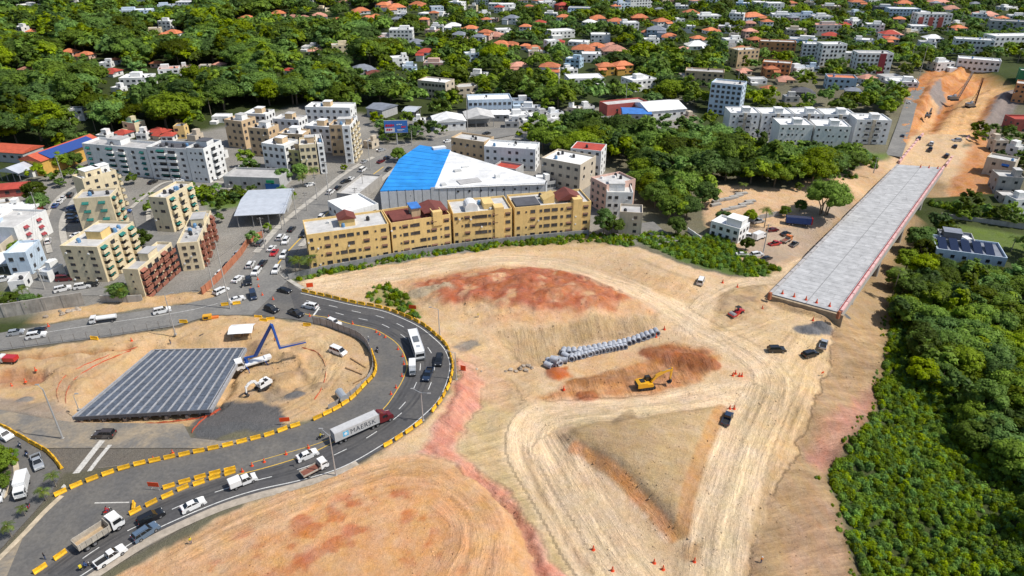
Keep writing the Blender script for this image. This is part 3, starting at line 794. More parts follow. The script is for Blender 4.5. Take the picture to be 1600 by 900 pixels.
SIDEW = mat('sidewalk', (.40,.375,.33), .9, .25, .6)
for pts_, w_ in (([(400,395),(440,350),(490,310),(540,270),(585,245)],2.4),([(470,385),(505,350),(545,318),(580,295),(620,262),(655,240)],2.4),([(78,395),(70,360),(76,330),(96,305),(120,290)],1.8),([(112,410),(100,375),(98,345),(112,318),(128,296)],2.2),([(205,325),(225,308),(262,284),(330,284),(372,288)],1.6),([(232,345),(236,318),(268,296),(320,292),(372,296)],1.6),([(440,428),(452,438),(475,452)],1.4)):
 line_obj('sidewalk', resample(sm2(pts_), 1.0), w_, SIDEW, .12)
# paint on the other roads
for nm, a, b, w in (('stop_line', (490,493), (499,480), .5),):
 line_obj(nm, [P(*a), P(*b)], w, WPAINT, .044, newroad)
av = bpy.data.objects['avenue']; nr = bpy.data.objects['north_road']; pz = bpy.data.objects['old_road_plaza']
MED = resample(sm2([(425,425),(448,395),(480,362),(520,325),(560,290),(600,260)]), 1.0)
line_obj('median_line', MED, .5, YPAINT, .02, av)
line_obj('edge_line', resample(sm2([(30,526),(125,511),(200,500),(290,486),(345,473)]), 1.0), .15, WPAINT, .02, nr)
line_obj('old_white_line', [P(100,762), P(128,728), P(150,700), P(160,688)], 1.3, mat('worn_paint', (.50,.48,.44), .8, .3, 2), .012, pz)
line_obj('old_white_line', [P(128,752), P(150,722), P(172,695)], .9, bpy.data.materials['worn_paint'], .012, pz)
sl = bpy.data.objects['bend_road']
line_obj('worn_white_line', [P(148,786), P(202,785)], .3, bpy.data.materials['worn_paint'], .036, sl)
line_obj('kerb_line', resample(sm2([(97,775),(70,800),(40,832),(0,872),(-30,900)]), 1.0), 1.1, mat('kerb_pale', (.46,.38,.27), .9, .3, .7), .10)
line_obj('kerb_line', resample(sm2([(20,712),(26,740),(10,772),(-20,800)]), 1.0), 1.0, bpy.data.materials['kerb_pale'], .10)
# far roads that follow the ground
def far_road(name, pts, w, m=ASPH_CITY):
 q = resample([G(p[0], p[1]) for p in [(v.x, v.y) for v in smooth([(a, b, 0) for a, b in pts], 4)]], 4.0)
 for p in q: p.z = max(h1(p.x, p.y), -30) + .45
 v, f = ribbon(q, w)
 me = bpy.data.meshes.new(name); me.from_pydata(v, [], f); me.materials.append(m); me.update()
 return link(name, me, kind='structure')
far_road('hillside_street', [(1138,96),(1141,75),(1146,58),(1150,40)], 9)
far_road('side_street', [(1396,245),(1404,222),(1413,195),(1422,165),(1432,145),(1450,132)], 7)
far_road('approach_street', [(1000,350),(1020,368),(1045,384)], 11)
far_road('approach_street', [(640,212),(680,192),(740,178)], 8)
# ================================================================ BUILDINGS
FOOT = []        # (cx, cy, radius) keep trees away
RECTS = []       # pixel box and distance of each building: nothing planted right in front
def W(name, rgb, dirt=.35): return mat('wall_' + name, rgb, .85, .10, .5, .1, dirt=dirt)
WHITE = W('white', (.74,.74,.72), .25); CREAM = W('cream', (.70,.59,.39)); YELL = W('yellow', (.72,.51,.21), .3); TANW = W('tan', (.58,.42,.25)); GREYW = W('grey', (.42,.42,.41), .4)
ORGW = W('orange', (.58,.26,.11)); PINKW = W('pink', (.64,.42,.34)); BLUEW = W('blue', (.42,.56,.68)); BEIGE = W('beige', (.55,.47,.36)); REDW = W('red', (.42,.10,.08)); MAROON = W('maroon', (.28,.04,.05)); OLIVE = W('olive', (.42,.38,.17)); DGREY = W('dark_grey', (.14,.14,.15)); CONC = W('concrete', (.38,.36,.33), .55)
LBLUE = W('pale_blue', (.50,.60,.70)); GOLD = W('gold', (.62,.36,.08))
RF = lambda n, c, d=.3: mat('roof_' + n, c, .85, .22, .35, .15, dirt=0)
R_WHITE = RF('white', (.74,.74,.73)); R_GREY = RF('grey', (.40,.39,.38)); R_CONC = RF('concrete', (.50,.49,.47)); R_ORG = mat('roof_orange', (.52,.17,.075), .8, .3, .5, .3, rand=.28); R_PINK = mat('roof_salmon', (.50,.24,.17), .8, .3, .5, .3, rand=.25); R_RED = RF('red', (.40,.06,.04)); R_BRN = RF('brown', (.16,.045,.035)); R_BLUE = RF('blue', (.05,.18,.50)); R_DARK = RF('dark', (.09,.09,.10)); R_TEAL = RF('teal', (.03,.33,.29)); R_SLATE = RF('slate', (.20,.22,.26))
R_METAL = mat('roof_metal', (.60,.63,.67), .45, .12, .5, metal=.3)
GLASS = mat('window_glass', (.035,.042,.05), .15, .3, .7, rand=.4, spec=.6)
FRAME_D = mat('frame_dark', (.10,.08,.07), .6); FRAME_W = mat('frame_white', (.70,.70,.68), .6)
TEAL = mat('awning_teal', (.015,.13,.11), .7, .2, 1, rand=.25); TERRA = mat('balcony_terracotta', (.27,.105,.07), .8, .2, .8, rand=.15); AWN_BR = mat('awning_brown', (.13,.06,.035), .7, .2, 1, rand=.25)
TANKM = mat('tank_black', (.03,.03,.035), .5, rand=.3); TANKB = mat('tank_blue', (.10,.22,.38), .5, rand=.2); SOLAR = mat('solar_panel', (.012,.02,.05), .2, .2, 2)
ACM = mat('air_unit', (.62,.62,.60), .6, rand=.2)
_shared = {}
def shared(key, fn):
 if key not in _shared: _shared[key] = fn()
 return _shared[key]
def win_mesh(w, h, fm, awn=None):
 """window in local x-z, outside is -y"""
 def mk():
  b = MB()
  f = .09
  b.mat(0)
  b.b2((-w/2, -.07, h/2 - f), (w/2, .0, h/2)); b.b2((-w/2, -.10, -h/2 - .04), (w/2, .0, -h/2 + f))
  b.b2((-w/2, -.07, -h/2 + f), (-w/2 + f, 0, h/2 - f)); b.b2((w/2 - f, -.07, -h/2 + f), (w/2, 0, h/2 - f))
  if w > 1.3: b.b2((-.04, -.065, -h/2 + f), (.04, 0, h/2 - f))
  b.mat(1); b.face([(-w/2 + f, -.02, -h/2 + f), (w/2 - f, -.02, -h/2 + f), (w/2 - f, -.02, h/2 - f), (-w/2 + f, -.02, h/2 - f)])
  return b.mesh('window', [fm, GLASS])
 return shared(('win', w, h, fm.name), mk)
def awn_mesh(w, m, d=.8, h=.7):
 def mk():
  b = MB()
  b.extr([(0, 0), (-d, -h), (-d, -h - .12), (0, -.04)], -w/2, w/2)
  for i, v in enumerate(b.v): b.v[i] = (v[1], v[0], v[2])
  b.f = [tuple(reversed(f)) for f in b.f]
  return b.mesh('awning', m)
 return shared(('awn', w, m.name, d, h), mk)
def balc_mesh(w, m, d=1.1, h=1.0):
 def mk():
  b = MB()
  b.b2((-w/2, -d, -.15), (w/2, -.004, 0)); b.b2((-w/2, -d, 0), (w/2, -d + .12, h)); b.b2((-w/2, -d + .12, 0), (-w/2 + .12, -.004, h)); b.b2((w/2 - .12, -d + .12, 0), (w/2, -.004, h))
  return b.mesh('balcony', m)
 return shared(('balc', w, m.name, d, h), mk)
def tank_mesh(m):
 def mk():
  b = MB(); b.lathe([(.02, 0), (.6, 0), (.64, .2), (.6, 1.1), (.45, 1.35), (.2, 1.42), (.2, 1.52), (.01, 1.54)], n=10); return b.mesh('water_tank', m, smooth=False)
 return shared(('tank', m.name), mk)
def ac_mesh():
 def mk():
  b = MB(); b.b2((-.5, -.4, 0), (.5, .4, .75)); b.lathe([(.3, .76), (.28, .8), (.01, .8)], n=8); return b.mesh('air_conditioner', ACM)
 return shared('ac', mk)
def frame_of(A, B):
 a, b = G(*A), G(*B)
 z = min(a.z, b.z)
 d = b - a; Wd = math.hypot(d.x, d.y)
 return Vector((a.x, a.y, z)), Wd, math.atan2(d.y, d.x)
def reg(t, rz, Wd, D, h):
 M = Matrix.Translation(t) @ Matrix.Rotation(rz, 4, 'Z')
 ps = [M @ Vector((x, y, z)) for x in (0, Wd) for y in (0, D) for z in (h * .25, h)]
 q = [proj(p) for p in ps]
 RECTS.append((min(a[0] for a in q), min(a[1] for a in q), max(a[0] for a in q), max(a[1] for a in q), min(a[2] for a in q)))
 for i in range(max(1, int(Wd / 6)) + 1):
  for j in range(max(1, int(D / 6)) + 1):
   c = M @ Vector((Wd * i / max(1, int(Wd / 6)), D * j / max(1, int(D / 6)), 0))
   FOOT.append((c.x, c.y, 4.5))
def block(name, label, A, B, C=None, D=12, h=12, wall=WHITE, roof=R_WHITE, floors=4, fm=FRAME_D, front=None, side=None, lside=None, para=.8, single=True, group=None, cat='apartment block', pent=(), tanks=0, acs=0, awn=None, bands=False, ww=1.3, wh=1.2, ordby=None, trim=None, blind=()):
 """a flat-roofed building on the two ground points A, B of its front; C = far end of its right-hand side"""
 o, Wd, rz = frame_of(A, B)
 if C is not None:
  c = G(*C); v = Vector((c.x - o.x, c.y - o.y, 0)); D = max(4, -v.x * math.sin(rz) + v.y * math.cos(rz))
 t = thing(name, label, cat, o, rz, group, ordby)
 b = MB(); b.prism([(0, 0), (Wd, 0), (Wd, D), (0, D)], -2.5, h, cap=False); b.obj('wall', wall, t)
 r = MB(); r.b2((.24, .24, h - .5), (Wd - .24, D - .24, h)); ro = r.obj('roof', roof, t)
 if para:
  p = MB()
  for lo, hi in (((0, 0, h - .6), (Wd, .25, h + para)), ((0, D - .25, h - .6), (Wd, D, h + para)), ((0, .25, h - .6), (.25, D - .25, h + para)), ((Wd - .25, .25, h - .6), (Wd, D - .25, h + para))):
   q = .003; p.b2((lo[0] - q, lo[1] - q, lo[2]), (hi[0] + q, hi[1] + q, hi[2]))
  p.obj('parapet', trim or wall, t)
 fh = h / floors
 jo = MB() if not single else None
 brr = random.Random(int(A[0] * 3 + A[1]))
 def put(x, z, face, w, hgt, aw=None, k=0):
  if face == 'f': loc, a = (x, -.005, z), 0
  elif face == 'r': loc, a = (Wd + .005, x, z), math.pi / 2
  else: loc, a = (-.005, x, z), -math.pi / 2
  if brr.random() < .07 and aw is None: return
  if single and aw is None and brr.random() < .16: link('wall_unit', ac_mesh(), t, None, (loc[0] - (.9 if face == 'f' else 0), loc[1] - (.25 if face == 'f' else .9), z - hgt * .9), a).scale = (.55, .5, .6)
  me = win_mesh(w, hgt, fm)
  if single: link('window', me, t, None, loc, a)
  else:
   Mx = Matrix.Translation(loc) @ Matrix.Rotation(a, 4, 'Z')
   n0 = len(jo.v)
   jo.v += [tuple(Mx @ v.co) for v in me.vertices]
   for pl in me.polygons: jo.f.append(tuple(n0 + i for i in pl.vertices)); jo.m.append(pl.material_index)
  if aw is not None:
   typ, am = aw
   if typ == 'awn': link('awning', awn_mesh(w + .5, am), t, None, (loc[0], loc[1], z + hgt / 2 + .12), a)
   elif typ == 'awnS' and (k + int(x)) % 3: link('awning', awn_mesh(w + .2, am, .4, .4), t, None, (loc[0], loc[1], z + hgt / 2 + .1), a)
   elif typ == 'balc': link('balcony', balc_mesh(w + 1.0, am), t, None, (loc[0], loc[1], z - hgt / 2 - .2), a)
   elif typ == 'both':
    link('balcony', balc_mesh(w + 1.0, am if am is TERRA else wall), t, None, (loc[0], loc[1], z - hgt / 2 - .2), a)
    if brr.random() < .72: link('awning', awn_mesh(w + .4, am, .95, .55), t, None, (loc[0], loc[1], z + hgt / 2 + .25), a)
 for face, spec, L in (('f', front, Wd), ('r', side, D), ('l', lside, D)):
  if not spec: continue
  if isinstance(spec, int): spec = [((i + .5) / spec, ww, wh, None) for i in range(spec)]
  for k in range(floors):
   for fx, w, hg, aw in spec:
    if (face, k) in blind: continue
    put(L * fx, fh * k + fh * .56, face, w, min(hg, fh * .7), aw, k)
 if jo is not None and jo.v:
  jo.obj('window', [fm, GLASS], t, kind='stuff')
 if bands:
  for k in range(1, floors):
   m2 = MB()
   m2.b2((-.04, -.05, fh * k - .08), (Wd + .04, -.001, fh * k + .08)); m2.b2((Wd + .001, -.001, fh * k - .08), (Wd + .05, D, fh * k + .08)); m2.obj('floor_band', trim or wall, t)
 for (fx, fy, w, d, ph, pm) in pent:
  m2 = MB(); x, y = fx * Wd, fy * D
  m2.b2((x, y, h), (min(x + w, Wd - .3), min(y + d, D - .3), h + ph)); q = m2.obj('stair_head', pm or wall, t)
  m3 = MB(); m3.b2((x - .15, y - .15, h + ph), (min(x + w, Wd - .3) + .15, min(y + d, D - .3) + .15, h + ph + .18)); m3.obj('roof_slab', roof, q)
 rr = random.Random(int(A[0] * 7 + A[1]))
 for k in range(tanks):
  link('water_tank', tank_mesh(TANKM if rr.random() < .7 else TANKB), t, None, (Wd * (.15 + .7 * rr.random()), D * (.2 + .6 * rr.random()), h + .004), 0)
 for k in range(acs):
  link('air_conditioner', ac_mesh(), t, None, (Wd * (.1 + .8 * rr.random()), D * (.15 + .7 * rr.random()), h + .004), rr.random() * 3)
 reg(o, rz, Wd, D, h)
 return t, Wd, D

# ---- the four yellow blocks behind the site wall
yf = [(.05,1.1,1.1,None),(.15,.6,.6,None),(.235,1.7,1.2,('awnS',AWN_BR)),(.34,1.0,1.0,None),(.42,2.2,1.2,None),(.52,2.2,1.2,None),(.615,1.0,1.0,None),(.71,1.8,1.2,('awnS',AWN_BR)),(.83,.6,.6,None),(.93,1.7,1.2,('awnS',AWN_BR))]
ys = [(.25,1.2,1.1,None),(.7,1.2,1.1,None)]
Ywhere = ['lowest and leftmost of the row, by the avenue palms', 'with dark red sheet roofs, beside the leftmost block', 'with a white curved roof shed, third along the row', 'at the right end of the row, beside the wooded slope']
for i, (A, B, rf) in enumerate([((487,421),(612,402),R_CONC), ((615,401),(706,386),R_BRN), ((710,385),(800,376),R_CONC), ((804,375),(921,364),R_CONC)]):
 t, w_, d_ = block('apartment_block', 'four-storey yellow apartment block ' + Ywhere[i], A, B, D=13, h=11.6, wall=YELL, roof=rf, floors=4, front=yf, side=ys, lside=ys, group='yellow apartment blocks behind the site wall', cat='apartment block', acs=2, tanks=2, para=.7)
 b = MB(); b.extr([(-2.6,0),(2.6,0),(2.6,1.6),(1.3,3.2),(0,3.7),(-1.3,3.2),(-2.6,1.6)], 3, 8)
 if i == 0: so_ = MB(); so_.b2((w_*.42, 4, 11.6), (w_*.42+5, 9, 14.2)); q = so_.obj('stair_head', YELL, t); r = MB(); r.extr([(w_*.42-.5,14.2),(w_*.42+2.5,15.6),(w_*.42+5.5,14.2)],3.5,9.5); r.obj('gable_roof', R_BRN, q)
 if i == 1:
  m = MB(); m.b2((w_*.05,1,11.9),(w_*.38,9,12.6)); m.obj('sheet_roof', R_BRN, t)
  m = MB(); m.b2((w_*.40,4,11.6),(w_*.55,9,14.6)); q = m.obj('stair_head', TANW, t); m = MB(); m.b2((w_*.39,3.6,14.6),(w_*.56,9.4,14.9)); m.obj('roof_slab', R_BLUE, q)
  m = MB(); m.b2((w_*.60,2,11.6),(w_*.97,10,12.3)); m.extr([(w_*.58,13.2),(w_*.78,14.4),(w_*.99,13.2)],1.5,11); m.obj('sheet_roof', R_BRN, t)
  m = MB(); m.b2((w_*.70,-.35,9),(w_*.86,3.5,14)); m.obj('stair_tower', YELL, t)
 if i == 2:
  m = MB(); n = 9
  m.extr([(w_*.33 + 2.2 * math.cos(math.pi * k / n), 11.6 + 1.4 + 1.9 * math.sin(math.pi * k / n)) for k in range(n + 1)] + [(w_*.33 - 2.2, 11.6), (w_*.33 + 2.2, 11.6)], 2, 7); m.obj('vault_shed', R_WHITE, t)
  m = MB(); m.b2((w_*.55,3,11.6),(w_*.72,9,13.6)); m.obj('stair_head', YELL, t)
  m = MB(); m.b2((w_*.70,-.35,0),(w_*.86,3.5,13.2)); m.obj('stair_tower', YELL, t)
 if i == 3:
  m = MB(); m.b2((w_*.03,1,11.9),(w_*.34,9,12.5)); m.obj('sheet_roof', R_DARK, t)
  m = MB(); m.extr([(w_*.40,11.6),(w_*.40+4,11.6),(w_*.40+4,14.8),(w_*.40,13)],3,8); m.obj('stair_head', YELL, t)
  m = MB(); m.extr([(w_*.58,12.6),(w_*.74,14.9),(w_*.92,12.6)],2,10); m.obj('hip_roof', R_BRN, t)
  m = MB(); m.b2((w_*.76,-.35,0),(w_*.88,3.5,13.6)); m.obj('stair_tower', YELL, t)

# ---- left estate
te = lambda: [(.2,1.6,.9,None),(.5,.7,.7,None),(.8,1.6,.9,None)]
def balc_side(n, m, kind='both'): return [((i + .5) / n, 2.2, 1.9, (kind, m)) for i in range(n)]
t, w_, d_ = block('apartment_block', 'cream apartment block with teal awnings, nearest the concrete retaining wall', (112,439), (169,441), (213,398), h=11.5, wall=CREAM, roof=R_CONC, floors=5, front=te(), side=balc_side(4, TEAL), pent=[(.35,.35,5,5,2.6,YELL)], tanks=5, acs=2, group='cream apartment blocks with teal awnings')
t, w_, d_ = block('apartment_block', 'cream apartment block with solar panels on its roof, in the middle of the left estate', (131,364), (187,360), (208,344), h=12.5, wall=CREAM, roof=R_GREY, floors=4, front=[(.3,1.8,1.0,('awn',TEAL)),(.75,1.8,1.0,('awn',TEAL))], side=balc_side(2, TEAL), tanks=4, group='cream apartment blocks with teal awnings')
for k in range(3):
 m = MB(); m.box((w_*.45 + k * 2.4, d_*.5, 11.6), (2.0, 3, .08), M=Matrix.Rotation(R(20), 3, 'X')); m.obj('solar_panel', SOLAR, t)
t, w_, d_ = block('apartment_block', 'tall cream apartment block with teal awnings up its right face, before the white crescent', (146,337), (197,321), (238,297), h=14.0, wall=CREAM, roof=R_WHITE, floors=5, front=4, side=balc_side(4, TEAL), pent=[(.2,.3,6,5,2.4,None),(.6,.5,5,5,2.4,WHITE)], tanks=5, acs=4, group='cream apartment blocks with teal awnings')
t, w_, d_ = block('apartment_block', 'cream apartment block standing alone by the round lawn, teal balconies on its right', (246,361), (273,363), (309,336), h=12.6, wall=CREAM, roof=R_CONC, floors=4, front=[(.25,.8,.8,None),(.65,1.8,1.1,None)], side=balc_side(3, TEAL), tanks=6, acs=2, group='cream apartment blocks with teal awnings')
wf = [(.08,1.6,1.2,('awn',TEAL)),(.24,1.4,1.2,None),(.42,3.0,2.0,('both',TEAL)),(.60,3.0,2.0,('both',TEAL)),(.78,1.4,1.2,None),(.92,1.6,1.2,('awn',TEAL))]
t, w_, d_ = block('apartment_block', 'white crescent block with green balconies, left wing before the teal-roofed house', (141,268), (240,278), D=10, h=12.2, wall=WHITE, roof=R_GREY, floors=5, front=wf, lside=3, fm=FRAME_D, tanks=3, acs=3, para=1.0, pent=[(.3,.4,7,6,2.4,None)], group='white crescent apartment wings')
t, w_, d_ = block('apartment_block', 'white crescent block with green balconies, middle wing with dark roof', (241,279), (301,283), D=10, h=13.4, wall=WHITE, roof=R_DARK, floors=5, front=[(.12,1.4,1.1,None),(.35,3.4,2.0,('both',TEAL)),(.62,3.4,2.0,('both',TEAL)),(.88,1.4,1.1,None)], tanks=5, acs=2, para=1.0, group='white crescent apartment wings')
t, w_, d_ = block('apartment_block', 'white crescent block, plain right wing with balconied end, by the hedge', (302,284), (329,286), (369,271), h=14.2, wall=WHITE, roof=R_DARK, floors=5, front=[(.25,.7,.7,None),(.5,.7,.7,None),(.8,1.3,1.1,None)], side=[(.15,1.2,1.1,None),(.5,3.2,2.0,('balc',WHITE)),(.85,1.2,1.1,None)], tanks=4, para=1.0, pent=[(.2,.4,5,5,2.4,None)], group='white crescent apartment wings')
t, w_, d_ = block('apartment_block', 'apartment block with terracotta balconies, lower wing with plain cream end wall', (205,467), (229,468), (311,424), h=9.4, wall=CREAM, roof=R_GREY, floors=4, front=[(.5,.6,.6,None)], side=[((i + .5) / 5, 2.2, 1.9, ('balc', TERRA) if i % 3 else ('both', TERRA)) for i in range(5)], tanks=4, acs=4, pent=[(.3,.35,6,5,2.6,None)], group='apartment wings with terracotta balconies')
t, w_, d_ = block('apartment_block', 'apartment block with terracotta balconies, upper wing beside the red boundary wall', (287,424), (319,421), (378,366), h=9.2, wall=CREAM, roof=R_GREY, floors=4, front=[(.3,1.2,1.1,None),(.7,1.2,1.1,None)], side=[((i + .5) / 4, 2.2, 1.9, ('both', TERRA) if i % 3 == 0 else ('balc', TERRA)) for i in range(4)], tanks=6, acs=5, pent=[(.3,.55,6,6,2.6,None)], group='apartment wings with terracotta balconies')
# ---- tan and white cluster by the avenue
CL = [((358,229),(385,233),10,13,TANW,R_CONC,3,'tan block at the left edge of the tan and white estate'),
((387,215),(421,217),10,12,WHITE,R_WHITE,4,'white block at the upper left of the tan and white estate'),
((395,243),(426,246),9,13,TANW,R_CONC,3,'tan block with loggia in the left half of the tan and white estate'),
((440,246),(478,248),9,11,TANW,R_WHITE,4,'low tan block in the heart of the tan and white estate'),
((432,224),(472,227),9,12,WHITE,R_CONC,4,'white block with grey roof at the back of the tan and white estate'),
((482,207),(551,209),11,13,WHITE,R_WHITE,7,'long white block at the top of the tan and white estate'),
((482,236),(520,239),9,12,WHITE,R_WHITE,4,'white block in the upper right of the tan and white estate'),
((520,243),(549,243),10,14,TANW,R_CONC,3,'tall tan block beside the balconied white tower'),
((416,268),(451,273),10,12.5,WHITE,R_WHITE,4,'white front block behind the avenue palms'),
((453,270),(472,272),9,10,OLIVE,R_GREY,2,'narrow olive block behind the avenue palms'),
((474,274),(500,272),12,13,CREAM,R_CONC,3,'cream block at the foot of the tan and white estate, by the avenue')]
for A, B, D, h, wl_, rf, n, lb in CL:
 block('apartment_block', lb, A, B, D=D, h=h, wall=wl_, roof=rf, floors=4, front=n, side=3, lside=2, tanks=2, acs=1, pent=[(.35,.4,4,4,2.5,WHITE if wl_ is TANW else TANW)], group='tan and white estate', ww=1.5, wh=1.4)
t, w_, d_ = block('apartment_block', 'white facade with many small windows facing the avenue, before the tan tower', (502,272), (512,271), (541,251), h=13, wall=WHITE, roof=R_CONC, floors=5, side=6, front=1, tanks=2, group='tan and white estate')
t, w_, d_ = block('apartment_block', 'tall white tower with deep balconies at the right end of the tan and white estate', (541,256), (553,256), (580,238), h=17, wall=WHITE, roof=R_CONC, floors=6, front=[(.5,1.4,1.2,None)], side=[((i + .5) / 3, 2.6, 1.8, ('balc', CREAM)) for i in range(3)], tanks=2, pent=[(.2,.3,4,4,2.5,TANW)], group='tan and white estate')

# ---- seven white walk-ups by the bridge
sp_ = [(.14,1.0,1.0,None),(.36,1.8,1.6,('balc',GREYW)),(.64,1.8,1.6,('balc',GREYW)),(.86,1.0,1.0,None)]
sq_ = [(.10,.9,.9,None),(.30,.9,.9,None),(.42,.7,.8,None),(.54,.7,.8,None),(.72,.9,.9,None),(.90,.9,.9,None)]
for A, B, sp, lb in [((1136,213),(1182,214),sp_,'leftmost of the back row'), ((1185,214),(1234,215),sp_,'second from the left of the back row'), ((1236,215),(1278,215),sp_,'third from the left of the back row, partly hidden'), ((1281,216),(1330,217),sp_,'fourth from the left of the back row'), ((1330,225),(1384,226),sp_,'at the right end, nearest the side street'), ((1212,234),(1263,235),sq_,'in the front row, on the left'), ((1267,236),(1321,238),sq_,'in the front row, on the right')]:
 t, w_, d_ = block('apartment_block', 'white four-storey walk-up block ' + lb, A, B, D=13, h=12, wall=WHITE, roof=R_WHITE, floors=4, front=sp, side=3, para=.6, acs=2, group='white walk-up blocks by the bridge', pent=[(.42,.1,4,4,2.8,None)])
 if sp is sp_:
  m = MB(); m.b2((w_*.455,-.5,0),(w_*.545,-.004,12.6)); m.obj('stair_tower', BEIGE, t)

# ---- warehouse with the blue roof
wo = [(594,299),(700,294.5),(852,288.5),(855,281),(706,237),(690,229.5),(656,227),(634,240),(622,250)]
wz = 8.6
wp = [P(a, b, wz) for a, b in wo]
wbase = Vector((wp[0].x, wp[0].y, 0))
wt = thing('warehouse', 'large grey warehouse with a bright blue and white roof, behind the yellow blocks', 'warehouse', wbase)
loc = [(p.x - wbase.x, p.y - wbase.y) for p in wp]
b = MB(); b.prism(loc, -1, wz - .35, cap=False); b.obj('wall', mat('clad_wall', (.50,.52,.54), .6, .12, .6, dirt=.25), wt)
CLAD = mat('clad_panel', (.56,.58,.60), .55, .1, .6, rand=.06, dirt=.25)
fx = Vector((loc[2][0] - loc[0][0], loc[2][1] - loc[0][1])); fl = fx.length; fu = fx / fl; fn_ = Vector((fu.y, -fu.x))
npan = 20
for k in range(npan):
 a, c = loc[0], None
 x0, x1 = fl * k / npan + .08, fl * (k + 1) / npan - .08
 m = MB()
 p0 = Vector(loc[0]) + fu * x0; p1 = Vector(loc[0]) + fu * x1
 if k * 1.0 / npan > .41:   # front line bends a little at the middle
  pass
 m.prism([tuple(p0 + fn_ * .35), tuple(p1 + fn_ * .35), tuple(p1 + fn_ * .22), tuple(p0 + fn_ * .22)], -.5, wz - .1 if k < 6 else wz + .9)
 m.obj('wall_panel', CLAD, wt)
m = MB()
for k in range(npan + 1):
 p = Vector(loc[0]) + fu * (fl * k / npan) + fn_ * .26
 m = MB(); m.box((p.x, p.y, wz / 2), (.14, .3, wz + 1), math.atan2(fu.y, fu.x)); m.obj('seam', mat('seam_dark', (.12,.13,.14), .6), wt)
ventm = MB(); ventm.lathe([(.45, 0), (.45, .12), (.3, .12), (.28, .02), (.01, .02)], n=10)
vme = ventm.mesh('wall_vent', mat('vent_dark', (.04,.04,.045), .6))
for k in range(8):
 p = Vector(loc[0]) + fu * (fl * (.43 + .57 * (k + .5) / 8.2)) + fn_ * .36
 o = link('wall_vent', vme, wt, None, (p.x, p.y, wz - 1.2)); o.rotation_euler = (R(90), 0, math.atan2(fu.y, fu.x))
def roofpoly(name, pts, z, m):
 b = MB(); b.prism([(P(a, c, wz).x - wbase.x, P(a, c, wz).y - wbase.y) for a, c in pts], z - .3, z); return b.obj(name, m, wt)
BLUE_R = mat('blue_sheet', (.02,.25,.66), .45, .22, .2, rand=.10); WHITE_R = mat('white_sheet', (.72,.72,.71), .6, .25, .15, dirt=.25)
# sheets of the blue roof laid side by side
lp = lambda a, b_, t_: (a[0] + (b_[0] - a[0]) * t_, a[1] + (b_[1] - a[1]) * t_)
L0, L1, L2 = (594,299), (622,250), (656,227); Rr0, Rr1 = (678,296), (703,236)
n = 13
for k in range(n):
 def lft(t_):
  return lp(L0, (624,249), t_ / .62) if t_ < .62 else lp((624,249), (656,227), (t_ - .62) / .38)
 def rgt(t_): return lp(Rr0, (704,234.5), t_)
 t0, t1 = k / n, (k + 1) / n - .004
 m = MB(); m.prism([(P(*q, wz).x - wbase.x, P(*q, wz).y - wbase.y) for q in (lft(t0), rgt(t0), rgt(t1), lft(t1))], wz - .25, wz + .25 + .03 * (k % 2)); m.obj('blue_roof_sheet', BLUE_R, wt)
roofpoly('white_roof', [(677.6,296.0),(703.6,234.8),(706,237.3),(853,282),(850,289.2),(700,295)], wz + .1, WHITE_R)
m = MB()
for a, b_ in (((680,296),(851,289.5)),):
 pa, pb = P(*a, wz) - wbase, P(*b_, wz) - wbase
 m.tube((pa.x, pa.y, wz + .5), (pb.x, pb.y, wz + .5), .25, n=4)
m.obj('roof_edge', WHITE_R, wt)
for a, sz in (((686,233),(6,3,1)),((733,284),(9,5,.35)),((693,290),(2,2,.8)),((727,262),(3,1.2,.5)),((777,278),(2.0,1.6,1.4)),((715,268),(3,2,.7))):
 q = P(*a, wz) - wbase; m = MB(); m.box((q.x, q.y, wz + .1 + sz[2] / 2), sz, .4); m.obj('roof_unit', ACM if sz[2] > .4 else R_GREY, wt)
for p in wp: FOOT.append((p.x, p.y, 12))
for k in range(6):
 for j in range(5):
  q = P(620 + k * 42, 240 + j * 15, wz); FOOT.append((q.x, q.y, 9))
RECTS.append((592,227,858,330, proj(wp[0])[2] - 4))

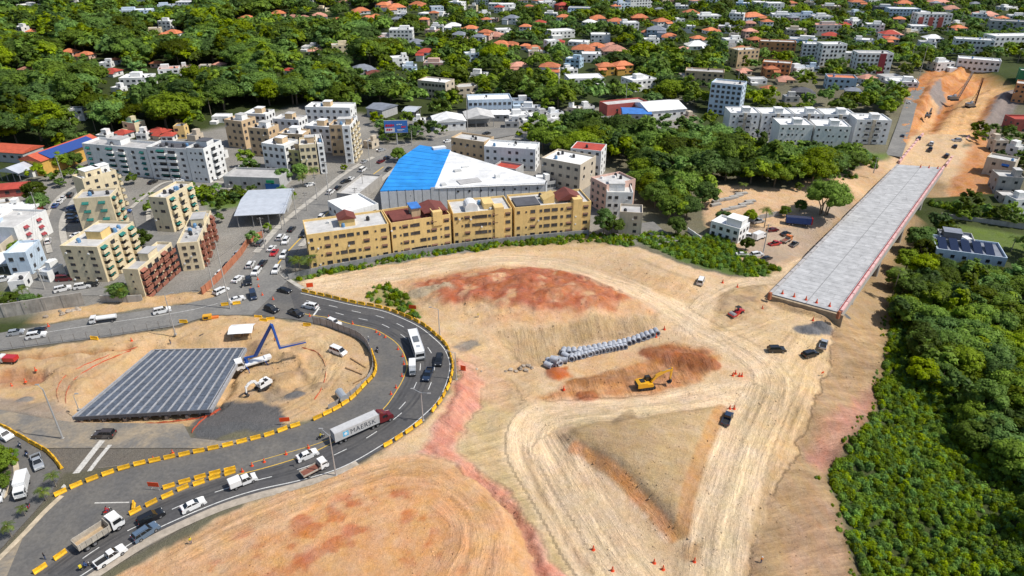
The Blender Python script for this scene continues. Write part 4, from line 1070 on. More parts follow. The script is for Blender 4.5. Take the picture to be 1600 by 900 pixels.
# ---- sheds along the avenue
def shed(name, label, A, B, D, h, wall, roof, rise=1.6, axis='x', cat='shed', open_=False, ribs=True, group=None):
 o, Wd, rz = frame_of(A, B)
 t = thing(name, label, cat, o, rz, group)
 if open_:
  for x in (0.3, Wd / 3, Wd * 2 / 3, Wd - .3):
   for y in (.3, D - .3):
    m = MB(); m.tube((x, y, -1), (x, y, h), .15); m.obj('post', mat('steel_post', (.3,.3,.3), .5), t)
  m = MB(); m.b2((1, D*.5, -1), (Wd - 1, D - .5, h - .3)); m.obj('back_wall', wall, t)
 else:
  m = MB(); m.prism([(0,0),(Wd,0),(Wd,D),(0,D)], -2, h, cap=False); m.obj('wall', wall, t)
  m = MB()
  for x in [Wd * (i + .5) / max(2, int(Wd / 4)) for i in range(max(2, int(Wd / 4)))]:
   link('window', win_mesh(1.6, 1.1, FRAME_D), t, None, (x, -.01, h * .6), 0)
 e = .5
 if axis == 'x':
  m = MB()
  for y0, y1, z0, z1 in ((-e, D / 2, h, h + rise), (D / 2, D + e, h + rise, h)):
   m.face([(-e,y0,z0),(Wd+e,y0,z0),(Wd+e,y1,z1),(-e,y1,z1)]); m.face([(-e,y0,z0-.15),(-e,y1,z1-.15),(Wd+e,y1,z1-.15),(Wd+e,y0,z0-.15)])
  m.face([(-e,-e,h-.15),(Wd+e,-e,h-.15),(Wd+e,-e,h),(-e,-e,h)])
  m.face([(-e,-e,h),(-e,D/2,h+rise),(-e,D+e,h),(-e,D+e,h-.2),(-e,-e,h-.2)]); m.face([(Wd+e,-e,h-.2),(Wd+e,D+e,h-.2),(Wd+e,D+e,h),(Wd+e,D/2,h+rise),(Wd+e,-e,h)])
 else:
  m = MB(); m.extr([(-e,h-.15),(Wd+e,h-.15),(Wd+e,h),(Wd/2,h+rise),(-e,h)], -e, D+e)
 ro = m.obj('roof', roof, t)
 if ribs:
  m = MB(); nb = int(Wd / 1.2)
  for k in range(nb):
   x = Wd * (k + .5) / nb
   if axis == 'x': m.face([(x-.06,-e,h+.03),(x+.06,-e,h+.03),(x+.06,D/2,h+rise+.03),(x-.06,D/2,h+rise+.03)])
  if m.v: m.obj('roof_rib', roof, ro, kind='stuff')
 reg(o, rz, Wd, D, h)
 return t
shed('supermarket_shed', 'pale blue-grey metal roofed shop shed with red fascia, left of the avenue', (372,356), (446,352), 26, 5, GREYW, R_METAL, 1.2, open_=True)
t = block('shop_building', 'long low grey shop with green and blue signs, left of the avenue', (352,294), (439,297), D=12, h=4.5, wall=GREYW, roof=R_GREY, floors=1, front=4, cat='shop', single=True)[0]
m = MB(); m.b2((18,-.2,.2),(24,-.06,2.6)); m.obj('blue_door', mat('blue_panel', (.03,.14,.42), .5), t); m = MB(); m.b2((18.6,-.22,3),(22,-.06,4.2)); m.obj('green_sign', mat('green_panel', (.02,.32,.14), .5), t)
block('annex_building', 'white flat-roofed annex between the warehouse and the avenue', (543,352), (593,338), D=15, h=4.5, wall=WHITE, roof=R_WHITE, floors=1, front=4, cat='annex', lside=4)
shed('workshop', 'blue-grey corrugated roof workshop behind the leftmost yellow block', (510,370), (612,356), 7, 3.6, GREYW, R_METAL, .6)
block('annex_building', 'low concrete annex along the warehouse, beside the avenue', (560,320), (598,288), D=9, h=3.5, wall=CONC, roof=R_CONC, floors=1, cat='annex')
# ---- houses behind and right of the warehouse
block('apartment_block', 'three-storey cream block with flat white roof, just right of the warehouse', (845,287), (905,300), (920,283), h=11, wall=BEIGE, roof=R_WHITE, floors=3, front=5, side=2, tanks=4, acs=4, ww=1.5, group='blocks right of the warehouse')
block('apartment_block', 'white block with a bright red roof terrace, right of the warehouse', (890,272), (937,278), D=11, h=12, wall=WHITE, roof=R_RED, floors=4, front=4, side=2, tanks=1, group='blocks right of the warehouse', para=.2)
block('apartment_block', 'narrow salmon block with stepped terraces, at the edge of the wooded slope', (921,320), (945,334), (975,318), h=11, wall=PINKW, roof=R_CONC, floors=4, front=3, side=3, tanks=2, acs=2, group='blocks right of the warehouse')
block('apartment_block', 'white stepped block beside the salmon block, by the wooded slope', (946,338), (986,340), D=11, h=9.5, wall=WHITE, roof=R_CONC, floors=3, front=4, tanks=3, acs=2, pent=[(.1,.3,6,5,2.8,None)], group='blocks right of the warehouse')
block('apartment_block', 'small beige house with dark windows at the top of the short street', (966,365), (1001,368), D=8, h=8, wall=BEIGE, roof=R_GREY, floors=3, front=[(.7,1.3,1.1,None)], tanks=1, group='blocks right of the warehouse')
block('apartment_block', 'white three-storey block behind the warehouse, with many small windows', (757,262), (836,268), D=11, h=9.5, wall=WHITE, roof=R_WHITE, floors=3, front=7, side=2, tanks=2, acs=3, group='blocks right of the warehouse')
block('apartment_block', 'tan two-storey houses behind the warehouse roof edge', (706,244), (757,252), D=10, h=8.5, wall=TANW, roof=R_CONC, floors=2, front=5, tanks=2, acs=2, group='blocks right of the warehouse')
block('shop_building', 'low shop with a red roof near the white block behind the warehouse', (770,275), (806,281), D=8, h=4, wall=GREYW, roof=R_RED, floors=1, cat='shop')
# ---- house on the right by the yard
block('villa', 'white stepped villa with glass front, above the shrubs by the yard', (1108,367), (1152,381), D=8, h=5, wall=WHITE, roof=R_WHITE, floors=2, front=4, side=3, cat='villa', pent=[(.45,.2,8,5,3,None)], tanks=1)
# ---- right margin
block('apartment_block', 'orange brick block at the right edge, above the excavation', (1578,160), (1640,166), D=12, h=11, wall=ORGW, roof=R_CONC, floors=4, front=7, lside=2, cat='apartment block')
block('apartment_block', 'red house at the right edge, below the orange brick block', (1580,204), (1640,210), D=10, h=7, wall=REDW, roof=R_RED, floors=2, front=5, lside=2, cat='house')
block('apartment_block', 'green netted building under construction at the right edge above the cut', (1588,130), (1640,132), D=10, h=8, wall=W('green_net', (.04,.22,.10)), roof=R_CONC, floors=2, front=3, cat='building')
block('house', 'beige house with a blue awning right of the far bridge end', (1533,272), (1577,282), D=9, h=8, wall=BEIGE, roof=R_CONC, floors=2, front=[(.3,1.5,1.2,None),(.7,2.5,1.4,('awn',R_BLUE))], lside=2, cat='house', tanks=1)
block('house', 'grey unfinished block house right of the bridge', (1552,302), (1590,306), D=9, h=7.5, wall=CONC, roof=R_CONC, floors=2, front=2, lside=2, cat='house', pent=[(.7,.3,4,4,3,None)])
block('house', 'grey villa with a slate roof among the trees right of the bridge', (1462,398), (1517,404), D=10, h=6, wall=GREYW, roof=R_SLATE, floors=2, front=5, lside=2, cat='villa', pent=[(.1,.3,6,5,2.5,DGREY)])
t, w_, d_ = block('house', 'blue-grey villa with rows of solar panels on its roof, right of the bridge', (1455,416), (1565,428), D=14, h=6.5, wall=LBLUE, roof=R_SLATE, floors=2, front=6, lside=2, cat='villa')
for k in range(5):
 m = MB(); m.box((w_*(.12+.17*k), d_*.45, 7.3), (2.8, 8, .1), M=Matrix.Rotation(R(12), 3, 'X')); m.obj('solar_panel', SOLAR, t)

# ---- school and houses at the left edge
t = shed('school_hall', 'orange-walled school with long red and blue roof, at the left edge', (38,272), (72,276), 34, 7, GOLD, mat('roof_schoolred', (.50,.10,.05), .7, .2, .6), 2.4, 'y', cat='school', ribs=False)
m = MB(); m.face([(7.0,4,9.3),(13.2,4,7.25),(13.2,31,7.25),(7.0,31,9.3)]); m.face([(7.0,4,9.2),(7.0,31,9.2),(13.2,31,7.15),(13.2,4,7.15)]); m.obj('blue_roof_sheet', mat('roof_schoolblue', (.03,.07,.26), .5), t)
shed('school_wing', 'low red-roofed school wing left of the orange hall', (-30,250), (40,256), 12, 5, GREYW, bpy.data.materials['roof_schoolred'], 1.6, cat='school')
shed('canopy', 'white tent canopy beside the orange school hall', (2,282), (34,286), 14, 4.5, WHITE, R_METAL, 2.0, 'y', cat='canopy', open_=True, ribs=False)
shed('low_shed', 'long maroon-roofed shed at the left edge, below the school', (-30,312), (40,306), 8, 3.5, REDW, bpy.data.materials['roof_red'], 1, cat='shed')
t = block('house', 'white house with maroon window bands by the curving street', (-20,390), (35,392), (62,362), h=8, wall=WHITE, roof=R_CONC, floors=3, front=[(.6,3,.9,None)], side=[(.3,1.6,.9,('awn',MAROON)),(.7,1.6,.9,('awn',MAROON))], cat='house', acs=2)
shed('low_shed', 'white roofed long shed at the left edge, beside the curving street', (-20,350), (52,346), 10, 4, REDW, R_WHITE, .8, cat='shed')
block('house', 'white two-storey house with a tiled porch, below the maroon-banded house', (18,430), (52,428), (62,408), h=7, wall=LBLUE, roof=R_WHITE, floors=2, front=2, side=2, cat='house')
shed('carport', 'white carport roof at the lower left beside the street bend', (-14,428), (18,424), 10, 3.2, WHITE, R_WHITE, .4, cat='carport', open_=True, ribs=False)
block('house', 'pale house with a flat roof at the far left edge above the retaining wall', (-30,410), (8,408), D=10, h=5, wall=BEIGE, roof=R_SLATE, floors=1, front=3, cat='house')
# ================================================================ HOUSES ON THE FAR SIDE
def house(px, py, wpx, kind='flat', wall=WHITE, roof=None, hpx=None, floors=2, turn=None, label=None, cat='house', group='houses on the hillside', name='house', D=None):
 q = G(px, py); s = FPX / proj(q)[2]
 w = wpx / s; h = (hpx / s / .97) if hpx else 3.1 * floors
 rr = random.Random(int(px * 13 + py * 7))
 d = D or max(6, min(w * .75, 15))
 a = (rr.random() - .5) * .9 if turn is None else turn
 roof = roof or (R_ORG if kind == 'hip' else R_WHITE)
 wn = wall.name.split('_', 1)[1].replace('_', ' ')
 rn = roof.name.split('_', 1)[1].replace('_', ' ')
 if label is None:
  if kind == 'hip': label = f'{wn} house with {rn} hipped roof'
  else: label = f'{["one","two","three","four","five","six"][floors-1]}-storey {wn} flat house with {rn} roof'
 t = thing(name, label, cat, q, a, group, 'far')
 if kind == 'hip': h = min(h, 3.1 * floors)
 m = MB(); m.prism([(-w/2,0),(w/2,0),(w/2,d),(-w/2,d)], -3, h, cap=(kind != 'hip')); m.obj('wall', wall, t)
 if kind == 'hip':
  e = .6; rh = min(w, d) * .26; rx = max(.2, w / 2 - d / 2)
  m = MB(); c = [(-w/2-e,-e,h),(w/2+e,-e,h),(w/2+e,d+e,h),(-w/2-e,d+e,h)]; r0, r1 = (-rx, d/2, h+rh), (rx, d/2, h+rh)
  m.face([c[0],c[1],r1,r0]); m.face([c[1],c[2],r1]); m.face([c[2],c[3],r0,r1]); m.face([c[3],c[0],r0]); m.face([c[3],c[2],c[1],c[0]]); m.obj('roof', roof, t)
  if wpx > 18:
   w2, d2 = w * .45, d * .6
   m = MB(); x0 = w * (.1 if rr.random() < .5 else -.55)
   m.b2((x0, -d2 * .6, -3), (x0 + w2, .2, h * .72)); pw = m.obj('porch', wall, t)
   m = MB(); m.face([(x0-.4,-d2*.6-.4,h*.72),(x0+w2+.4,-d2*.6-.4,h*.72),(x0+w2+.4,.3,h*.72+1.5),(x0-.4,.3,h*.72+1.5)]); m.face([(x0-.4,-d2*.6-.4,h*.7),(x0-.4,.3,h*.7),(x0+w2+.4,.3,h*.7),(x0+w2+.4,-d2*.6-.4,h*.7)]); m.obj('porch_roof', roof, pw)
 else:
  m = MB(); p_ = .5
  for lo, hi in (((-w/2,0,h),(w/2,.25,h+p_)),((-w/2,d-.25,h),(w/2,d,h+p_)),((-w/2,.25,h),(-w/2+.25,d-.25,h+p_)),((w/2-.25,.25,h),(w/2,d-.25,h+p_))): m.b2(lo, hi)
  m.obj('parapet', wall, t)
  m = MB(); m.b2((-w/2+.26,.26,h-.2),(w/2-.26,d-.26,h+.06)); m.obj('roof', roof, t)
  if rr.random() < .75:
   w2 = w * (.3 + .25 * rr.random()); x0 = -w/2 + .3 + (w - w2 - .6) * rr.random()
   m = MB(); m.b2((x0, d*.35, h+.06), (x0 + w2, d*.35 + max(3, d*.35), h + 2.7)); m.obj('upper_room', wall if rr.random() < .7 else WHITE, t)
  if rr.random() < .6: link('water_tank', tank_mesh(TANKM), t, None, (w*.3, d*.2, h+.06), 0)
  if floors <= 2 and wpx > 22:
   m = MB(); x0 = -w * .5 if rr.random() < .5 else w * .1
   m.b2((x0, -3.5, -3), (x0 + w * .4, -.01, h * .5)); m.obj('front_wing', wall, t)
 m = MB(); nw = max(2, int(w / 3.4)); fh = h / floors
 for k in range(floors):
  for i in range(nw):
   if rr.random() < .12: continue
   x = -w/2 + w * (i + .5) / nw; z = fh * (k + .52); ww_, hh = 1.5 + rr.random() * .8, fh * .42
   m.b2((x - ww_/2, -.06, z - hh/2), (x + ww_/2, -.002, z + hh/2))
  for i in range(max(1, int(d / 4))):
   y = d * (i + .5) / max(1, int(d / 4)); z = fh * (k + .52); hh = fh * .42
   m.b2((-w/2 - .06, y - .7, z - hh/2), (-w/2 - .002, y + .7, z + hh/2)); m.b2((w/2 + .002, y - .7, z - hh/2), (w/2 + .06, y + .7, z + hh/2))
 if m.v: m.obj('window', GLASS, t, kind='stuff')
 M = Matrix.Translation(q) @ Matrix.Rotation(a, 4, 'Z')
 ps = [proj(M @ Vector((x, y, z))) for x in (-w/2, w/2) for y in (0, d) for z in (h * .45, h + 1)]
 RECTS.append((min(p[0] for p in ps), min(p[1] for p in ps), max(p[0] for p in ps), max(p[1] for p in ps), min(p[2] for p in ps)))
 c = M @ Vector((0, d / 2, 0)); FOOT.append((c.x, c.y, max(w, d) * .55))
 return t
Fl, Hp = 'flat', 'hip'
HS = [ # px, py of the foot, width in px, kind, wall, roof, floors
(38,13,34,Fl,WHITE,R_WHITE,1),(30,54,18,Fl,WHITE,R_WHITE,2),(50,55,16,Hp,WHITE,R_ORG,1),(213,26,46,Fl,LBLUE,R_WHITE,2),(225,10,20,Fl,WHITE,R_WHITE,3),(291,17,28,Fl,WHITE,R_WHITE,3),(262,18,26,Fl,LBLUE,R_GREY,2),(259,50,20,Fl,WHITE,R_WHITE,3),(266,58,26,Hp,WHITE,R_ORG,1),(243,56,18,Fl,CREAM,R_CONC,2),(105,88,22,Hp,PINKW,R_ORG,1),(131,92,21,Hp,PINKW,R_ORG,1),(177,101,12,Hp,WHITE,R_ORG,1),(244,106,17,Hp,PINKW,R_ORG,1),(266,123,30,Fl,WHITE,R_PINK,2),(212,138,44,Fl,WHITE,R_WHITE,2),(165,106,18,Fl,WHITE,R_WHITE,1),(172,119,22,Hp,WHITE,R_RED,1),(182,146,18,Fl,WHITE,R_WHITE,1),(122,189,21,Fl,WHITE,R_WHITE,2),(382,34,23,Hp,WHITE,R_ORG,1),(37,116,16,Hp,PINKW,R_PINK,1),(290,112,18,Fl,BEIGE,R_PINK,1),(320,110,16,Fl,BEIGE,R_CONC,1),(340,108,16,Hp,BEIGE,R_PINK,1),(345,192,26,Fl,WHITE,R_WHITE,1),(205,211,26,Fl,CREAM,R_TEAL,2),(243,216,28,Hp,BEIGE,R_RED,1),(283,217,16,Fl,YELL,R_SLATE,2),(188,218,22,Hp,WHITE,R_RED,1),(222,219,16,Fl,WHITE,R_WHITE,1),(120,8,14,Fl,WHITE,R_WHITE,1),
(477,7,26,Fl,WHITE,R_WHITE,2),(434,26,22,Hp,CREAM,R_ORG,1),(502,18,16,Fl,CREAM,R_WHITE,1),(457,32,18,Hp,REDW,R_PINK,1),(475,33,18,Hp,ORGW,R_PINK,1),(500,29,20,Hp,WHITE,R_PINK,1),(566,22,26,Hp,WHITE,R_ORG,1),(596,17,22,Hp,WHITE,R_ORG,2),(622,21,28,Hp,WHITE,R_ORG,2),(575,33,18,Hp,WHITE,R_ORG,1),(588,30,14,Hp,WHITE,R_ORG,1),(628,27,16,Fl,WHITE,R_WHITE,1),(650,12,24,Hp,WHITE,R_ORG,1),(672,27,44,Fl,WHITE,R_WHITE,1),(684,20,20,Fl,LBLUE,R_GREY,2),(711,17,22,Fl,WHITE,R_WHITE,3),(752,8,22,Fl,WHITE,R_WHITE,2),(773,15,20,Fl,WHITE,R_WHITE,2),(793,16,26,Fl,WHITE,R_WHITE,2),(708,46,23,Hp,WHITE,R_WHITE,1),(627,64,36,Fl,WHITE,R_WHITE,3),(603,64,28,Fl,WHITE,R_PINK,1),(484,80,26,Fl,WHITE,R_CONC,1),(494,86,22,Hp,WHITE,R_PINK,1),(533,90,24,Fl,CREAM,R_CONC,3),(570,116,34,Hp,GREYW,R_SLATE,1),(586,122,22,Hp,BEIGE,R_BRN,1),(448,117,12,Hp,WHITE,R_RED,1),(733,50,22,Hp,WHITE,R_ORG,1),(756,62,20,Hp,PINKW,R_ORG,2),(772,60,20,Hp,PINKW,R_PINK,1),(788,52,24,Fl,WHITE,R_WHITE,1),(780,76,28,Hp,REDW,R_ORG,1),(798,76,22,Hp,LBLUE,R_ORG,1),(732,152,32,Fl,BEIGE,R_CONC,2),(612,14,16,Hp,WHITE,R_PINK,2),(540,8,16,Hp,WHITE,R_PINK,1),(525,36,16,Hp,WHITE,R_ORG,1),
(856,12,26,Fl,WHITE,R_WHITE,2),(846,5,20,Hp,WHITE,R_ORG,1),(904,22,34,Fl,LBLUE,R_GREY,2),(975,18,22,Fl,LBLUE,R_GREY,3),(1000,17,34,Fl,WHITE,R_GREY,4),(935,34,24,Hp,WHITE,R_ORG,1),(962,44,24,Hp,WHITE,R_ORG,2),(1000,38,26,Hp,REDW,R_ORG,2),(1037,44,24,Hp,WHITE,R_ORG,2),(1024,58,28,Hp,LBLUE,R_SLATE,2),(1008,56,16,Hp,WHITE,R_ORG,1),(1081,25,24,Hp,WHITE,R_ORG,1),(1108,40,36,Fl,WHITE,R_WHITE,3),(1148,42,22,Fl,WHITE,R_WHITE,4),(1180,36,36,Hp,LBLUE,R_ORG,2),(880,60,40,Fl,WHITE,R_WHITE,2),(843,46,18,Hp,WHITE,R_RED,2),(938,66,30,Fl,WHITE,R_WHITE,2),(932,78,22,Hp,WHITE,R_ORG,1),(956,78,22,Hp,WHITE,R_PINK,1),(962,86,38,Hp,PINKW,R_PINK,1),(910,84,34,Hp,WHITE,R_ORG,1),(902,72,30,Fl,WHITE,R_WHITE,1),(820,78,16,Hp,WHITE,R_ORG,1),(838,82,22,Hp,WHITE,R_ORG,1),(1018,74,24,Fl,WHITE,R_WHITE,2),(1092,78,34,Hp,WHITE,R_WHITE,1),(1093,66,20,Hp,WHITE,R_ORG,1),(1170,47,18,Hp,PINKW,R_PINK,2),(1173,60,20,Hp,PINKW,R_PINK,2),(1114,53,20,Hp,WHITE,R_ORG,1),(1181,74,20,Hp,ORGW,R_ORG,2),(948,118,26,Hp,GOLD,R_ORG,2),(976,116,28,Hp,GOLD,R_ORG,2),(924,98,30,Fl,WHITE,R_WHITE,2),(894,106,24,Fl,BLUEW,R_WHITE,2),(893,116,22,Fl,WHITE,R_WHITE,1),(916,138,56,Fl,WHITE,R_WHITE,2),(1006,140,44,Fl,WHITE,R_WHITE,2),(1066,82,14,Hp,PINKW,R_PINK,1),(1010,12,20,Fl,WHITE,R_WHITE,2),(985,52,26,Fl,WHITE,R_WHITE,3),(860,26,20,Fl,WHITE,R_WHITE,1),(882,17,20,Hp,REDW,R_RED,2),(918,40,20,Hp,WHITE,R_WHITE,1),(1045,62,20,Hp,WHITE,R_ORG,1),(1060,40,20,Fl,WHITE,R_WHITE,2),(1075,52,20,Fl,WHITE,R_WHITE,2),(1130,52,18,Fl,WHITE,R_WHITE,2),(1160,14,20,Fl,BLUEW,R_WHITE,2),(1190,12,22,Fl,WHITE,R_WHITE,2),(1065,14,20,Fl,WHITE,R_WHITE,1),(1160,82,18,Hp,WHITE,R_ORG,1),
(816,167,30,Fl,LBLUE,R_SLATE,1),(828,178,30,Fl,WHITE,R_METAL,1),(845,190,34,Fl,GREYW,R_WHITE,1),(812,190,34,Fl,WHITE,R_WHITE,1),(1150,176,22,Hp,WHITE,R_ORG,1),(1080,134,30,Fl,BEIGE,R_GREY,2),(1165,118,20,Hp,BEIGE,R_PINK,1),(1185,132,26,Fl,WHITE,R_CONC,1),
(1210,24,26,Fl,WHITE,R_WHITE,4),(1223,33,34,Fl,WHITE,R_WHITE,2),(1256,33,40,Fl,LBLUE,R_SLATE,2),(1297,24,27,Fl,TANW,R_CONC,3),(1285,36,30,Fl,WHITE,R_CONC,2),(1343,24,22,Fl,LBLUE,R_GREY,1),(1384,26,34,Fl,DGREY,R_DARK,3),(1410,34,46,Fl,LBLUE,R_WHITE,4),(1436,34,30,Fl,WHITE,R_WHITE,3),(1365,55,26,Fl,WHITE,R_WHITE,3),(1340,43,24,Fl,WHITE,R_WHITE,2),(1292,56,40,Fl,GREYW,R_PINK,3),(1320,44,18,Hp,WHITE,R_RED,1),(1250,68,46,Fl,BLUEW,R_CONC,1),(1243,58,30,Fl,BEIGE,R_CONC,2),(1205,122,20,Hp,ORGW,R_ORG,2),(1257,114,32,Fl,WHITE,R_METAL,1),(1270,112,18,Fl,LBLUE,R_WHITE,1),(1228,132,24,Hp,CREAM,R_PINK,1),(1254,152,30,Hp,DGREY,R_DARK,1),(1237,160,22,Fl,GREYW,R_WHITE,1),(1330,158,22,Hp,GREYW,R_SLATE,2),(1205,146,20,Hp,WHITE,R_ORG,1),(1395,60,30,Hp,LBLUE,R_PINK,1),(1435,52,26,Fl,WHITE,R_WHITE,2),(1460,66,26,Hp,WHITE,R_WHITE,1),(1475,112,30,Fl,WHITE,R_WHITE,2),(1415,10,24,Hp,WHITE,R_ORG,1),(1470,8,30,Hp,WHITE,R_PINK,1),(1487,18,22,Hp,WHITE,R_PINK,1),(1550,28,24,Hp,WHITE,R_PINK,1),(1530,28,22,Hp,WHITE,R_PINK,1),(1580,16,24,Fl,WHITE,R_WHITE,1),(1590,30,24,Fl,WHITE,R_WHITE,1),(1500,42,20,Fl,BEIGE,R_CONC,1),(1570,34,18,Hp,WHITE,R_ORG,1),(1340,12,22,Hp,WHITE,R_ORG,2),(1365,8,20,Fl,WHITE,R_WHITE,2),(1395,128,30,Fl,WHITE,R_GREY,1),(1412,136,40,Fl,WHITE,R_WHITE,1),(1360,130,26,Hp,WHITE,R_PINK,1),(1320,96,20,Fl,WHITE,R_WHITE,2)]
for h_ in HS: house(h_[0], h_[1], h_[2], h_[3], h_[4], h_[5], floors=h_[6])
# larger far blocks with their own description
BIG = 'apartment blocks on the hillside'
def far_block(label, A, B, D, h, wall, roof, floors, n, ns=2, group=BIG, cat='apartment block', **k):
 return block('apartment_block', label, A, B, D=D, h=h, wall=wall, roof=roof, floors=floors, front=n, side=ns, lside=ns, single=False, group=group, cat=cat, acs=1, tanks=1, ww=1.7, wh=1.5, **k)
far_block('cream three-storey block with strip balconies, above the white workshop hall', (654,153), (697,158), 12, 10.5, BEIGE, R_WHITE, 3, 8)
far_block('pale blue hall with a row of small windows, above the highway', (732,180), (800,178), 14, 8, LBLUE, R_WHITE, 2, 9, cat='hall')
far_block('tan four-storey block beside the hillside street', (1150,106), (1183,103), 12, 12, TANW, R_CONC, 4, 5)
far_block('orange four-storey block right of the hillside street', (1184,90), (1240,92), 12, 12, ORGW, R_CONC, 4, 7)
far_block('orange block lower down beside the hillside street', (1188,118), (1232,121), 11, 9, ORGW, R_CONC, 3, 6)
far_block('tan and orange block in the palms below the green lawn', (1068,134), (1128,138), 12, 9.5, TANW, R_GREY, 3, 7)
far_block('tall pale blue six-storey tower above the white walk-ups', (1105,176), (1153,182), 12, 17, LBLUE, R_CONC, 6, 6)
far_block('white five-storey slab right of the orange blocks, left part', (1250,98), (1278,99), 12, 13.5, WHITE, R_WHITE, 5, 4)
far_block('white five-storey slab right of the orange blocks, right part', (1280,103), (1317,102), 12, 15, WHITE, R_WHITE, 5, 6)
t, w_, d_ = far_block('white block with maroon centre bay on the hillside right', (1334,116), (1389,116), 12, 14, WHITE, R_CONC, 5, 8)
m = MB(); m.b2((w_*.62,-.4,-1),(w_*.80,-.1,14.4)); m.obj('maroon_bay', MAROON, t)
t, w_, d_ = far_block('white block with two red bays near the top right', (1428,48), (1482,48), 13, 15, WHITE, R_CONC, 5, 9)
for f_ in (.05, .34, .62):
 m = MB(); m.b2((w_*f_,-.4,-1),(w_*(f_+.14),-.1,12.5)); m.obj('red_bay', REDW, t)
far_block('blue-walled house with a big orange hip roof, left of the lone tall trees', (1290,139), (1336,141), 12, 7, BLUEW, R_ORG, 2, 5)
far_block('long white office with rows of windows at the right, left wing', (1487,84), (1548,86), 12, 11, WHITE, R_WHITE, 3, 9)
far_block('long white office with rows of windows at the right, right wing', (1549,80), (1620,78), 14, 11, WHITE, R_WHITE, 3, 9)
far_block('modern glass block with blue corner at the right edge', (1540,56), (1620,60), 14, 13, GREYW, R_GREY, 4, 7)
t, w_, d_ = far_block('white modern low block above the excavation', (1492,110), (1560,112), 12, 8, WHITE, R_WHITE, 2, 8)
shed('hangar', 'white curved hangar roof beside the highway, left of the blue tower', (1012,190), (1070,186), 22, 6, WHITE, R_WHITE, 2.5, cat='hangar', ribs=False)
shed('workshop', 'workshop with a blue roof beside the red canopy station', (973,191), (1016,192), 14, 5, GREYW, R_BLUE, 1.2, ribs=False)
t = block('filling_station', 'red and grey canopy station beside the highway', (948,182), (1010,176), D=10, h=6, wall=REDW, roof=R_CONC, floors=1, front=2, cat='station', single=False)[0]
shed('workshop', 'white gabled workshop left of the highway trees', (680,206), (728,203), 14, 5, WHITE, R_WHITE, 2, 'y', ribs=False)
shed('workshop', 'grey arched workshop beside the white gabled workshop', (730,200), (772,198), 16, 5, GREYW, R_CONC, 2, 'y', ribs=False, open_=True)
shed('workshop', 'dark open shed near the billboard', (630,186), (648,187), 12, 4.5, DGREY, R_METAL, 1, ribs=False, open_=True)
shed('workshop', 'slate roofed shed above the billboard', (574,182), (598,186), 14, 5, GREYW, R_SLATE, 1.5, ribs=False)
shed('workshop', 'white long shed above the grey roofs, left of the tall lamp', (750,190), (795,190), 10, 4, GREYW, R_WHITE, 1, ribs=False)
# smaller houses that fill the hillside between the others
for (px, py, w_, k_, wl_, rf_, fl_) in [(20,338,22,Fl,WHITE,R_WHITE,1),(8,330,20,Fl,BEIGE,R_CONC,1),(70,440,22,Fl,WHITE,R_METAL,1),(30,455,22,Fl,WHITE,R_CONC,1),(8,385,22,Fl,LBLUE,R_WHITE,2),(336,250,20,Fl,WHITE,R_CONC,1),(300,222,16,Fl,BEIGE,R_CONC,1),(262,222,18,Hp,WHITE,R_RED,1),(160,222,18,Fl,WHITE,R_WHITE,1),(575,232,16,Fl,BEIGE,R_CONC,1),(655,198,20,Fl,WHITE,R_WHITE,1),(800,200,22,Fl,GREYW,R_GREY,1),(870,186,24,Fl,WHITE,R_METAL,1),(895,178,20,Fl,BEIGE,R_WHITE,1),(920,176,20,Fl,WHITE,R_GREY,1),(1080,192,18,Fl,BEIGE,R_BRN,1),(860,296,18,Fl,GREYW,R_DARK,1),(845,300,20,Fl,WHITE,R_GREY,1),(1592,250,22,Fl,WHITE,R_CONC,2),(1575,318,24,Fl,CONC,R_CONC,1),(1590,335,22,Fl,WHITE,R_GREY,2),(1520,398,26,Fl,WHITE,R_SLATE,1),(1560,240,20,Fl,BEIGE,R_GREY,2)]: house(px, py, w_, k_, wl_, rf_, floors=fl_, group='small houses of the town')
fr = random.Random(44); nadd = 0
for _ in range(2600):
 py = 2 + 126 * fr.random() ** 1.35; px = fr.uniform(600, 1600)
 if px < 600 and py > 60: continue
 if 1420 < px < 1600 and 96 < py: continue
 if 1000 < px < 1135 and 84 < py < 128: continue
 w_ = (13 + py * .13) * fr.uniform(.8, 1.25); hh_ = w_ * .45
 if any(px - w_ * .62 < x1 and px + w_ * .62 > x0 and py - hh_ < y1 and py + 2 > y0 - 1 for x0, y0, x1, y1, dd_ in RECTS): continue
 kd = Hp if fr.random() < .5 else Fl
 house(px, py, w_, kd, fr.choice([WHITE, WHITE, WHITE, LBLUE, CREAM, PINKW, BEIGE]), fr.choice([R_ORG, R_PINK, R_ORG, R_SLATE, R_RED]) if kd == Hp else fr.choice([R_WHITE, R_WHITE, R_CONC, R_GREY]), floors=fr.choice([1, 1, 2, 2, 3]))
 nadd += 1
 if nadd >= 62: break
print('added houses', nadd)
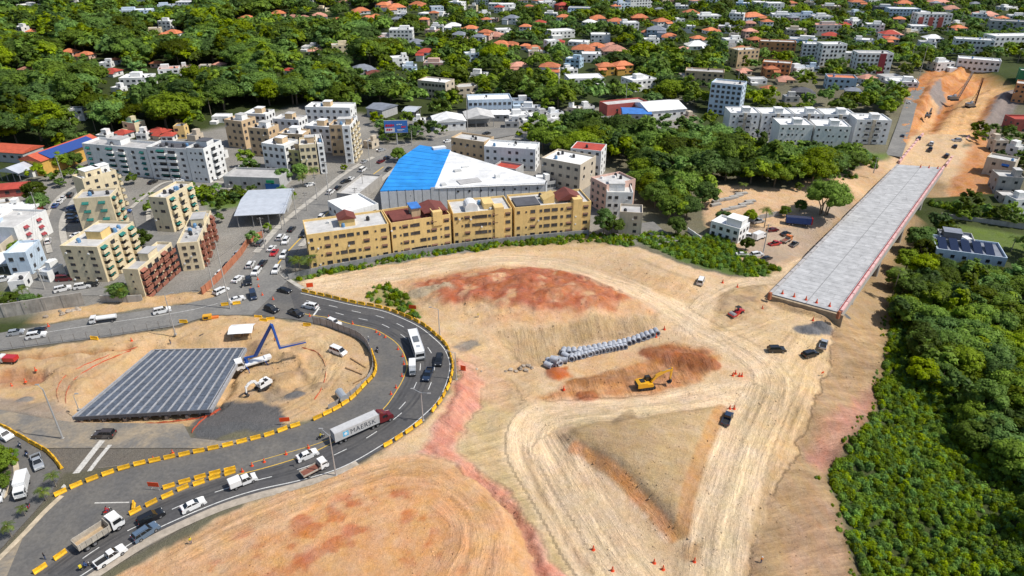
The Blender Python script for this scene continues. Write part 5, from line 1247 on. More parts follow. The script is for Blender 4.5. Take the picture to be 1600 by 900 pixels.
# ================================================================ BRIDGE
bz = 0.3
BL = [P(1205,459,bz), P(1404,257,bz)]; BR = [P(1316,489,bz), P(1476,262,bz)]
bt = thing('bridge', 'long unfinished bridge deck of pale concrete slabs over the valley', 'bridge', BL[0])
o0 = BL[0].copy(); o0.z = 0
def bq(u, v, z=0):            # u across 0..1, v along 0..1
 a = BL[0].lerp(BL[1], v); b = BR[0].lerp(BR[1], v)
 p = a.lerp(b, u); return Vector((p.x - o0.x, p.y - o0.y, z))
bt.location = (o0.x, o0.y, bz)
DECK = mat('deck_concrete', (.40,.40,.40), .85, .24, .35, .15, rand=.06, dirt=.0)
def slabq(name, u0, u1, v0, v1, z0, z1, m, par=None, kind=None):
 b = MB(); b.prism([tuple(bq(u0, v0)[:2]), tuple(bq(u1, v0)[:2]), tuple(bq(u1, v1)[:2]), tuple(bq(u0, v1)[:2])], z0, z1)
 return b.obj(name, m, par or bt, kind=kind)
slabq('deck_base', 0.0, 1.0, 0, 1, -1.2, -.12, CONC)
nv = 62; rr = random.Random(3)
g = .0005
for k in range(nv):
 v0, v1 = k / nv, (k + 1) / nv - g
 for a, b in ((.012, .495), (.505, .945)):
  if rr.random() < .55:
   c = a + (b - a) * (.3 + .4 * rr.random())
   slabq('concrete_panel', a, c - .003, v0, v1, -.119, rr.random() * .012, DECK); slabq('concrete_panel', c, b, v0, v1, -.119, rr.random() * .012, DECK)
  else: slabq('concrete_panel', a, b, v0, v1, -.119, rr.random() * .012, DECK)
slabq('centre_joint', .496, .504, 0, 1, -.119, .02, mat('joint_dark', (.22,.22,.22), .9))
PKRAIL = mat('rail_pink', (.62,.38,.36), .8, .25, .6); KERB_G = mat('bridge_kerb', (.36,.34,.33), .85, .25, .8)
n = 26
for k in range(n):
 v0, v1 = k / n, (k + 1) / n - .002
 slabq('parapet_unit', .965, 1.0, v0, v1, -.119, .85, PKRAIL)
 slabq('kerb_unit', -.035, .010, v0, v1, -.9, .28, KERB_G)
RAILR = mat('rail_red', (.50,.06,.05), .6)
m = MB()
for k in range(60): m.tube(bq(.955, k / 59, .0), bq(.955, k / 59, 1.15), .05, n=4)
m.tube(bq(.955, 0, 1.1), bq(.955, 1, 1.1), .05, n=4); m.tube(bq(.955, 0, .6), bq(.955, 1, .6), .04, n=4)
m.obj('guard_rail', RAILR, bt)
m = MB()
for u in (.03, .2, .36, .52, .68, .84, .985):
 p0, p1 = bq(u, 0.01, 0), bq(u, .995, 0)
 d = (p1 - p0); a = math.atan2(d.y, d.x); c = (p0 + p1) / 2
 m = MB(); m.box((c.x, c.y, -2.0), (d.length, .5, 1.58), a); m.obj('girder', CONC, bt)
for v in (.14, .36, .58, .80):
 for u in (.1, .5, .9):
  m = MB(); p = bq(u, v); m.tube((p.x, p.y, -16), (p.x, p.y, -3.6), .8, n=12); m.obj('pier', CONC, bt)
 p0, p1 = bq(.02, v), bq(.98, v); d = p1 - p0; c = (p0 + p1) / 2
 m = MB(); m.box((c.x, c.y, -3.2), (d.length, 1.5, .8), math.atan2(d.y, d.x)); m.obj('pier_cap', CONC, bt)
# abutment at the near end
p0, p1 = bq(-.03, -.004), bq(1.02, -.004); d = p1 - p0; c = (p0 + p1) / 2
m = MB(); m.box((c.x, c.y - .4, -2.2), (d.length, .8, 4.2), math.atan2(d.y, d.x)); m.obj('abutment', mat('abutment', (.34,.26,.17), .9, .3, .6, .3, dirt=.4), bt)
m = MB()
for u in (0.02, .98): p = bq(u, -.015); m.box((p.x, p.y, .4), (.8, .8, 2.4), .5)
m.obj('abutment_post', mat('post_rust', (.34,.12,.06), .8), bt)
# continuing rails of the approach beyond the deck
def ext(px0, px1, name, label, mm):
 a, b = G(*px0), G(*px1)
 t = thing(name, label, 'parapet', a)
 n = 10
 for k in range(n):
  p, q = a.lerp(b, k / n), a.lerp(b, (k + 1) / n - .01)
  d = q - p; c = (p + q) / 2
  m = MB(); m.box((c.x - a.x, c.y - a.y, c.z - a.z + .6), (d.length, .8, 1.8), math.atan2(d.y, d.x)); m.obj('parapet_unit', mm, t)
 return t
ext((1404,256), (1442,211), 'approach_parapet', 'pink parapet along the left side of the sandy approach beyond the deck', PKRAIL)
ext((1477,261), (1514,214), 'approach_parapet', 'pink parapet along the right side of the sandy approach beyond the deck', PKRAIL)
for k in range(24):
 for u in (-.1, .2, .5, .8, 1.1): q = bq(u, k / 23); FOOT.append((q.x + o0.x, q.y + o0.y, 4))

# ================================================================ STEEL GIRDER DECK in the island
gz = .5
GA, GB, GC, GD = P(120,651,gz), P(325,640,gz), P(381,545.5,gz), P(240,548.5,gz)     # near left, near right, far right, far left
gt = thing('girder_deck', 'steel girder deck with grey sheets and pale beams, in the pit of the island', 'deck', (GA.x, GA.y, gz))
def gq(u, v, z=0):
 p = GA.lerp(GB, u).lerp(GD.lerp(GC, u), v); return Vector((p.x - GA.x, p.y - GA.y, z))
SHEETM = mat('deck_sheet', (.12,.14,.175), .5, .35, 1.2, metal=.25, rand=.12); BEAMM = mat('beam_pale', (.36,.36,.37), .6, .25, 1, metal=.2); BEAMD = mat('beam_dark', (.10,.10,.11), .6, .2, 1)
ng = 13
def gprism(u0, u1, v0, v1, z0, z1, name, m):
 b = MB(); b.prism([tuple(gq(u0, v0)[:2]), tuple(gq(u1, v0)[:2]), tuple(gq(u1, v1)[:2]), tuple(gq(u0, v1)[:2])], z0, z1); return b.obj(name, m, gt)
for k in range(ng + 1):
 u = k / ng; w = .0075
 gprism(max(0, u - w), min(1, u + w), -.01, 1.01, -.05, .16, 'beam_flange', BEAMM)
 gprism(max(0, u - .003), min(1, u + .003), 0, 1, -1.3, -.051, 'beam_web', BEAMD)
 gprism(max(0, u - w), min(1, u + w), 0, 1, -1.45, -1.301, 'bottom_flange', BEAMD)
for k in range(ng):
 for j in range(9):
  gprism(k / ng + .010, (k + 1) / ng - .010, j / 9 + .001, (j + 1) / 9 - .002, -.12, .02 + .02 * ((j + k) % 2), 'deck_sheet', SHEETM)
  for f in (.3, .6):
   u = (k + f) / ng
   gprism(u, u + .004, j / 9 + .001, (j + 1) / 9 - .002, .03, .09, 'sheet_rib', SHEETM)
for (u0, u1, v0, v1) in ((-.01,1.01,-.014,-.006),(-.01,1.01,1.012,1.02),(1.012,1.03,-.01,1.01),(-.03,-.012,-.01,1.01)):
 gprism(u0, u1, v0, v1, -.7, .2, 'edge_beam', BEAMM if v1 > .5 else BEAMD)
for u in (.02, .18, .34, .5, .66, .82, .98):
 for v in (.02, .98):
  m = MB(); p = gq(u, v); m.box((p.x, p.y, -3.2), (.7, .7, 3.4)); m.obj('bearing_pillar', CONC, gt)
# red safety net round the deck
NET = mat('safety_net', (.62,.10,.04), .8, .3, 3)
def net(label, pts, hgt=.7, w=.12):
 q = resample([p for p in smooth([tuple(G(a, b)) for a, b in pts], 4)], 1.0)
 t = thing('safety_net', label, 'net', q[0], group='red safety nets of the site')
 m = MB(); o = q[0]
 for i in range(len(q) - 1):
  a, b = q[i] - o, q[i + 1] - o
  a = Vector((a.x, a.y, h1(*(q[i][:2])) - o.z)); b = Vector((b.x, b.y, h1(*(q[i + 1][:2])) - o.z))
  d = (b - a); d.z = 0; d.normalize(); nn = Vector((-d.y, d.x, 0)) * w
  sa = .75 + .25 * math.sin(i * 2.1); sb = .75 + .25 * math.sin((i + 1) * 2.1)
  for zz0 in (.1, .35, .6):
   m.face([a + nn + Vector((0,0,zz0*hgt*sa)), b + nn + Vector((0,0,zz0*hgt*sb)), b + nn + Vector((0,0,(zz0+.22)*hgt*sb)), a + nn + Vector((0,0,(zz0+.22)*hgt*sa))])
 m.obj('net_band', NET, t)
 m = MB()
 for i in range(0, len(q), 3):
  a = q[i] - o; z = h1(*(q[i][:2])) - o.z; m.tube((a.x, a.y, z - .3), (a.x, a.y, z + hgt), .04, n=4)
 m.obj('net_post', mat('rebar', (.16,.09,.06), .7), t)
net('red net along the near lower edge of the steel deck', [(122,662),(180,666),(250,662),(330,650),(345,635)])
net('red net curving down the pit side left of the steel deck', [(215,543),(170,556),(130,572),(100,590),(88,612),(92,630)], .5)
net('second red net strand left of the pit', [(205,548),(160,566),(120,590),(104,612),(102,632)], .5)
net('orange net curving round the dug ground right of the deck', [(472,545),(495,552),(507,570),(508,590),(500,612),(488,628)], .7)
net('red net between the gravel patch and the plaza', [(345,640),(325,650),(305,668),(298,680)], .8)
# ================================================================ TREES AND PLANTS
def foliage(name, rgb, var=.5, hue=.03):
 m, nt, b = newmat(name)
 N, L = nt.nodes, nt.links
 oi = N.new('ShaderNodeObjectInfo'); at = N.new('ShaderNodeAttribute'); at.attribute_name = 'tint'
 ad = N.new('ShaderNodeMath'); ad.operation = 'ADD'; L.new(oi.outputs['Random'], ad.inputs[0]); L.new(at.outputs['Fac'], ad.inputs[1])
 fr = N.new('ShaderNodeMath'); fr.operation = 'FRACT'; L.new(ad.outputs[0], fr.inputs[0])
 tc = N.new('ShaderNodeTexCoord')
 no = N.new('ShaderNodeTexNoise'); no.inputs['Scale'].default_value = .7; no.inputs['Detail'].default_value = 3; L.new(tc.outputs['Object'], no.inputs['Vector'])
 ge = N.new('ShaderNodeNewGeometry')
 def rng(v, lo, hi, a=0., c=1.):
  q = N.new('ShaderNodeMapRange'); q.inputs[1].default_value = a; q.inputs[2].default_value = c; q.inputs[3].default_value = lo; q.inputs[4].default_value = hi
  L.new(v, q.inputs[0]); return q.outputs[0]
 def mul(a, b_):
  q = N.new('ShaderNodeMath'); q.operation = 'MULTIPLY'; L.new(a, q.inputs[0]); L.new(b_, q.inputs[1]); return q.outputs[0]
 hs = N.new('ShaderNodeHueSaturation'); hs.inputs['Color'].default_value = (*rgb, 1)
 v = mul(rng(fr.outputs[0], 1 - var, 1 + var), mul(rng(no.outputs[0], .7, 1.35, .3, .7), rng(ge.outputs['Random Per Island'], .7, 1.3)))
 L.new(v, hs.inputs['Value'])
 f2 = N.new('ShaderNodeMath'); f2.operation = 'MULTIPLY'; L.new(fr.outputs[0], f2.inputs[0]); f2.inputs[1].default_value = 7.31
 f3 = N.new('ShaderNodeMath'); f3.operation = 'FRACT'; L.new(f2.outputs[0], f3.inputs[0])
 L.new(rng(f3.outputs[0], .5 - hue, .5 + hue), hs.inputs['Hue'])
 L.new(rng(f3.outputs[0], 1.1, .8), hs.inputs['Saturation'])
 L.new(hs.outputs[0], b.inputs['Base Color'])
 b.inputs['Roughness'].default_value = .55; b.inputs['Specular IOR Level'].default_value = .12
 tr = N.new('ShaderNodeBsdfTranslucent'); L.new(hs.outputs[0], tr.inputs[0])
 mx = N.new('ShaderNodeMixShader'); mx.inputs[0].default_value = .40
 out = nt.nodes['Material Output']
 L.new(b.outputs[0], mx.inputs[1]); L.new(tr.outputs[0], mx.inputs[2]); L.new(mx.outputs[0], out.inputs[0])
 return m
LEAF = foliage('leaves', (.132,.210,.017), .6, .03)
LEAF_P = foliage('palm_leaves', (.12,.17,.025), .4, .02)
LEAF_B = foliage('bush_leaves', (.15,.245,.011), .45, .032)
BARK = mat('bark', (.17,.13,.09), .9, .3, 2, .3); PBARK = mat('palm_bark', (.26,.22,.17), .9, .2, 3, .3)

def leafquads(cent, dirs, size, rng, flat=.35):
 """a leaf-like rhombus on each point, facing roughly outward"""
 n = len(cent)
 nrm = dirs + rng.normal(0, flat, (n, 3)); nrm[:, 2] += .55
 nrm /= np.linalg.norm(nrm, axis=1)[:, None]
 t = rng.normal(0, 1, (n, 3)); t -= nrm * (t * nrm).sum(1)[:, None]; t /= np.linalg.norm(t, axis=1)[:, None]
 b = np.cross(nrm, t)
 s = size * rng.uniform(.6, 1.4, n)[:, None]
 V = np.stack([cent + t * s, cent + b * s * .55, cent - t * s, cent - b * s * .55], 1).reshape(-1, 3)
 F = np.arange(4 * n).reshape(-1, 4)
 return V, F
def crown_np(seed, Rr, Hh, nclump, per, leaf, base, flatten=.62, spread=0.0):
 """clumps of leaves through a dome; returns V, F"""
 rng = np.random.default_rng(seed)
 cs, rs = [], []
 for k in range(nclump):
  a = rng.uniform(0, 2 * math.pi); zf = rng.uniform(-.25, 1.0)
  rad = Rr * math.sqrt(max(0, 1 - max(zf, 0) ** 2)) * (rng.uniform(.35, 1.0) ** .6)
  cs.append((rad * math.cos(a), rad * math.sin(a), base + Hh * (.35 + .6 * zf * (1 - spread))))
  rs.append(Rr * rng.uniform(.24, .40))
 cs = np.array(cs); rs = np.array(rs)
 d = rng.normal(0, 1, (nclump * per, 3)); d[:, 2] = np.abs(d[:, 2]) * .9 - .25 * rng.random(nclump * per); d /= np.linalg.norm(d, axis=1)[:, None]
 ci = np.repeat(np.arange(nclump), per)
 pos = cs[ci] + d * (rs[ci] * rng.uniform(.72, 1.05, len(ci)))[:, None] * np.array([1, 1, flatten + .15])
 out = pos - np.array([0, 0, base + Hh * .1]); out /= np.linalg.norm(out, axis=1)[:, None]
 V, F = leafquads(pos, d * .75 + out * .35, leaf, rng)
 # opaque core of each clump: low-poly lump inside
 cv, cf = [], []
 for c, r in zip(cs, rs):
  n0 = len(cv)
  for zz_, rr_ in ((-.6, .5), (.05, .82), (.6, .5)):
   for i in range(6):
    a = 2 * math.pi * i / 6 + zz_
    cv.append((c[0] + r * rr_ * math.cos(a), c[1] + r * rr_ * math.sin(a), c[2] + r * zz_ * flatten))
  cv.append((c[0], c[1], c[2] + r * .8 * flatten))
  for q in (0, 6):
   for i in range(6):
    j = (i + 1) % 6; cf.append((n0 + q + i, n0 + q + j, n0 + q + 6 + j, n0 + q + 6 + i))
  for i in range(0, 6, 2): cf.append((n0 + 12 + i, n0 + 12 + (i + 1) % 6, n0 + 12 + (i + 2) % 6, n0 + 18))
 V2 = np.concatenate([V, np.array(cv)]); F2 = np.concatenate([F, np.array(cf) + len(V)])
 return V2, F2
def trunk_mesh(seed, h, r, Rr, base):
 rr = random.Random(seed); b = MB()
 top = Vector((rr.uniform(-.4, .4), rr.uniform(-.4, .4), base * .75))
 b.tube((0, 0, -1.5), (top.x * .5, top.y * .5, base * .4), r * 1.25, r * .9, 7); b.tube((top.x * .5, top.y * .5, base * .4), top, r * .9, r * .7, 7)
 for k in range(5):
  a = 2 * math.pi * k / 5 + rr.random(); e = Vector((Rr * .55 * math.cos(a), Rr * .55 * math.sin(a), base + h * (.25 + .2 * rr.random())))
  mid = top.lerp(e, .5) + Vector((0, 0, -.3)); b.tube(top, mid, r * .55, r * .38, 5); b.tube(mid, e, r * .38, r * .15, 5)
 return b.mesh('trunk', BARK)
# kinds: (radius, crown height, trunk height, flatten, spread)
KINDS = {'round': (5.2, 6.5, 3.2, .75, 0), 'broad': (7.0, 5.5, 4.6, .6, .25), 'tall': (4.2, 8.5, 4.0, .85, 0), 'small': (3.0, 3.8, 1.6, .8, 0)}
LODS = {'near': (30, 85, .34), 'mid': (22, 40, .55), 'far': (13, 13, 1.05)}
PROTO = {}
for kn, (Rr, Hh, base, fl_, spd) in KINDS.items():
 for lod, (nc, per, leaf) in LODS.items():
  for v in range(3):
   sc = Rr / 5.2
   V, F = crown_np(100 + v * 7 + len(kn), Rr, Hh, int(nc * (1.25 if kn == 'broad' else 1)), per, leaf * sc ** .6, base, fl_, spd)
   PROTO[kn, lod, v] = (V, F)
CR = {k: npmesh('crown', V, F, [LEAF]) for k, (V, F) in PROTO.items() if k[1] != 'far'}
TRK = {(kn, v): trunk_mesh(v + len(kn), a[1], .22 * a[0] / 5 + .08, a[0], a[2] + a[1] * .2) for kn, a in KINDS.items() for v in range(3)}
TR_DONE = []
def tree(px, py, kn, label, group=None, s=1.0, lod='mid', world=None, ordby='tree', rz=None):
 q = world if world is not None else G(px, py)
 v = random.randrange(3)
 t = thing('broadleaf_tree', label, 'tree', q, random.random() * 6.28 if rz is None else rz, group, ordby)
 t.scale = (s, s, s * random.uniform(.9, 1.12))
 link('trunk', TRK[kn, v], t); link('crown', CR[kn, lod, v], t)
 TR_DONE.append((q.x, q.y, KINDS[kn][0] * s * .8))
 return t
# palms
def frond_mesh(L_, seed, n=7):
 rr = random.Random(seed); b = MB()
 pts = []
 for i in range(n + 1):
  t = i / n; pts.append(Vector((L_ * (t - .12 * t * t * t), 0, L_ * (.55 * t - .95 * t * t))))
 for i in range(n):
  p, q = pts[i], pts[i + 1]; d = (q - p).normalized()
  wl_ = L_ * .17 * math.sin(math.pi * min(1, (i + .9) / (n + .6))) + .1
  for sgn in (1, -1):
   for k in range(2):
    a = p.lerp(q, k / 2); c = p.lerp(q, (k + .8) / 2)
    tip = a.lerp(c, .5) + Vector((wl_ * .5, sgn * wl_ * 2.0, -wl_ * .7))
    b.face([a, c, tip] if sgn > 0 else [a, tip, c])
 b.tube(pts[0], pts[2], .05, .03, 4, False)
 return b.mesh('frond', LEAF_P)
FRONDS = [frond_mesh(3.0, k) for k in range(2)]
def palm_trunk(h, seed):
 rr = random.Random(seed); b = MB(); p = Vector((0, 0, -1)); r = .22; dx = rr.uniform(-.06, .06)
 for k in range(6):
  q = Vector((dx * h * ((k + 1) / 6) ** 2, 0, h * (k + 1) / 6)); b.tube(p, q, r, r * .92, 7, k == 0); p = q; r *= .92
 b.lathe([(.01, .5), (.16, .35), (.2, 0), (.12, -.3)], p, 7)
 return b.mesh('trunk', PBARK), p
PTR = [palm_trunk(h, h) for h in (5, 7, 9, 11)]
def palm(px, py, label, h=7, s=1.0, group='palms', nf=13, world=None):
 q = world if world is not None else G(px, py)
 me, top = min(PTR, key=lambda a: abs(a[1].z - h))
 t = thing('palm_tree', label, 'palm tree', q, random.random() * 6.28, group, 'palm')
 t.scale = (s, s, s)
 link('trunk', me, t)
 for k in range(nf):
  o = link('frond', FRONDS[k % 2], t, None, top, 0)
  o.rotation_euler = (random.uniform(-.2, .2), random.uniform(-.75, .35), 2 * math.pi * k / nf + random.uniform(-.2, .2))
  sc = random.uniform(.85, 1.1); o.scale = (sc, sc, sc)
 TR_DONE.append((q.x, q.y, 1.5))
 return t
# --- single trees that stand out
def multi(px, py, label, parts_, s=1.0):
 """a wide old tree on several stems"""
 q = G(px, py)
 t = thing('broadleaf_tree', label, 'tree', q); t.scale = (s, s, s)
 m = MB()
 for dx, dy in ((-1.4, 0), (.2, -.6), (1.3, .3), (-.5, .8)):
  m.tube((dx, dy, -1), (dx * 1.3, dy, 3.5), .36, .27, 7); m.tube((dx * 1.3, dy, 3.5), (dx * 3.0, dy * 3, 8), .26, .1, 6); m.tube((dx * 1.3, dy, 3.5), (dx * .6 + 1.0, dy * 2 - 1, 8.4), .2, .09, 6)
 m.obj('trunk', BARK, t)
 V, F = crown_np(77, 7.6, 8.5, 46, 95, .36, 4.6, .75, .05); link('crown', npmesh('crown', V, F, [LEAF]), t)
 TR_DONE.append((q.x, q.y, 7)); return t
multi(1287,336, 'big round-crowned tree on several stems, alone on the sand left of the bridge', None, 1.0)
t = tree(1052,258,'broad','pale yellowish spreading tree rising above the dark belt of trees left of the walk-ups', s=1.25, lod='near')
tree(1128,275,'tall','tall thin-trunked tree at the right end of the dark tree belt', s=1.25, lod='near')
tree(1055,368,'small','small dome-shaped tree by the short street beside the shrubs', s=1.1, lod='near')
tree(943,368,'tall','dark bushy tree hiding the right end of the yellow blocks', s=.8, lod='near')
tree(956,366,'round','second dark tree right of the yellow blocks, beside the beige house', s=.7, lod='near')
tree(874,228,'round','dark round tree behind the warehouse, beside the highway', s=1.1, lod='near')
tree(622,252,'small','yellow-green tree at the tip of the blue roof', s=1.1, lod='near')
tree(1243,272,'round','bright yellow-green tree in front of the white walk-ups', s=.9, lod='near')
tree(222,390,'small','dark tree between the two cream blocks of the left estate', s=1.2, lod='near')
tree(60,318,'round','dark round tree beside the curving street at the left', s=.85, lod='near')
tree(66,330,'small','lower dark tree beside the curving street', s=1.2, lod='near')
tree(34,400,'small','dark tree in front of the maroon-banded house', s=.95, lod='near')
tree(96,265,'round','bright green tree right of the orange school', s=.8, lod='near')
tree(118,262,'small','bright green tree in front of the crescent block', s=1.2, lod='near')
tree(66,270,'small','dark tree behind the orange school', s=1.2, lod='near')
tree(190,470,'small','dark leafy tree at the corner of the cream end wall', s=.9, lod='near')
tree(48,484,'small','dark tree before the retaining wall', s=.8, lod='near')
tree(20,480,'small','leafy tree at the left end of the retaining wall', s=.9, lod='near')
tree(2,735,'small','bright green tree cut by the left edge, beside the slip road', s=.9, lod='near')
tree(4,764,'small','dark green tree at the left edge beside the white box truck', s=.6, lod='near')
for px_, py_, k_, s_ in ((1172,345,'small',.8),(1225,338,'small',.7),(1130,352,'round',.6),(1165,392,'small',.8),(1250,330,'small',.8)): tree(px_, py_, k_, 'leafy tree standing in the sand yard left of the bridge', 'trees of the sand yard', s=s_, lod='near')
tree(470,278,'small','dark round tree beside the palms on the avenue', s=1.1, lod='near')
tree(445,285,'small','broad low tree before the white estate blocks', s=1.1, lod='near')
tree(500,412,'small','leafy tree against the leftmost yellow block', s=.8, lod='near')
tree(1416,480,'round','tall tree beside the near right corner of the bridge', s=.9, lod='near')
for px_, py_, k_, s_ in ((1398,452,'round',.75),(1412,428,'round',.85),(1438,410,'tall',.8),(1428,462,'round',.8),(1455,425,'round',.7),(1480,436,'small',1.2),(1448,380,'round',.7),(1520,440,'small',1.2),(1555,444,'round',.6),(1470,434,'round',.75),(1500,438,'round',.7),(1535,446,'round',.75),(1460,400,'tall',.6)): tree(px_, py_, k_, 'leafy tree between the bridge side and the solar villa', 'trees between bridge and villa', s=s_, lod='near')
tree(1430,395,'round','tree leaning over the right parapet of the bridge', s=1.0, lod='near')
for px, py, h, s, lb in [(1194,356,8,1.0,'tall palm alone on the sand by the truck yard'),(1160,300,6,.7,'small palm at the far side of the sand yard'),(1112,285,9,.9,'slender tall palm by the dark tree belt'),
(660,344,7,.8,'palm standing before the warehouse wall'),(470,430,6,1.0,'palm at the avenue end, left one of the group'),(486,428,6,1.1,'palm at the avenue end, against the yellow block'),(462,424,5,.9,'shorter palm at the avenue end'),
(493,290,8,1.0,'bushy palm by the avenue in front of the tan tower'),(474,292,6,.9,'palm left of the bushy palm by the avenue'),(178,470,4,.8,'low palm before the concrete wall'),(192,472,5,.9,'leaning palm at the cream end wall'),
(88,760,5,.55,'young palm beside the slip road bend'),(72,782,4,.5,'young palm on the kerb of the slip road'),(18,838,4,.55,'young palm at the lower left kerb'),(40,806,3,.4,'tiny palm on the lower left kerb'),
(1580,392,7,.8,'palm by the green lawn at the right edge'),(1548,402,6,.7,'palm left of the lawn palm'),(1558,292,6,.7,'palm beside the grey block house'),(8,482,6,.8,'palm at the far left end of the retaining wall'),
(40,470,5,.8,'palm above the retaining wall'),(1392,470,12,1.0,'tall palm at the near right pier of the bridge'),(245,185,9,1.1,'tall palm in the left wood beside the white hut'),(150,205,9,1.1,'palm above the teal-roofed house'),(110,195,9,1.1,'palm in the wood left of the white hut'),(330,180,9,1.0,'palm above the tan estate'),(270,168,9,1.2,'palm in the wood right of the white house'),(390,150,8,1.1,'palm at the back of the tan estate'),(600,130,8,1.1,'palm beside the brown roofs'),(615,140,8,1.1,'palm right of the brown roofs'),(705,140,8,1.0,'palm before the cream hillside block'),(712,148,8,.9,'shorter palm before the cream hillside block'),(880,110,9,1.1,'palm above the white modern house'),(1070,110,8,1.1,'palm beside the hillside lawn'),(1040,112,8,1.0,'palm on the hillside lawn'),(1155,155,8,1.1,'palm beside the pale blue tower'),(1210,70,8,1.0,'palm on the far right hillside'),(1420,118,8,1.0,'palm beside the far street lamps'),(1560,100,8,1.1,'palm by the white office at the right'),(1590,98,8,1.2,'palm at the right edge below the white office')]:
 palm(px, py, lb, h, s, group='palms')
# --- woods
for i_ in range(20):
 px_, py_ = random.uniform(20, 620), random.uniform(40, 190)
 if i_ > 13: px_, py_ = random.uniform(820, 1350), random.uniform(60, 160)
 if py_ > 150 and px_ > 330: continue
 if any(x0 - 6 < px_ < x1 + 6 and ya - 4 < py_ < yb + 16 for x0, ya, x1, yb, dd in RECTS): continue
 palm(px_, py_, 'feathery palm rising out of the ' + ('upper left wood' if i_ < 14 else 'hillside wood'), random.choice((9, 11)), 1.2)
def overlap_building(p, r, top):
 a = proj((p[0], p[1], p[2] + top * .55)); rp = FPX * r / a[2]
 y1 = proj((p[0], p[1], p[2]))[1]; y0 = proj((p[0], p[1], p[2] + top))[1]
 for x0, ya, x1, yb, dist in RECTS:
  if a[2] < dist and a[0] + rp * .8 > x0 and a[0] - rp * .8 < x1 and y0 < yb - (yb - ya) * .45 and y1 > ya: return True
 return False
footA = None
def clear(x, y, r):
 global footA
 if footA is None: footA = np.array(FOOT)
 d = np.hypot(footA[:, 0] - x, footA[:, 1] - y)
 if (d < footA[:, 2] + r * .55).any(): return False
 for k in ('avenue', 'city', 'north', 'plaza', 'bend', 'low'):
  pl = ROADP[k]
  if pip(np.array([x]), np.array([y]), pl)[0]: return False
 return True
WOODS = {}
CAND = []
def wood(name, poly, spacing, kinds, s=(.8, 1.3), avoid=True, seed=1, pxpoly=True):
 pl = px2(poly) if pxpoly else poly
 xs = [p[0] for p in pl]; ys = [p[1] for p in pl]
 rng = random.Random(seed)
 y = min(ys)
 pts = []
 while y < max(ys):
  x = min(xs) + rng.random() * spacing
  while x < max(xs):
   pts.append((x + rng.uniform(-.45, .45) * spacing, y + rng.uniform(-.45, .45) * spacing)); x += spacing
  y += spacing * .9
 A = np.array(pts); ins = pip(A[:, 0], A[:, 1], pl); A = A[ins]
 Z = H(A[:, 0], A[:, 1])
 for (x, y), z in zip(A, Z):
  kn = rng.choice(kinds); sc = rng.uniform(*s)
  r = KINDS[kn][0] * sc; top = (KINDS[kn][1] + KINDS[kn][2]) * sc
  px, py, dd = proj((x, y, z + top))
  if px < -60 or px > 1660 or py < -45 or dd < 20: continue
  if not clear(x, y, r): continue
  if any((x - a) ** 2 + (y - b) ** 2 < (r * .42 + c * .5) ** 2 for a, b, c in TR_DONE): continue
  if avoid and overlap_building((x, y, z), r, top): continue
  CAND.append((FPX * r / dd, (x, y, z), kn, sc, name))
MIX = ['round', 'round', 'broad', 'broad', 'tall']
wood('upper left wood', [(-80,262),(-80,3),(420,2),(640,2),(650,60),(640,110),(610,150),(570,182),(470,166),(360,170),(340,215),(240,215),(140,222),(120,258),(60,240)], 8.6, MIX, (.85, 1.8), seed=3)
wood('hillside wood', [(640,2),(1130,2),(1130,172),(1060,170),(960,166),(900,176),(800,186),(640,190),(600,180),(590,150),(640,110)], 9.0, MIX, (.65, 1.45), seed=4)
wood('dark tree belt by the walk-ups', [(780,205),(870,192),(960,195),(1090,190),(1135,218),(1180,250),(1260,262),(1345,248),(1345,265),(1300,285),(1250,300),(1110,285),(1105,345),(1060,360),(1010,345),(985,330),(960,305),(945,280),(880,250),(840,232)], 8.0, MIX, (.75, 1.2), seed=5)
wood('upper right wood', [(1130,2),(1660,2),(1660,100),(1540,98),(1440,110),(1405,140),(1395,185),(1130,178)], 10.5, MIX, (.6, 1.05), seed=6)
wood('green edge right of the bridge', [(1440,330),(1500,325),(1600,345),(1660,350),(1660,366),(1600,362),(1490,348),(1450,350)], 6.5, ['round','small','tall'], (.7, 1.0), avoid=False, seed=7)
wood('valley forest at the right', [(1400,450),(1420,395),(1450,400),(1470,440),(1700,440),(1800,960),(1640,960),(1600,800),(1500,690),(1430,600),(1400,545),(1398,500)], 6.0, ['round','round','broad','tall'], (.65, 1.0), avoid=False, seed=8)
wood('garden trees right of the bridge', [(1420,350),(1480,350),(1480,385),(1440,395),(1425,380)], 6.0, ['round','small'], (.7, 1.0), seed=9)
wood('garden trees right of the bridge', [(1500,385),(1660,395),(1660,440),(1580,436)], 7.0, ['round','small'], (.6, 1.0), seed=10)
wood('garden trees at the right edge', [(1500,210),(1660,205),(1660,345),(1530,330),(1580,300),(1560,250)], 9.0, ['round','small'], (.6, .95), seed=11)
wood('street trees of the left estate', [(40,235),(140,225),(140,285),(120,300),(30,300)], 7.0, ['round','small'], (.6, .9), seed=12)
wood('hedge trees of the left estate', [(305,300),(455,290),(460,304),(312,322)], 5.0, ['small'], (.6, .9), seed=13)
wood('trees by the billboard', [(585,190),(640,200),(650,222),(600,225)], 6.5, ['round','small'], (.6, .9), seed=14)
wood('trees by the billboard', [(640,205),(700,205),(740,215),(650,228)], 7, ['small','round'], (.6, .9), seed=15)
wood('estate garden trees', [(225,330),(300,300),(320,312),(240,340)], 6, ['small'], (.6, 1.0), seed=22)
wood('estate garden trees', [(350,262),(412,262),(415,292),(340,285)], 5.5, ['small','round'], (.5, .8), seed=31)
wood('estate garden trees', [(335,330),(372,310),(380,345),(345,362)], 6, ['small'], (.6, 1.0), seed=32)
wood('estate garden trees', [(400,352),(450,350),(440,380),(395,385)], 7, ['small'], (.5, .9), seed=33)
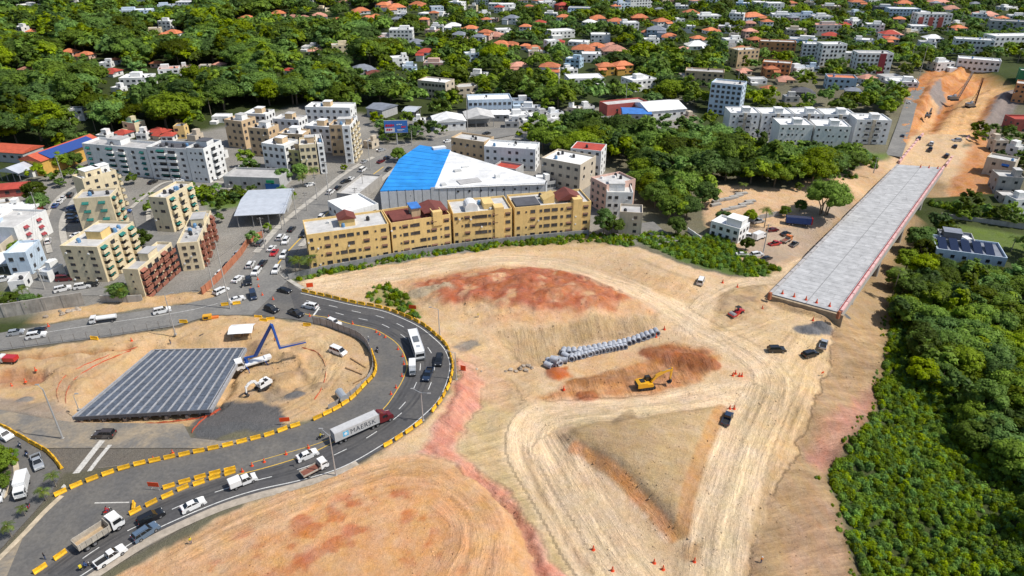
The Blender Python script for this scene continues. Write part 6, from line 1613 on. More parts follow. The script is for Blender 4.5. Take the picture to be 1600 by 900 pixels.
wood('estate garden trees', [(420,230),(500,238),(560,262),(520,276),(430,250)], 8, ['small'], (.5, .9), seed=34)
wood('estate garden trees', [(215,400),(250,375),(262,395),(230,420)], 5, ['small'], (.6, 1.0), seed=35)
wood('estate garden trees', [(120,275),(240,290),(240,296),(120,292)], 7, ['small'], (.6, 1.0), seed=23)
wood('estate garden trees', [(370,275),(440,280),(430,292),(350,285)], 6, ['small','round'], (.5, .8), seed=24)
wood('estate garden trees', [(0,395),(60,385),(60,470),(0,470)], 8, ['small'], (.5, .9), seed=25)
wood('estate garden trees', [(930,330),(1000,340),(1010,366),(930,362)], 6, ['small','round'], (.6, .9), seed=26)
wood('estate garden trees', [(20,300),(60,300),(60,350),(10,350)], 7, ['small'], (.7, 1.1), seed=16)
wood('dark tree belt by the walk-ups', [(1110,240),(1345,246),(1350,262),(1290,290),(1240,300),(1108,288)], 8, ['round','broad','small'], (.6, .9), avoid=False, seed=17)
wood('trees along the side street', [(1385,190),(1340,170),(1380,120),(1420,120)], 8, ['round', 'tall'], (.8, 1.1), seed=18)
wood('hillside scrub right of the excavation', [(1570,235),(1660,225),(1660,260),(1590,270)], 7, ['small'], (.7, 1.1), seed=19)
CAND.sort(key=lambda a: -a[0])
IND, REST = CAND[:262], CAND[262:]
for rp, p, kn, sc, nm in IND:
 tree(0, 0, kn, {'round':'round-crowned','broad':'wide spreading','tall':'tall','small':'small bushy'}[kn] + ' tree in the ' + nm, group='trees of the ' + nm, s=sc, lod='near' if rp > 20 else 'mid', world=Vector(p))
print('trees', len(CAND))
# the rest of the trees: one mass
def mass(name, items, mat_, mats_scale=None):
 Vs, Fs, Ts = [], [], []; n0 = 0
 rng = np.random.default_rng(5)
 for (V, F), (x, y, z), sc, zs in items:
  a = rng.uniform(0, 6.28); c, s_ = math.cos(a) * sc, math.sin(a) * sc
  W_ = np.empty_like(V); W_[:, 0] = V[:, 0] * c - V[:, 1] * s_ + x; W_[:, 1] = V[:, 0] * s_ + V[:, 1] * c + y; W_[:, 2] = V[:, 2] * sc * zs + z
  Vs.append(W_); Fs.append(F + n0); n0 += len(V); Ts.append(np.full(len(V), rng.random()))
 me = npmesh(name, np.concatenate(Vs), np.concatenate(Fs), [mat_])
 vattr(me, 'tint', 'FLOAT', np.concatenate(Ts))
 print(name, len(me.polygons))
 return link(name, me, kind='stuff')
mass('distant_wood', [(PROTO[kn, 'far', random.randrange(3)], p, sc, random.uniform(.9, 1.15)) for rp, p, kn, sc, nm in REST], LEAF)
# --- low bushes on the slope at the lower right: nobody could count them
rngb = np.random.default_rng(21)
BUSH = []
for v in range(4):
 rng = np.random.default_rng(40 + v)
 n = 150
 d = rng.normal(0, 1, (n, 3)); d[:, 2] = np.abs(d[:, 2]); d /= np.linalg.norm(d, axis=1)[:, None]
 pos = d * rng.uniform(.55, 1.0, n)[:, None] * np.array([1, 1, 1.15])
 V, F = leafquads(pos, d, .20, rng, .45)
 cv = []; cf = []
 for zz_, rr_ in ((-.2, .6), (.35, .62), (.75, .3)):
  for i in range(6): cv.append((rr_ * math.cos(i * 1.047), rr_ * math.sin(i * 1.047), zz_))
 cv.append((0, 0, .85))
 for q in (0, 6):
  for i in range(6): j = (i + 1) % 6; cf.append((q + i, q + j, q + 6 + j, q + 6 + i))
 for i in range(0, 6, 2): cf.append((12 + i, 12 + (i + 1) % 6, 12 + (i + 2) % 6, 18))
 BUSH.append((np.concatenate([V, np.array(cv)]), np.concatenate([F, np.array(cf) + len(V)])))
BUSH_L = [(V[:76], None) for V, F in BUSH]
def bushes(name, poly, spacing, s, seed, mt, edge=1.0, thin=None, up=0.0):
 pl = px2(poly); xs = [p[0] for p in pl]; ys = [p[1] for p in pl]
 rng = np.random.default_rng(seed)
 n = int((max(xs) - min(xs)) * (max(ys) - min(ys)) / spacing ** 2)
 x = rng.uniform(min(xs), max(xs), n); y = rng.uniform(min(ys), max(ys), n)
 wx = x + fbm(x * .2, y * .2, seed) * 4; wy = y + fbm(x * .2, y * .2, seed + 1) * 4
 k = pip(wx, wy, pl)
 if thin is not None: k &= fbm(x * .15, y * .15, seed + 5) > thin
 x, y = x[k], y[k]; z = H(x, y)
 pj = [proj((a, b, c)) for a, b, c in zip(x, y, z)]
 ok = [i for i, q in enumerate(pj) if -40 < q[0] < 1640 and q[1] < 960]
 sc = rng.uniform(s[0], s[1], len(x)) * (1 + .5 * fbm(x * .08, y * .08, seed + 8))
 return mass(name, [(BUSH[i % 4], (x[i], y[i], z[i] + up * rng.random()), sc[i], rng.uniform(.9, 1.5)) for i in ok], mt)
b1 = bushes('bush_thicket', [(1393,490),(1450,478),(1470,560),(1540,660),(1640,770),(1700,960),(1352,960),(1338,880),(1296,746),(1368,648),(1386,560)], 1.05, (.7, 1.25), 61, LEAF_B, up=.6)
b0 = bushes('bush_thicket', [(1380,486),(1393,490),(1386,560),(1368,648),(1296,746),(1338,880),(1352,960),(1322,960),(1318,880),(1272,748),(1350,645),(1372,560)], 1.7, (.2, .7), 71, LEAF_B, thin=-.03)
b2 = bushes('roadside_scrub', [(985,372),(1030,366),(1090,372),(1120,362),(1168,400),(1210,412),(1216,424),(1190,432),(1150,428),(1060,406)], 1.25, (.7, 1.3), 62, LEAF_B)
b3 = bushes('roadside_scrub', [(446,442),(500,424),(612,402),(700,388),(800,376),(925,366),(990,372),(985,384),(925,379),(800,385),(700,397),(612,411),(500,434)], 1.05, (.4, 1.05), 63, LEAF_B)
b4 = bushes('roadside_scrub', [(568,470),(580,448),(610,446),(630,462),(655,486),(660,500),(640,492),(610,476)], 1.3, (.5, 1.3), 64, LEAF_B, thin=-.2)
b5 = bushes('roadside_scrub', [(30,470),(60,462),(70,478),(30,492)], 1.4, (.5, 1.0), 65, LEAF_B)
b6 = bushes('roadside_scrub', [(1100,243),(1385,246),(1370,268),(1290,285),(1110,275)], 2.2, (.8, 1.6), 66, LEAF_B, thin=-.05)
b7 = bushes('roadside_scrub', [(1450,318),(1510,315),(1600,338),(1600,348),(1500,338)], 2.0, (.8, 1.5), 67, LEAF_B)
b8 = bushes('roadside_scrub', [(205,310),(240,300),(262,322),(240,330)], 2.2, (.3, .6), 68, LEAF_B)
b9 = bushes('roadside_scrub', [(-10,720),(25,700),(30,730),(0,760)], 1.2, (.4, .9), 69, LEAF_B)
b10 = bushes('roadside_scrub', [(300,306),(455,296),(460,306),(318,326)], 1.6, (.6, 1.0), 70, LEAF_B)
# ================================================================ VEHICLES
import bmesh
def bmbev(mb, name, mats, w=.06, seg=2, ang=35):
 me = mb.mesh(name, mats)
 bm = bmesh.new(); bm.from_mesh(me)
 bmesh.ops.remove_doubles(bm, verts=bm.verts, dist=1e-4)
 es = [e for e in bm.edges if len(e.link_faces) == 2 and e.calc_face_angle(0) > R(ang)]
 bmesh.ops.bevel(bm, geom=es, offset=w, segments=seg, affect='EDGES', clamp_overlap=True)
 bm.to_mesh(me); bm.free(); me.update(); return me
def paint(n, c, metal=.0): return mat('paint_' + n, c, .28, .04, 1.0, metal=metal, spec=.5, coat=.6)
PAINT = {'white': paint('white', (.74,.74,.73)), 'black': paint('black', (.012,.013,.016)), 'silver': paint('silver', (.42,.44,.46), .3), 'grey': paint('grey', (.15,.16,.17), .2), 'dark blue': paint('darkblue', (.02,.035,.07)), 'blue': paint('blue', (.03,.09,.26)), 'red': paint('red', (.45,.02,.02)), 'maroon': paint('maroon', (.13,.012,.015)), 'brown': paint('brown', (.075,.06,.055), .2), 'orange': paint('orange', (.70,.18,.02)), 'steel blue': paint('steelblue', (.13,.19,.27), .3), 'yellow': paint('yellow', (.70,.36,.012))}
TYRE = mat('tyre', (.018,.018,.018), .85); RIM = mat('rim', (.35,.35,.36), .35, metal=.6); CGLASS = mat('car_glass', (.012,.015,.018), .06, spec=.7); LAMP_W = mat('headlight', (.75,.75,.72), .15); LAMP_R = mat('taillight', (.40,.015,.01), .2); BLACKP = mat('black_plastic', (.02,.02,.02), .6); CHAS = mat('chassis', (.045,.045,.048), .7)
def wheel_mesh(r, w):
 def tyre():
  b = MB(); b.lathe([(r*.58,-w/2),(r*.9,-w/2),(r,-w*.3),(r,w*.3),(r*.9,w/2),(r*.58,w/2)], n=14); me = b.mesh('wheel', TYRE); return me
 def rim():
  b = MB(); b.lathe([(.01,-w*.34),(r*.3,-w*.40),(r*.58,-w*.44),(r*.58,w*.44),(r*.3,w*.40),(.01,w*.34)], n=14); return b.mesh('rim', RIM)
 return shared(('whl', r, w), tyre), shared(('rimm', r, w), rim)
def add_wheels(t, spots, r, w):
 tm, rm = wheel_mesh(r, w)
 for x, y in spots:
  o = link('wheel', tm, t, None, (x, y, r)); o.rotation_euler = (math.pi / 2, 0, 0); link('rim', rm, o)
def cabin(t, col, xb, xt, wb, wt, z0, z1, name='cabin', sides=2):
 """painted shell and dark panes: xb=(rear,front) at the belt, xt at the roof"""
 b = MB()
 lo = [(xb[0],-wb,z0),(xb[1],-wb,z0),(xb[1],wb,z0),(xb[0],wb,z0)]; hi = [(xt[0],-wt,z1),(xt[1],-wt,z1),(xt[1],wt,z1),(xt[0],wt,z1)]
 b.face(hi)
 for i in range(4): j = (i + 1) % 4; b.face([lo[i], lo[j], hi[j], hi[i]])
 b.face(lo[::-1])
 link(name, bmbev(b, name, PAINT[col], .05, 2, 25), t)
 def pane(nm, q, ins=.10, out=.022):
  q = [Vector(p) for p in q]; c = sum(q, Vector()) / 4
  n = (q[1] - q[0]).cross(q[2] - q[0]).normalized()
  s = [p.lerp(c, ins) + n * out for p in q]
  m = MB(); m.face(s); e = [p - n * .03 for p in s]
  for i in range(4): j = (i + 1) % 4; m.face([s[j], s[i], e[i], e[j]])
  m.obj(nm, CGLASS, t)
 pane('windshield', [lo[1], lo[2], hi[2], hi[1]])
 pane('rear_window', [lo[3], lo[0], hi[0], hi[3]])
 for k in range(sides):
  f0, f1 = k / sides, (k + 1) / sides
  l = lambda a, b_, f: tuple(Vector(a).lerp(Vector(b_), f))
  pane('side_window', [l(lo[0], lo[1], f0), l(lo[0], lo[1], f1), l(hi[0], hi[1], f1), l(hi[0], hi[1], f0)], .09)
  pane('side_window', [l(lo[3], lo[2], f1), l(lo[3], lo[2], f0), l(hi[3], hi[2], f0), l(hi[3], hi[2], f1)], .09)
def lights(t, xf, xr, y, zf, zr, s=.3):
 hm = shared(('hl', s), lambda: MB().box((0, 0, 0), (.08, s, .16)).mesh('headlight', LAMP_W)); tm = shared(('tl', s), lambda: MB().box((0, 0, 0), (.08, s * .9, .2)).mesh('taillight', LAMP_R))
 for sg in (1, -1): link('headlight', hm, t, None, (xf, sg * y, zf)); link('taillight', tm, t, None, (xr, sg * y, zr))
def b_sedan(t, col):
 b = MB(); b.extr([(-2.2,.32),(-2.25,.62),(-2.15,.92),(-1.5,.97),(.95,.95),(1.9,.80),(2.2,.62),(2.22,.32),(1.5,.24),(-1.5,.24)], -.88, .88); link('body', bmbev(b, 'body', PAINT[col], .10), t)
 cabin(t, col, (-1.75, 1.05), (-1.0, .25), .80, .62, .93, 1.42); add_wheels(t, [(1.38,.80),(1.38,-.80),(-1.35,.80),(-1.35,-.80)], .32, .22); lights(t, 2.17, -2.2, .62, .64, .76)
def b_hatch(t, col):
 b = MB(); b.extr([(-1.9,.32),(-1.95,.7),(-1.85,.98),(.95,.96),(1.6,.82),(1.92,.62),(1.92,.32),(1.2,.24),(-1.2,.24)], -.84, .84); link('body', bmbev(b, 'body', PAINT[col], .10), t)
 cabin(t, col, (-1.82, 1.0), (-1.5, .2), .78, .62, .95, 1.48); add_wheels(t, [(1.2,.77),(1.2,-.77),(-1.2,.77),(-1.2,-.77)], .31, .21); lights(t, 1.88, -1.9, .6, .66, .82)
def b_suv(t, col):
 b = MB(); b.extr([(-2.3,.4),(-2.33,.8),(-2.28,1.10),(1.0,1.08),(2.0,.98),(2.3,.8),(2.32,.4),(1.5,.32),(-1.5,.32)], -.94, .94); link('body', bmbev(b, 'body', PAINT[col], .10), t)
 cabin(t, col, (-2.25, 1.15), (-2.0, .45), .88, .72, 1.07, 1.74, sides=3); add_wheels(t, [(1.42,.85),(1.42,-.85),(-1.42,.85),(-1.42,-.85)], .37, .25); lights(t, 2.27, -2.3, .66, .82, .98)
 m = MB()
 for y in (-.6, .6): m.tube((-1.7, y, 1.80), (.2, y, 1.80), .025, n=5)
 m.obj('roof_rail', BLACKP, t)
def b_pickup(t, col, load=None):
 b = MB(); b.extr([(-2.6,.45),(-2.62,.7),(-.5,.7),(-.5,1.06),(1.25,1.04),(2.3,.96),(2.6,.8),(2.62,.42),(1.7,.34),(-1.7,.34)], -.92, .92); link('body', bmbev(b, 'body', PAINT[col], .07), t)
 cabin(t, col, (-.55, 1.35), (-.35, .65), .86, .70, 1.03, 1.72)
 m = MB(); m.b2((-2.62, .80, .62), (-.56, .93, 1.08)); m.b2((-2.62, -.93, .62), (-.56, -.80, 1.08)); m.b2((-2.66, -.80, .62), (-2.54, .80, 1.06)); m.obj('bed_side', PAINT[col], t)
 m = MB(); m.b2((-2.53, -.79, .701), (-.56, .79, .74)); m.obj('bed_floor', BLACKP, t)
 add_wheels(t, [(1.62,.84),(1.62,-.84),(-1.62,.84),(-1.62,-.84)], .38, .26); lights(t, 2.57, -2.64, .68, .8, .85)
def b_van(t, col):
 b = MB(); b.extr([(-2.4,.38),(-2.42,1.15),(1.5,1.12),(2.2,.95),(2.42,.7),(2.42,.38),(1.6,.3),(-1.6,.3)], -.93, .93); link('body', bmbev(b, 'body', PAINT[col], .10), t)
 cabin(t, col, (-2.38, 1.75), (-2.25, .95), .90, .78, 1.12, 1.98, sides=3); add_wheels(t, [(1.5,.84),(1.5,-.84),(-1.5,.84),(-1.5,-.84)], .35, .24); lights(t, 2.38, -2.41, .66, .75, 1.0)
def truck_cab(t, col, x0, x1, w, z0, z1):
 b = MB(); b.extr([(x0,z0),(x1,z0),(x1+.04,z0+.9),(x1-.28,z1-.05),(x1-.5,z1),(x0,z1)], -w, w); link('cab', bmbev(b, 'cab', PAINT[col], .07), t)
 m = MB(); h = z1 - z0
 p = lambda zz: x1 + .04 - .32 * max(0, (zz - z0 - .9)) / (z1 - .05 - z0 - .9) + .03
 a, c = z0 + 1.0, z1 - .22
 m.face([(p(a), -w*.88, a), (p(a), w*.88, a), (p(c), w*.84, c), (p(c), -w*.84, c)]); m.obj('windshield', CGLASS, t)
 for sg in (1, -1):
  m = MB(); q = [(x0 + .25, sg * (w + .012), z0 + 1.0), (x1 - .22, sg * (w + .012), z0 + 1.0), (x1 - .42, sg * (w + .012), z1 - .25), (x0 + .25, sg * (w + .012), z1 - .25)]
  m.face(q if sg < 0 else q[::-1]); m.obj('side_window', CGLASS, t)
  m = MB(); m.box((x1 - .1, sg * (w + .16), z0 + 1.25), (.1, .2, .45)); m.obj('mirror', BLACKP, t)
 lights(t, x1 + .04, x0 - .02, w * .72, z0 + .3, z0 + .3)
 m = MB(); m.b2((x1 - .02, -w, z0 - .25), (x1 + .14, w, z0 + .12)); m.obj('bumper', BLACKP, t)
def chassis(t, x0, x1, z=.75):
 m = MB(); m.b2((x0, -.45, z - .2), (x1, .45, z)); m.obj('chassis', CHAS, t)
def b_boxtruck(t, col, L=6.0, boxcol='white', boxh=2.2):
 truck_cab(t, col, L/2 - 1.65, L/2, .95, .55, 2.25); chassis(t, -L/2 + .2, L/2 - .3)
 b = MB(); b.b2((-L/2, -1.05, .85), (L/2 - 1.75, 1.05, .85 + boxh)); link('cargo_box', bmbev(b, 'cargo_box', PAINT[boxcol], .04, 1), t)
 m = MB(); m.b2((-L/2 - .03, -.04, .95), (-L/2 - .004, .04, .75 + boxh)); m.obj('door_seam', BLACKP, t)
 add_wheels(t, [(L/2 - .9,.85),(L/2 - .9,-.85),(-L/2 + 1.3,.85),(-L/2 + 1.3,-.85)], .42, .3)
def b_crewbox(t, col):
 b = MB(); b.extr([(-.3,.5),(-.3,1.1),(1.9,1.08),(2.6,.9),(2.62,.45),(1.7,.4)], -.92, .92); link('body', bmbev(b, 'body', PAINT[col], .07), t)
 cabin(t, col, (-.28, 1.75), (-.2, 1.1), .88, .72, 1.07, 1.85); chassis(t, -2.6, 1.5, .6)
 m = MB(); m.b2((-2.75, -.98, .7), (-.45, .98, 2.15)); link('cargo_box', bmbev(m, 'cargo_box', PAINT['white'], .06, 1), t)
 add_wheels(t, [(1.7,.84),(1.7,-.84),(-1.65,.84),(-1.65,-.84)], .38, .26); lights(t, 2.58, -2.77, .68, .8, .9)
RUST = mat('bed_rust', (.20,.075,.05), .8, .3, 1.5); BEDW = mat('bed_pale', (.40,.36,.30), .8, .25, 1.2, dirt=.3); SAND = mat('bed_sand', (.42,.31,.19), .9, .25, 1)
def b_flatbed(t, col, L=5.6):
 truck_cab(t, col, L/2 - 1.6, L/2, .92, .5, 2.15); chassis(t, -L/2 + .2, L/2 - .3)
 m = MB(); m.b2((-L/2, -1.0, .8), (L/2 - 1.7, 1.0, .92)); m.obj('bed_floor', RUST, t)
 for lo, hi in (((-L/2,-1.05,.92),(L/2-1.7,-.97,1.3)),((-L/2,.97,.92),(L/2-1.7,1.05,1.3)),((-L/2-.06,-1.05,.92),(-L/2,1.05,1.3)),((L/2-1.78,-1.0,.92),(L/2-1.70,1.0,1.7))):
  m = MB(); m.b2(lo, hi); m.obj('bed_side', BEDW, t)
 add_wheels(t, [(L/2 - .9,.82),(L/2 - .9,-.82),(-L/2 + 1.2,.82),(-L/2 + 1.2,-.82)], .38, .28)
def b_dump(t, col):
 L = 8.2
 truck_cab(t, col, L/2 - 2.1, L/2, 1.2, .85, 3.0); chassis(t, -L/2 + .2, L/2 - .4, 1.0)
 x0, x1 = -L/2, L/2 - 2.5
 m = MB(); m.b2((x0, -1.2, 1.15), (x1, 1.2, 1.35)); m.obj('bed_floor', SAND, t)
 for lo, hi in (((x0,-1.28,1.2),(x1,-1.14,2.5)),((x0,1.14,1.2),(x1,1.28,2.5)),((x0-.1,-1.28,1.2),(x0,1.28,2.4)),((x1-.12,-1.14,1.35),(x1,1.14,3.0))):
  m = MB(); m.b2(lo, hi); m.obj('bed_side', BEDW, t)
 m = MB()
 for k in range(6):
  x = x0 + .4 + (x1 - x0 - .8) * k / 5
  for sg in (1, -1): m.b2((x - .07, sg * 1.28 if sg > 0 else -1.36, 1.2), (x + .07, 1.36 if sg > 0 else -1.28, 2.5))
 m.obj('bed_rib', BEDW, t)
 m = MB(); m.b2((L/2 - 2.45, -.9, 1.0), (L/2 - 2.15, .9, 2.6)); m.obj('exhaust_block', CHAS, t)
 add_wheels(t, [(L/2 - 1.2,1.05),(L/2 - 1.2,-1.05),(-L/2 + 1.3,1.05),(-L/2 + 1.3,-1.05),(-L/2 + 2.6,1.05),(-L/2 + 2.6,-1.05)], .52, .36)
 m = MB()
 for sg in (1, -1): m.tube((L/2 - 2.8, sg * 1.0, .95), (L/2 - 3.8, sg * 1.0, .95), .3, n=8)
 m.obj('fuel_tank', CHAS, t)
def b_tanker(t, col):
 L = 8.0
 truck_cab(t, col, L/2 - 1.8, L/2, 1.05, .7, 2.5); chassis(t, -L/2, L/2 - .4, .95)
 m = MB()
 for k in range(1): m.extr([(-.01 + 1.0 * math.cos(2*math.pi*i/12), 1.75 + .72 * math.sin(2*math.pi*i/12)) for i in range(12)], -L/2, L/2 - 2.1)
 for i, v in enumerate(m.v): m.v[i] = (v[1], v[0], v[2])
 m.f = [tuple(reversed(f)) for f in m.f]
 m.obj('tank', PAINT['white'], t); add_wheels(t, [(L/2 - 1.1,.9),(L/2 - 1.1,-.9),(-L/2 + 1.3,.9),(-L/2 + 1.3,-.9)], .46, .32)
def b_bus(t, col):
 L = 11.5; w = 1.25
 b = MB(); b.extr([(-L/2,.45),(-L/2,3.05),(-L/2+.25,3.2),(L/2-.4,3.2),(L/2-.05,2.9),(L/2,1.5),(L/2,.45)], -w, w); link('body', bmbev(b, 'body', PAINT[col], .1), t)
 m = MB(); m.face([(L/2+.02,-1.1,1.45),(L/2+.02,1.1,1.45),(L/2-.06,1.05,2.85),(L/2-.06,-1.05,2.85)]); m.obj('windshield', CGLASS, t)
 m = MB(); m.face([(-L/2-.015,1.0,1.7),(-L/2-.015,-1.0,1.7),(-L/2-.015,-1.0,2.7),(-L/2-.015,1.0,2.7)]); m.obj('rear_window', CGLASS, t)
 for k in range(7):
  x = -L/2 + .6 + 1.5 * k
  for sg in (1, -1):
   m = MB(); q = [(x, sg*(w+.015), 1.6), (x+1.35, sg*(w+.015), 1.6), (x+1.35, sg*(w+.015), 2.6), (x, sg*(w+.015), 2.6)]; m.face(q if sg < 0 else q[::-1]); m.obj('side_window', CGLASS, t)
 m = MB(); m.b2((-1.4,-.75,3.2),(1.4,.75,3.42)); link('roof_unit', bmbev(m, 'roof_unit', PAINT['grey'], .06), t)
 m = MB(); m.b2((3.0,-.45,3.2),(3.9,.45,3.28)); m.obj('roof_hatch', PAINT['silver'], t)
 m = MB(); m.b2((L/2,-1.2,.45),(L/2+.08,1.2,.85)); m.obj('bumper', PAINT['grey'], t)
 lights(t, L/2 + .02, -L/2 - .02, .9, 1.0, 1.1); add_wheels(t, [(L/2-2.4,1.08),(L/2-2.4,-1.08),(-L/2+2.9,1.08),(-L/2+2.9,-1.08)], .5, .3)
BUILD = dict(sedan=b_sedan, hatch=b_hatch, suv=b_suv, pickup=b_pickup, van=b_van, boxtruck=b_boxtruck, crewbox=b_crewbox, flatbed=b_flatbed, dump=b_dump, tanker=b_tanker, bus=b_bus)
NAMEV = dict(sedan=('parked_car','car'), hatch=('small_car','car'), suv=('suv','car'), pickup=('pickup_truck','pickup'), van=('van','van'), boxtruck=('box_truck','truck'), crewbox=('box_truck','truck'), flatbed=('flatbed_truck','truck'), dump=('dump_truck','truck'), tanker=('tank_truck','truck'), bus=('bus','bus'))
VP = {}
def vehicle(kind, col, at_, to, label, group=None, ordby=None, s=1.0, z=None):
 p = G(*at_); q = G(*to)
 if z is not None: p = P(*at_, z); q = P(*to, z)
 else:
  inroad = any(pip(np.array([p.x]), np.array([p.y]), ROADP[k])[0] for k in ROADP)
  if inroad: p = P(*at_, .035); q = P(*to, .035)
 rz = math.atan2(q.y - p.y, q.x - p.x)
 nm, cat = NAMEV[kind]
 if kind in ('sedan',): nm = 'sedan_car'
 k = (kind, col)
 if k not in VP:
  t = thing(nm, label, cat, p, rz, group, ordby); BUILD[kind](t, col); VP[k] = (t, kids_of(t))
 else: t = dup(VP[k][0], VP[k][1], p, rz, label, cat, group, ordby)
 if group is None and 'group' in t: del t['group']
 t.scale = (s, s, s)
 return t
T1 = 'cars on the bend'
vehicle('pickup','white',(174,873),(200,856),'white pickup with junk in its open bed, nearest the bottom left corner',T1)
vehicle('dump','white',(158,840),(192,818),'big white dump truck with an empty sand-stained bed, at the lower left',T1)
vehicle('suv','steel blue',(229,835),(252,820),'blue-grey estate car beside the dump truck',T1)
vehicle('suv','black',(237,812),(262,799),'black car between the blue-grey estate and the yellow barriers',T1)
vehicle('sedan','white',(303,792),(326,781),'white saloon alone behind the white crew truck',T1)
vehicle('crewbox','white',(381,756),(405,746),'white crew-cab truck with a box body beside the median barriers',T1)
vehicle('sedan','white',(481,714),(502,705),'white saloon beside the orange cones, ahead of the small flatbed',T1)
vehicle('flatbed','white',(492,737),(515,725),'small white flatbed with a rust-red bed near the leaning lamp post',T1)
vehicle('bus','white',(651,546),(659,570),'long white bus coming round the bend',T1)
vehicle('boxtruck','silver',(645,580),(645,600),'silver box truck following the bus on the bend',T1, s=.8)
vehicle('pickup','dark blue',(669,588),(663,604),'dark blue pickup on the bend beside the silver box truck',T1)
vehicle('suv','black',(686,566),(683,582),'black car on the outer lane of the bend near the barriers',T1)
vehicle('suv','white',(485,481),(470,478),'white estate car at the start of the bend by the stop line',T1)
vehicle('suv','black',(425,486),(440,492),'black car at the junction left of the dark pickup',T1)
vehicle('pickup','black',(463,492),(478,498),'dark pickup at the junction behind the black car',T1)
vehicle('sedan','black',(445,456),(462,460),'black saloon entering the bend from the avenue',T1)
vehicle('suv','white',(522,507),(536,513),'white car half hidden behind the grey fence panels',T1)
vehicle('van','white',(529,552),(544,558),'white minivan parked on the dug sand inside the bend')
vehicle('suv','brown',(164,682),(145,682),'dark brown estate car parked on the dusty plaza below the steel deck')
vehicle('pickup','silver',(60,725),(66,742),'silver pickup on the slip road at the left')
vehicle('boxtruck','white',(37,766),(33,785),'white box truck on the slip road at the lower left')
vehicle('suv','white',(8,683),(20,690),'white car at the top of the slip road, cut by the left edge')
vehicle('sedan','white',(0,776),(-4,790),'white car cut by the left edge of the photo')
T2 = 'cars on the north road and junction'
vehicle('hatch','silver',(26,522),(44,519),'silver small car at the left end of the north road',T2)
vehicle('sedan','black',(58,520),(40,523),'black saloon on the far lane of the north road',T2)
vehicle('suv','white',(58,527),(76,524),'white car beside the black saloon on the north road',T2)
vehicle('tanker','white',(163,503),(140,506),'white tank truck on the north road',T2, s=.85)
vehicle('suv','white',(254,488),(272,484),'white car on the north road before the tall pole',T2)
vehicle('suv','white',(346,457),(360,450),'white car at the mouth of the avenue',T2)
vehicle('sedan','white',(372,438),(384,428),'white saloon at the kerb beside the red wall',T2)
vehicle('suv','black',(389,442),(390,456),'dark car turning at the junction by the cones',T2)
vehicle('van','dark blue',(396,464),(400,478),'dark van in the middle of the junction',T2)
vehicle('sedan','white',(371,470),(384,466),'white saloon passing behind the big pole',T2)
T3 = 'cars on the avenue'
for k, c, a, b in [('suv','white',(392,416),(400,404)),('suv','white',(401,427),(392,438)),('suv','white',(432,424),(424,438)),('sedan','black',(411,413),(420,402)),('sedan','white',(425,390),(434,379)),('sedan','red',(429,397),(420,410)),('suv','white',(444,401),(436,413)),('suv','white',(447,379),(440,390)),('suv','white',(439,373),(448,362)),('suv','black',(475,368),(466,380)),('sedan','black',(456,360),(466,349)),('suv','white',(501,343),(493,353)),('sedan','black',(528,295),(538,286)),('sedan','white',(548,281),(558,273)),('sedan','black',(555,293),(546,302)),('van','white',(567,267),(577,260)),('sedan','maroon',(595,254),(605,249)),('hatch','dark blue',(605,248),(616,243)),('sedan','silver',(569,254),(580,247)),('sedan','black',(607,266),(598,272)),('suv','white',(517,302),(527,294)),('sedan','silver',(596,236),(607,233)),('sedan','white',(700,222),(720,217)),('sedan','silver',(925,186),(945,183)),('suv','white',(860,196),(840,200)),('sedan','black',(760,210),(740,214))]:
 nm = {'suv':'estate car','sedan':'saloon','hatch':'small car','van':'van'}[k]
 vehicle(k, c, a, b, f'{c} {nm} driving on the avenue', T3, 'far')
T4 = 'cars parked in the left estate'
for k, c, a, b in [('suv','white',(67,351),(68,342)),('suv','white',(68,358),(69,349)),('sedan','black',(71,366),(72,357)),('suv','white',(76,379),(77,369)),('sedan','white',(94,317),(100,311)),('sedan','white',(100,311),(106,305)),('suv','black',(110,307),(115,301)),('sedan','blue',(87,323),(92,317)),('sedan','silver',(64,339),(66,331)),('sedan','blue',(115,327),(125,327)),('sedan','black',(114,333),(124,333)),('suv','dark blue',(114,341),(124,341)),('suv','dark blue',(116,347),(126,347)),('sedan','black',(239,286),(248,282)),('sedan','white',(280,284),(290,283)),('sedan','white',(121,369),(130,365)),('sedan','white',(80,411),(86,402)),('suv','white',(99,454),(112,451)),('suv','white',(130,450),(143,448)),('sedan','black',(142,447),(155,446)),('suv','white',(6,439),(18,437)),('van','maroon',(102,438),(115,437)),('sedan','blue',(196,332),(206,331)),('sedan','white',(381,261),(390,258)),('sedan','silver',(392,262),(400,259)),('suv','white',(385,264),(394,262)),('sedan','white',(345,428),(352,420)),('sedan','black',(356,416),(363,408)),('sedan','silver',(372,398),(380,388)),('suv','grey',(408,382),(415,375)),('sedan','white',(485,290),(495,287)),('sedan','black',(540,285),(530,288)),('sedan','silver',(330,283),(340,282))]:
 nm = {'suv':'estate car','sedan':'saloon','hatch':'small car','van':'van'}[k]
 vehicle(k, c, a, b, f'{c} {nm} parked in the left estate', T4, 'far')
T5 = 'vehicles about the site'
vehicle('suv','black',(1213,549),(1232,549),'black off-roader parked alone on the pale sand near the bridge end',T5)
vehicle('suv','black',(1265,556),(1284,551),'black car parked by the top of the embankment, next to a silver pickup',T5)
vehicle('pickup','silver',(1286,541),(1290,528),'silver pickup behind the black car at the embankment top',T5)
vehicle('pickup','dark blue',(1136,657),(1142,643),'dark blue pickup on the pale haul road beside the triangle',T5)
vehicle('van','white',(1095,442),(1098,435),'small white van near the shrubs above the track junction',T5)
T6 = 'vehicles in the truck yard'
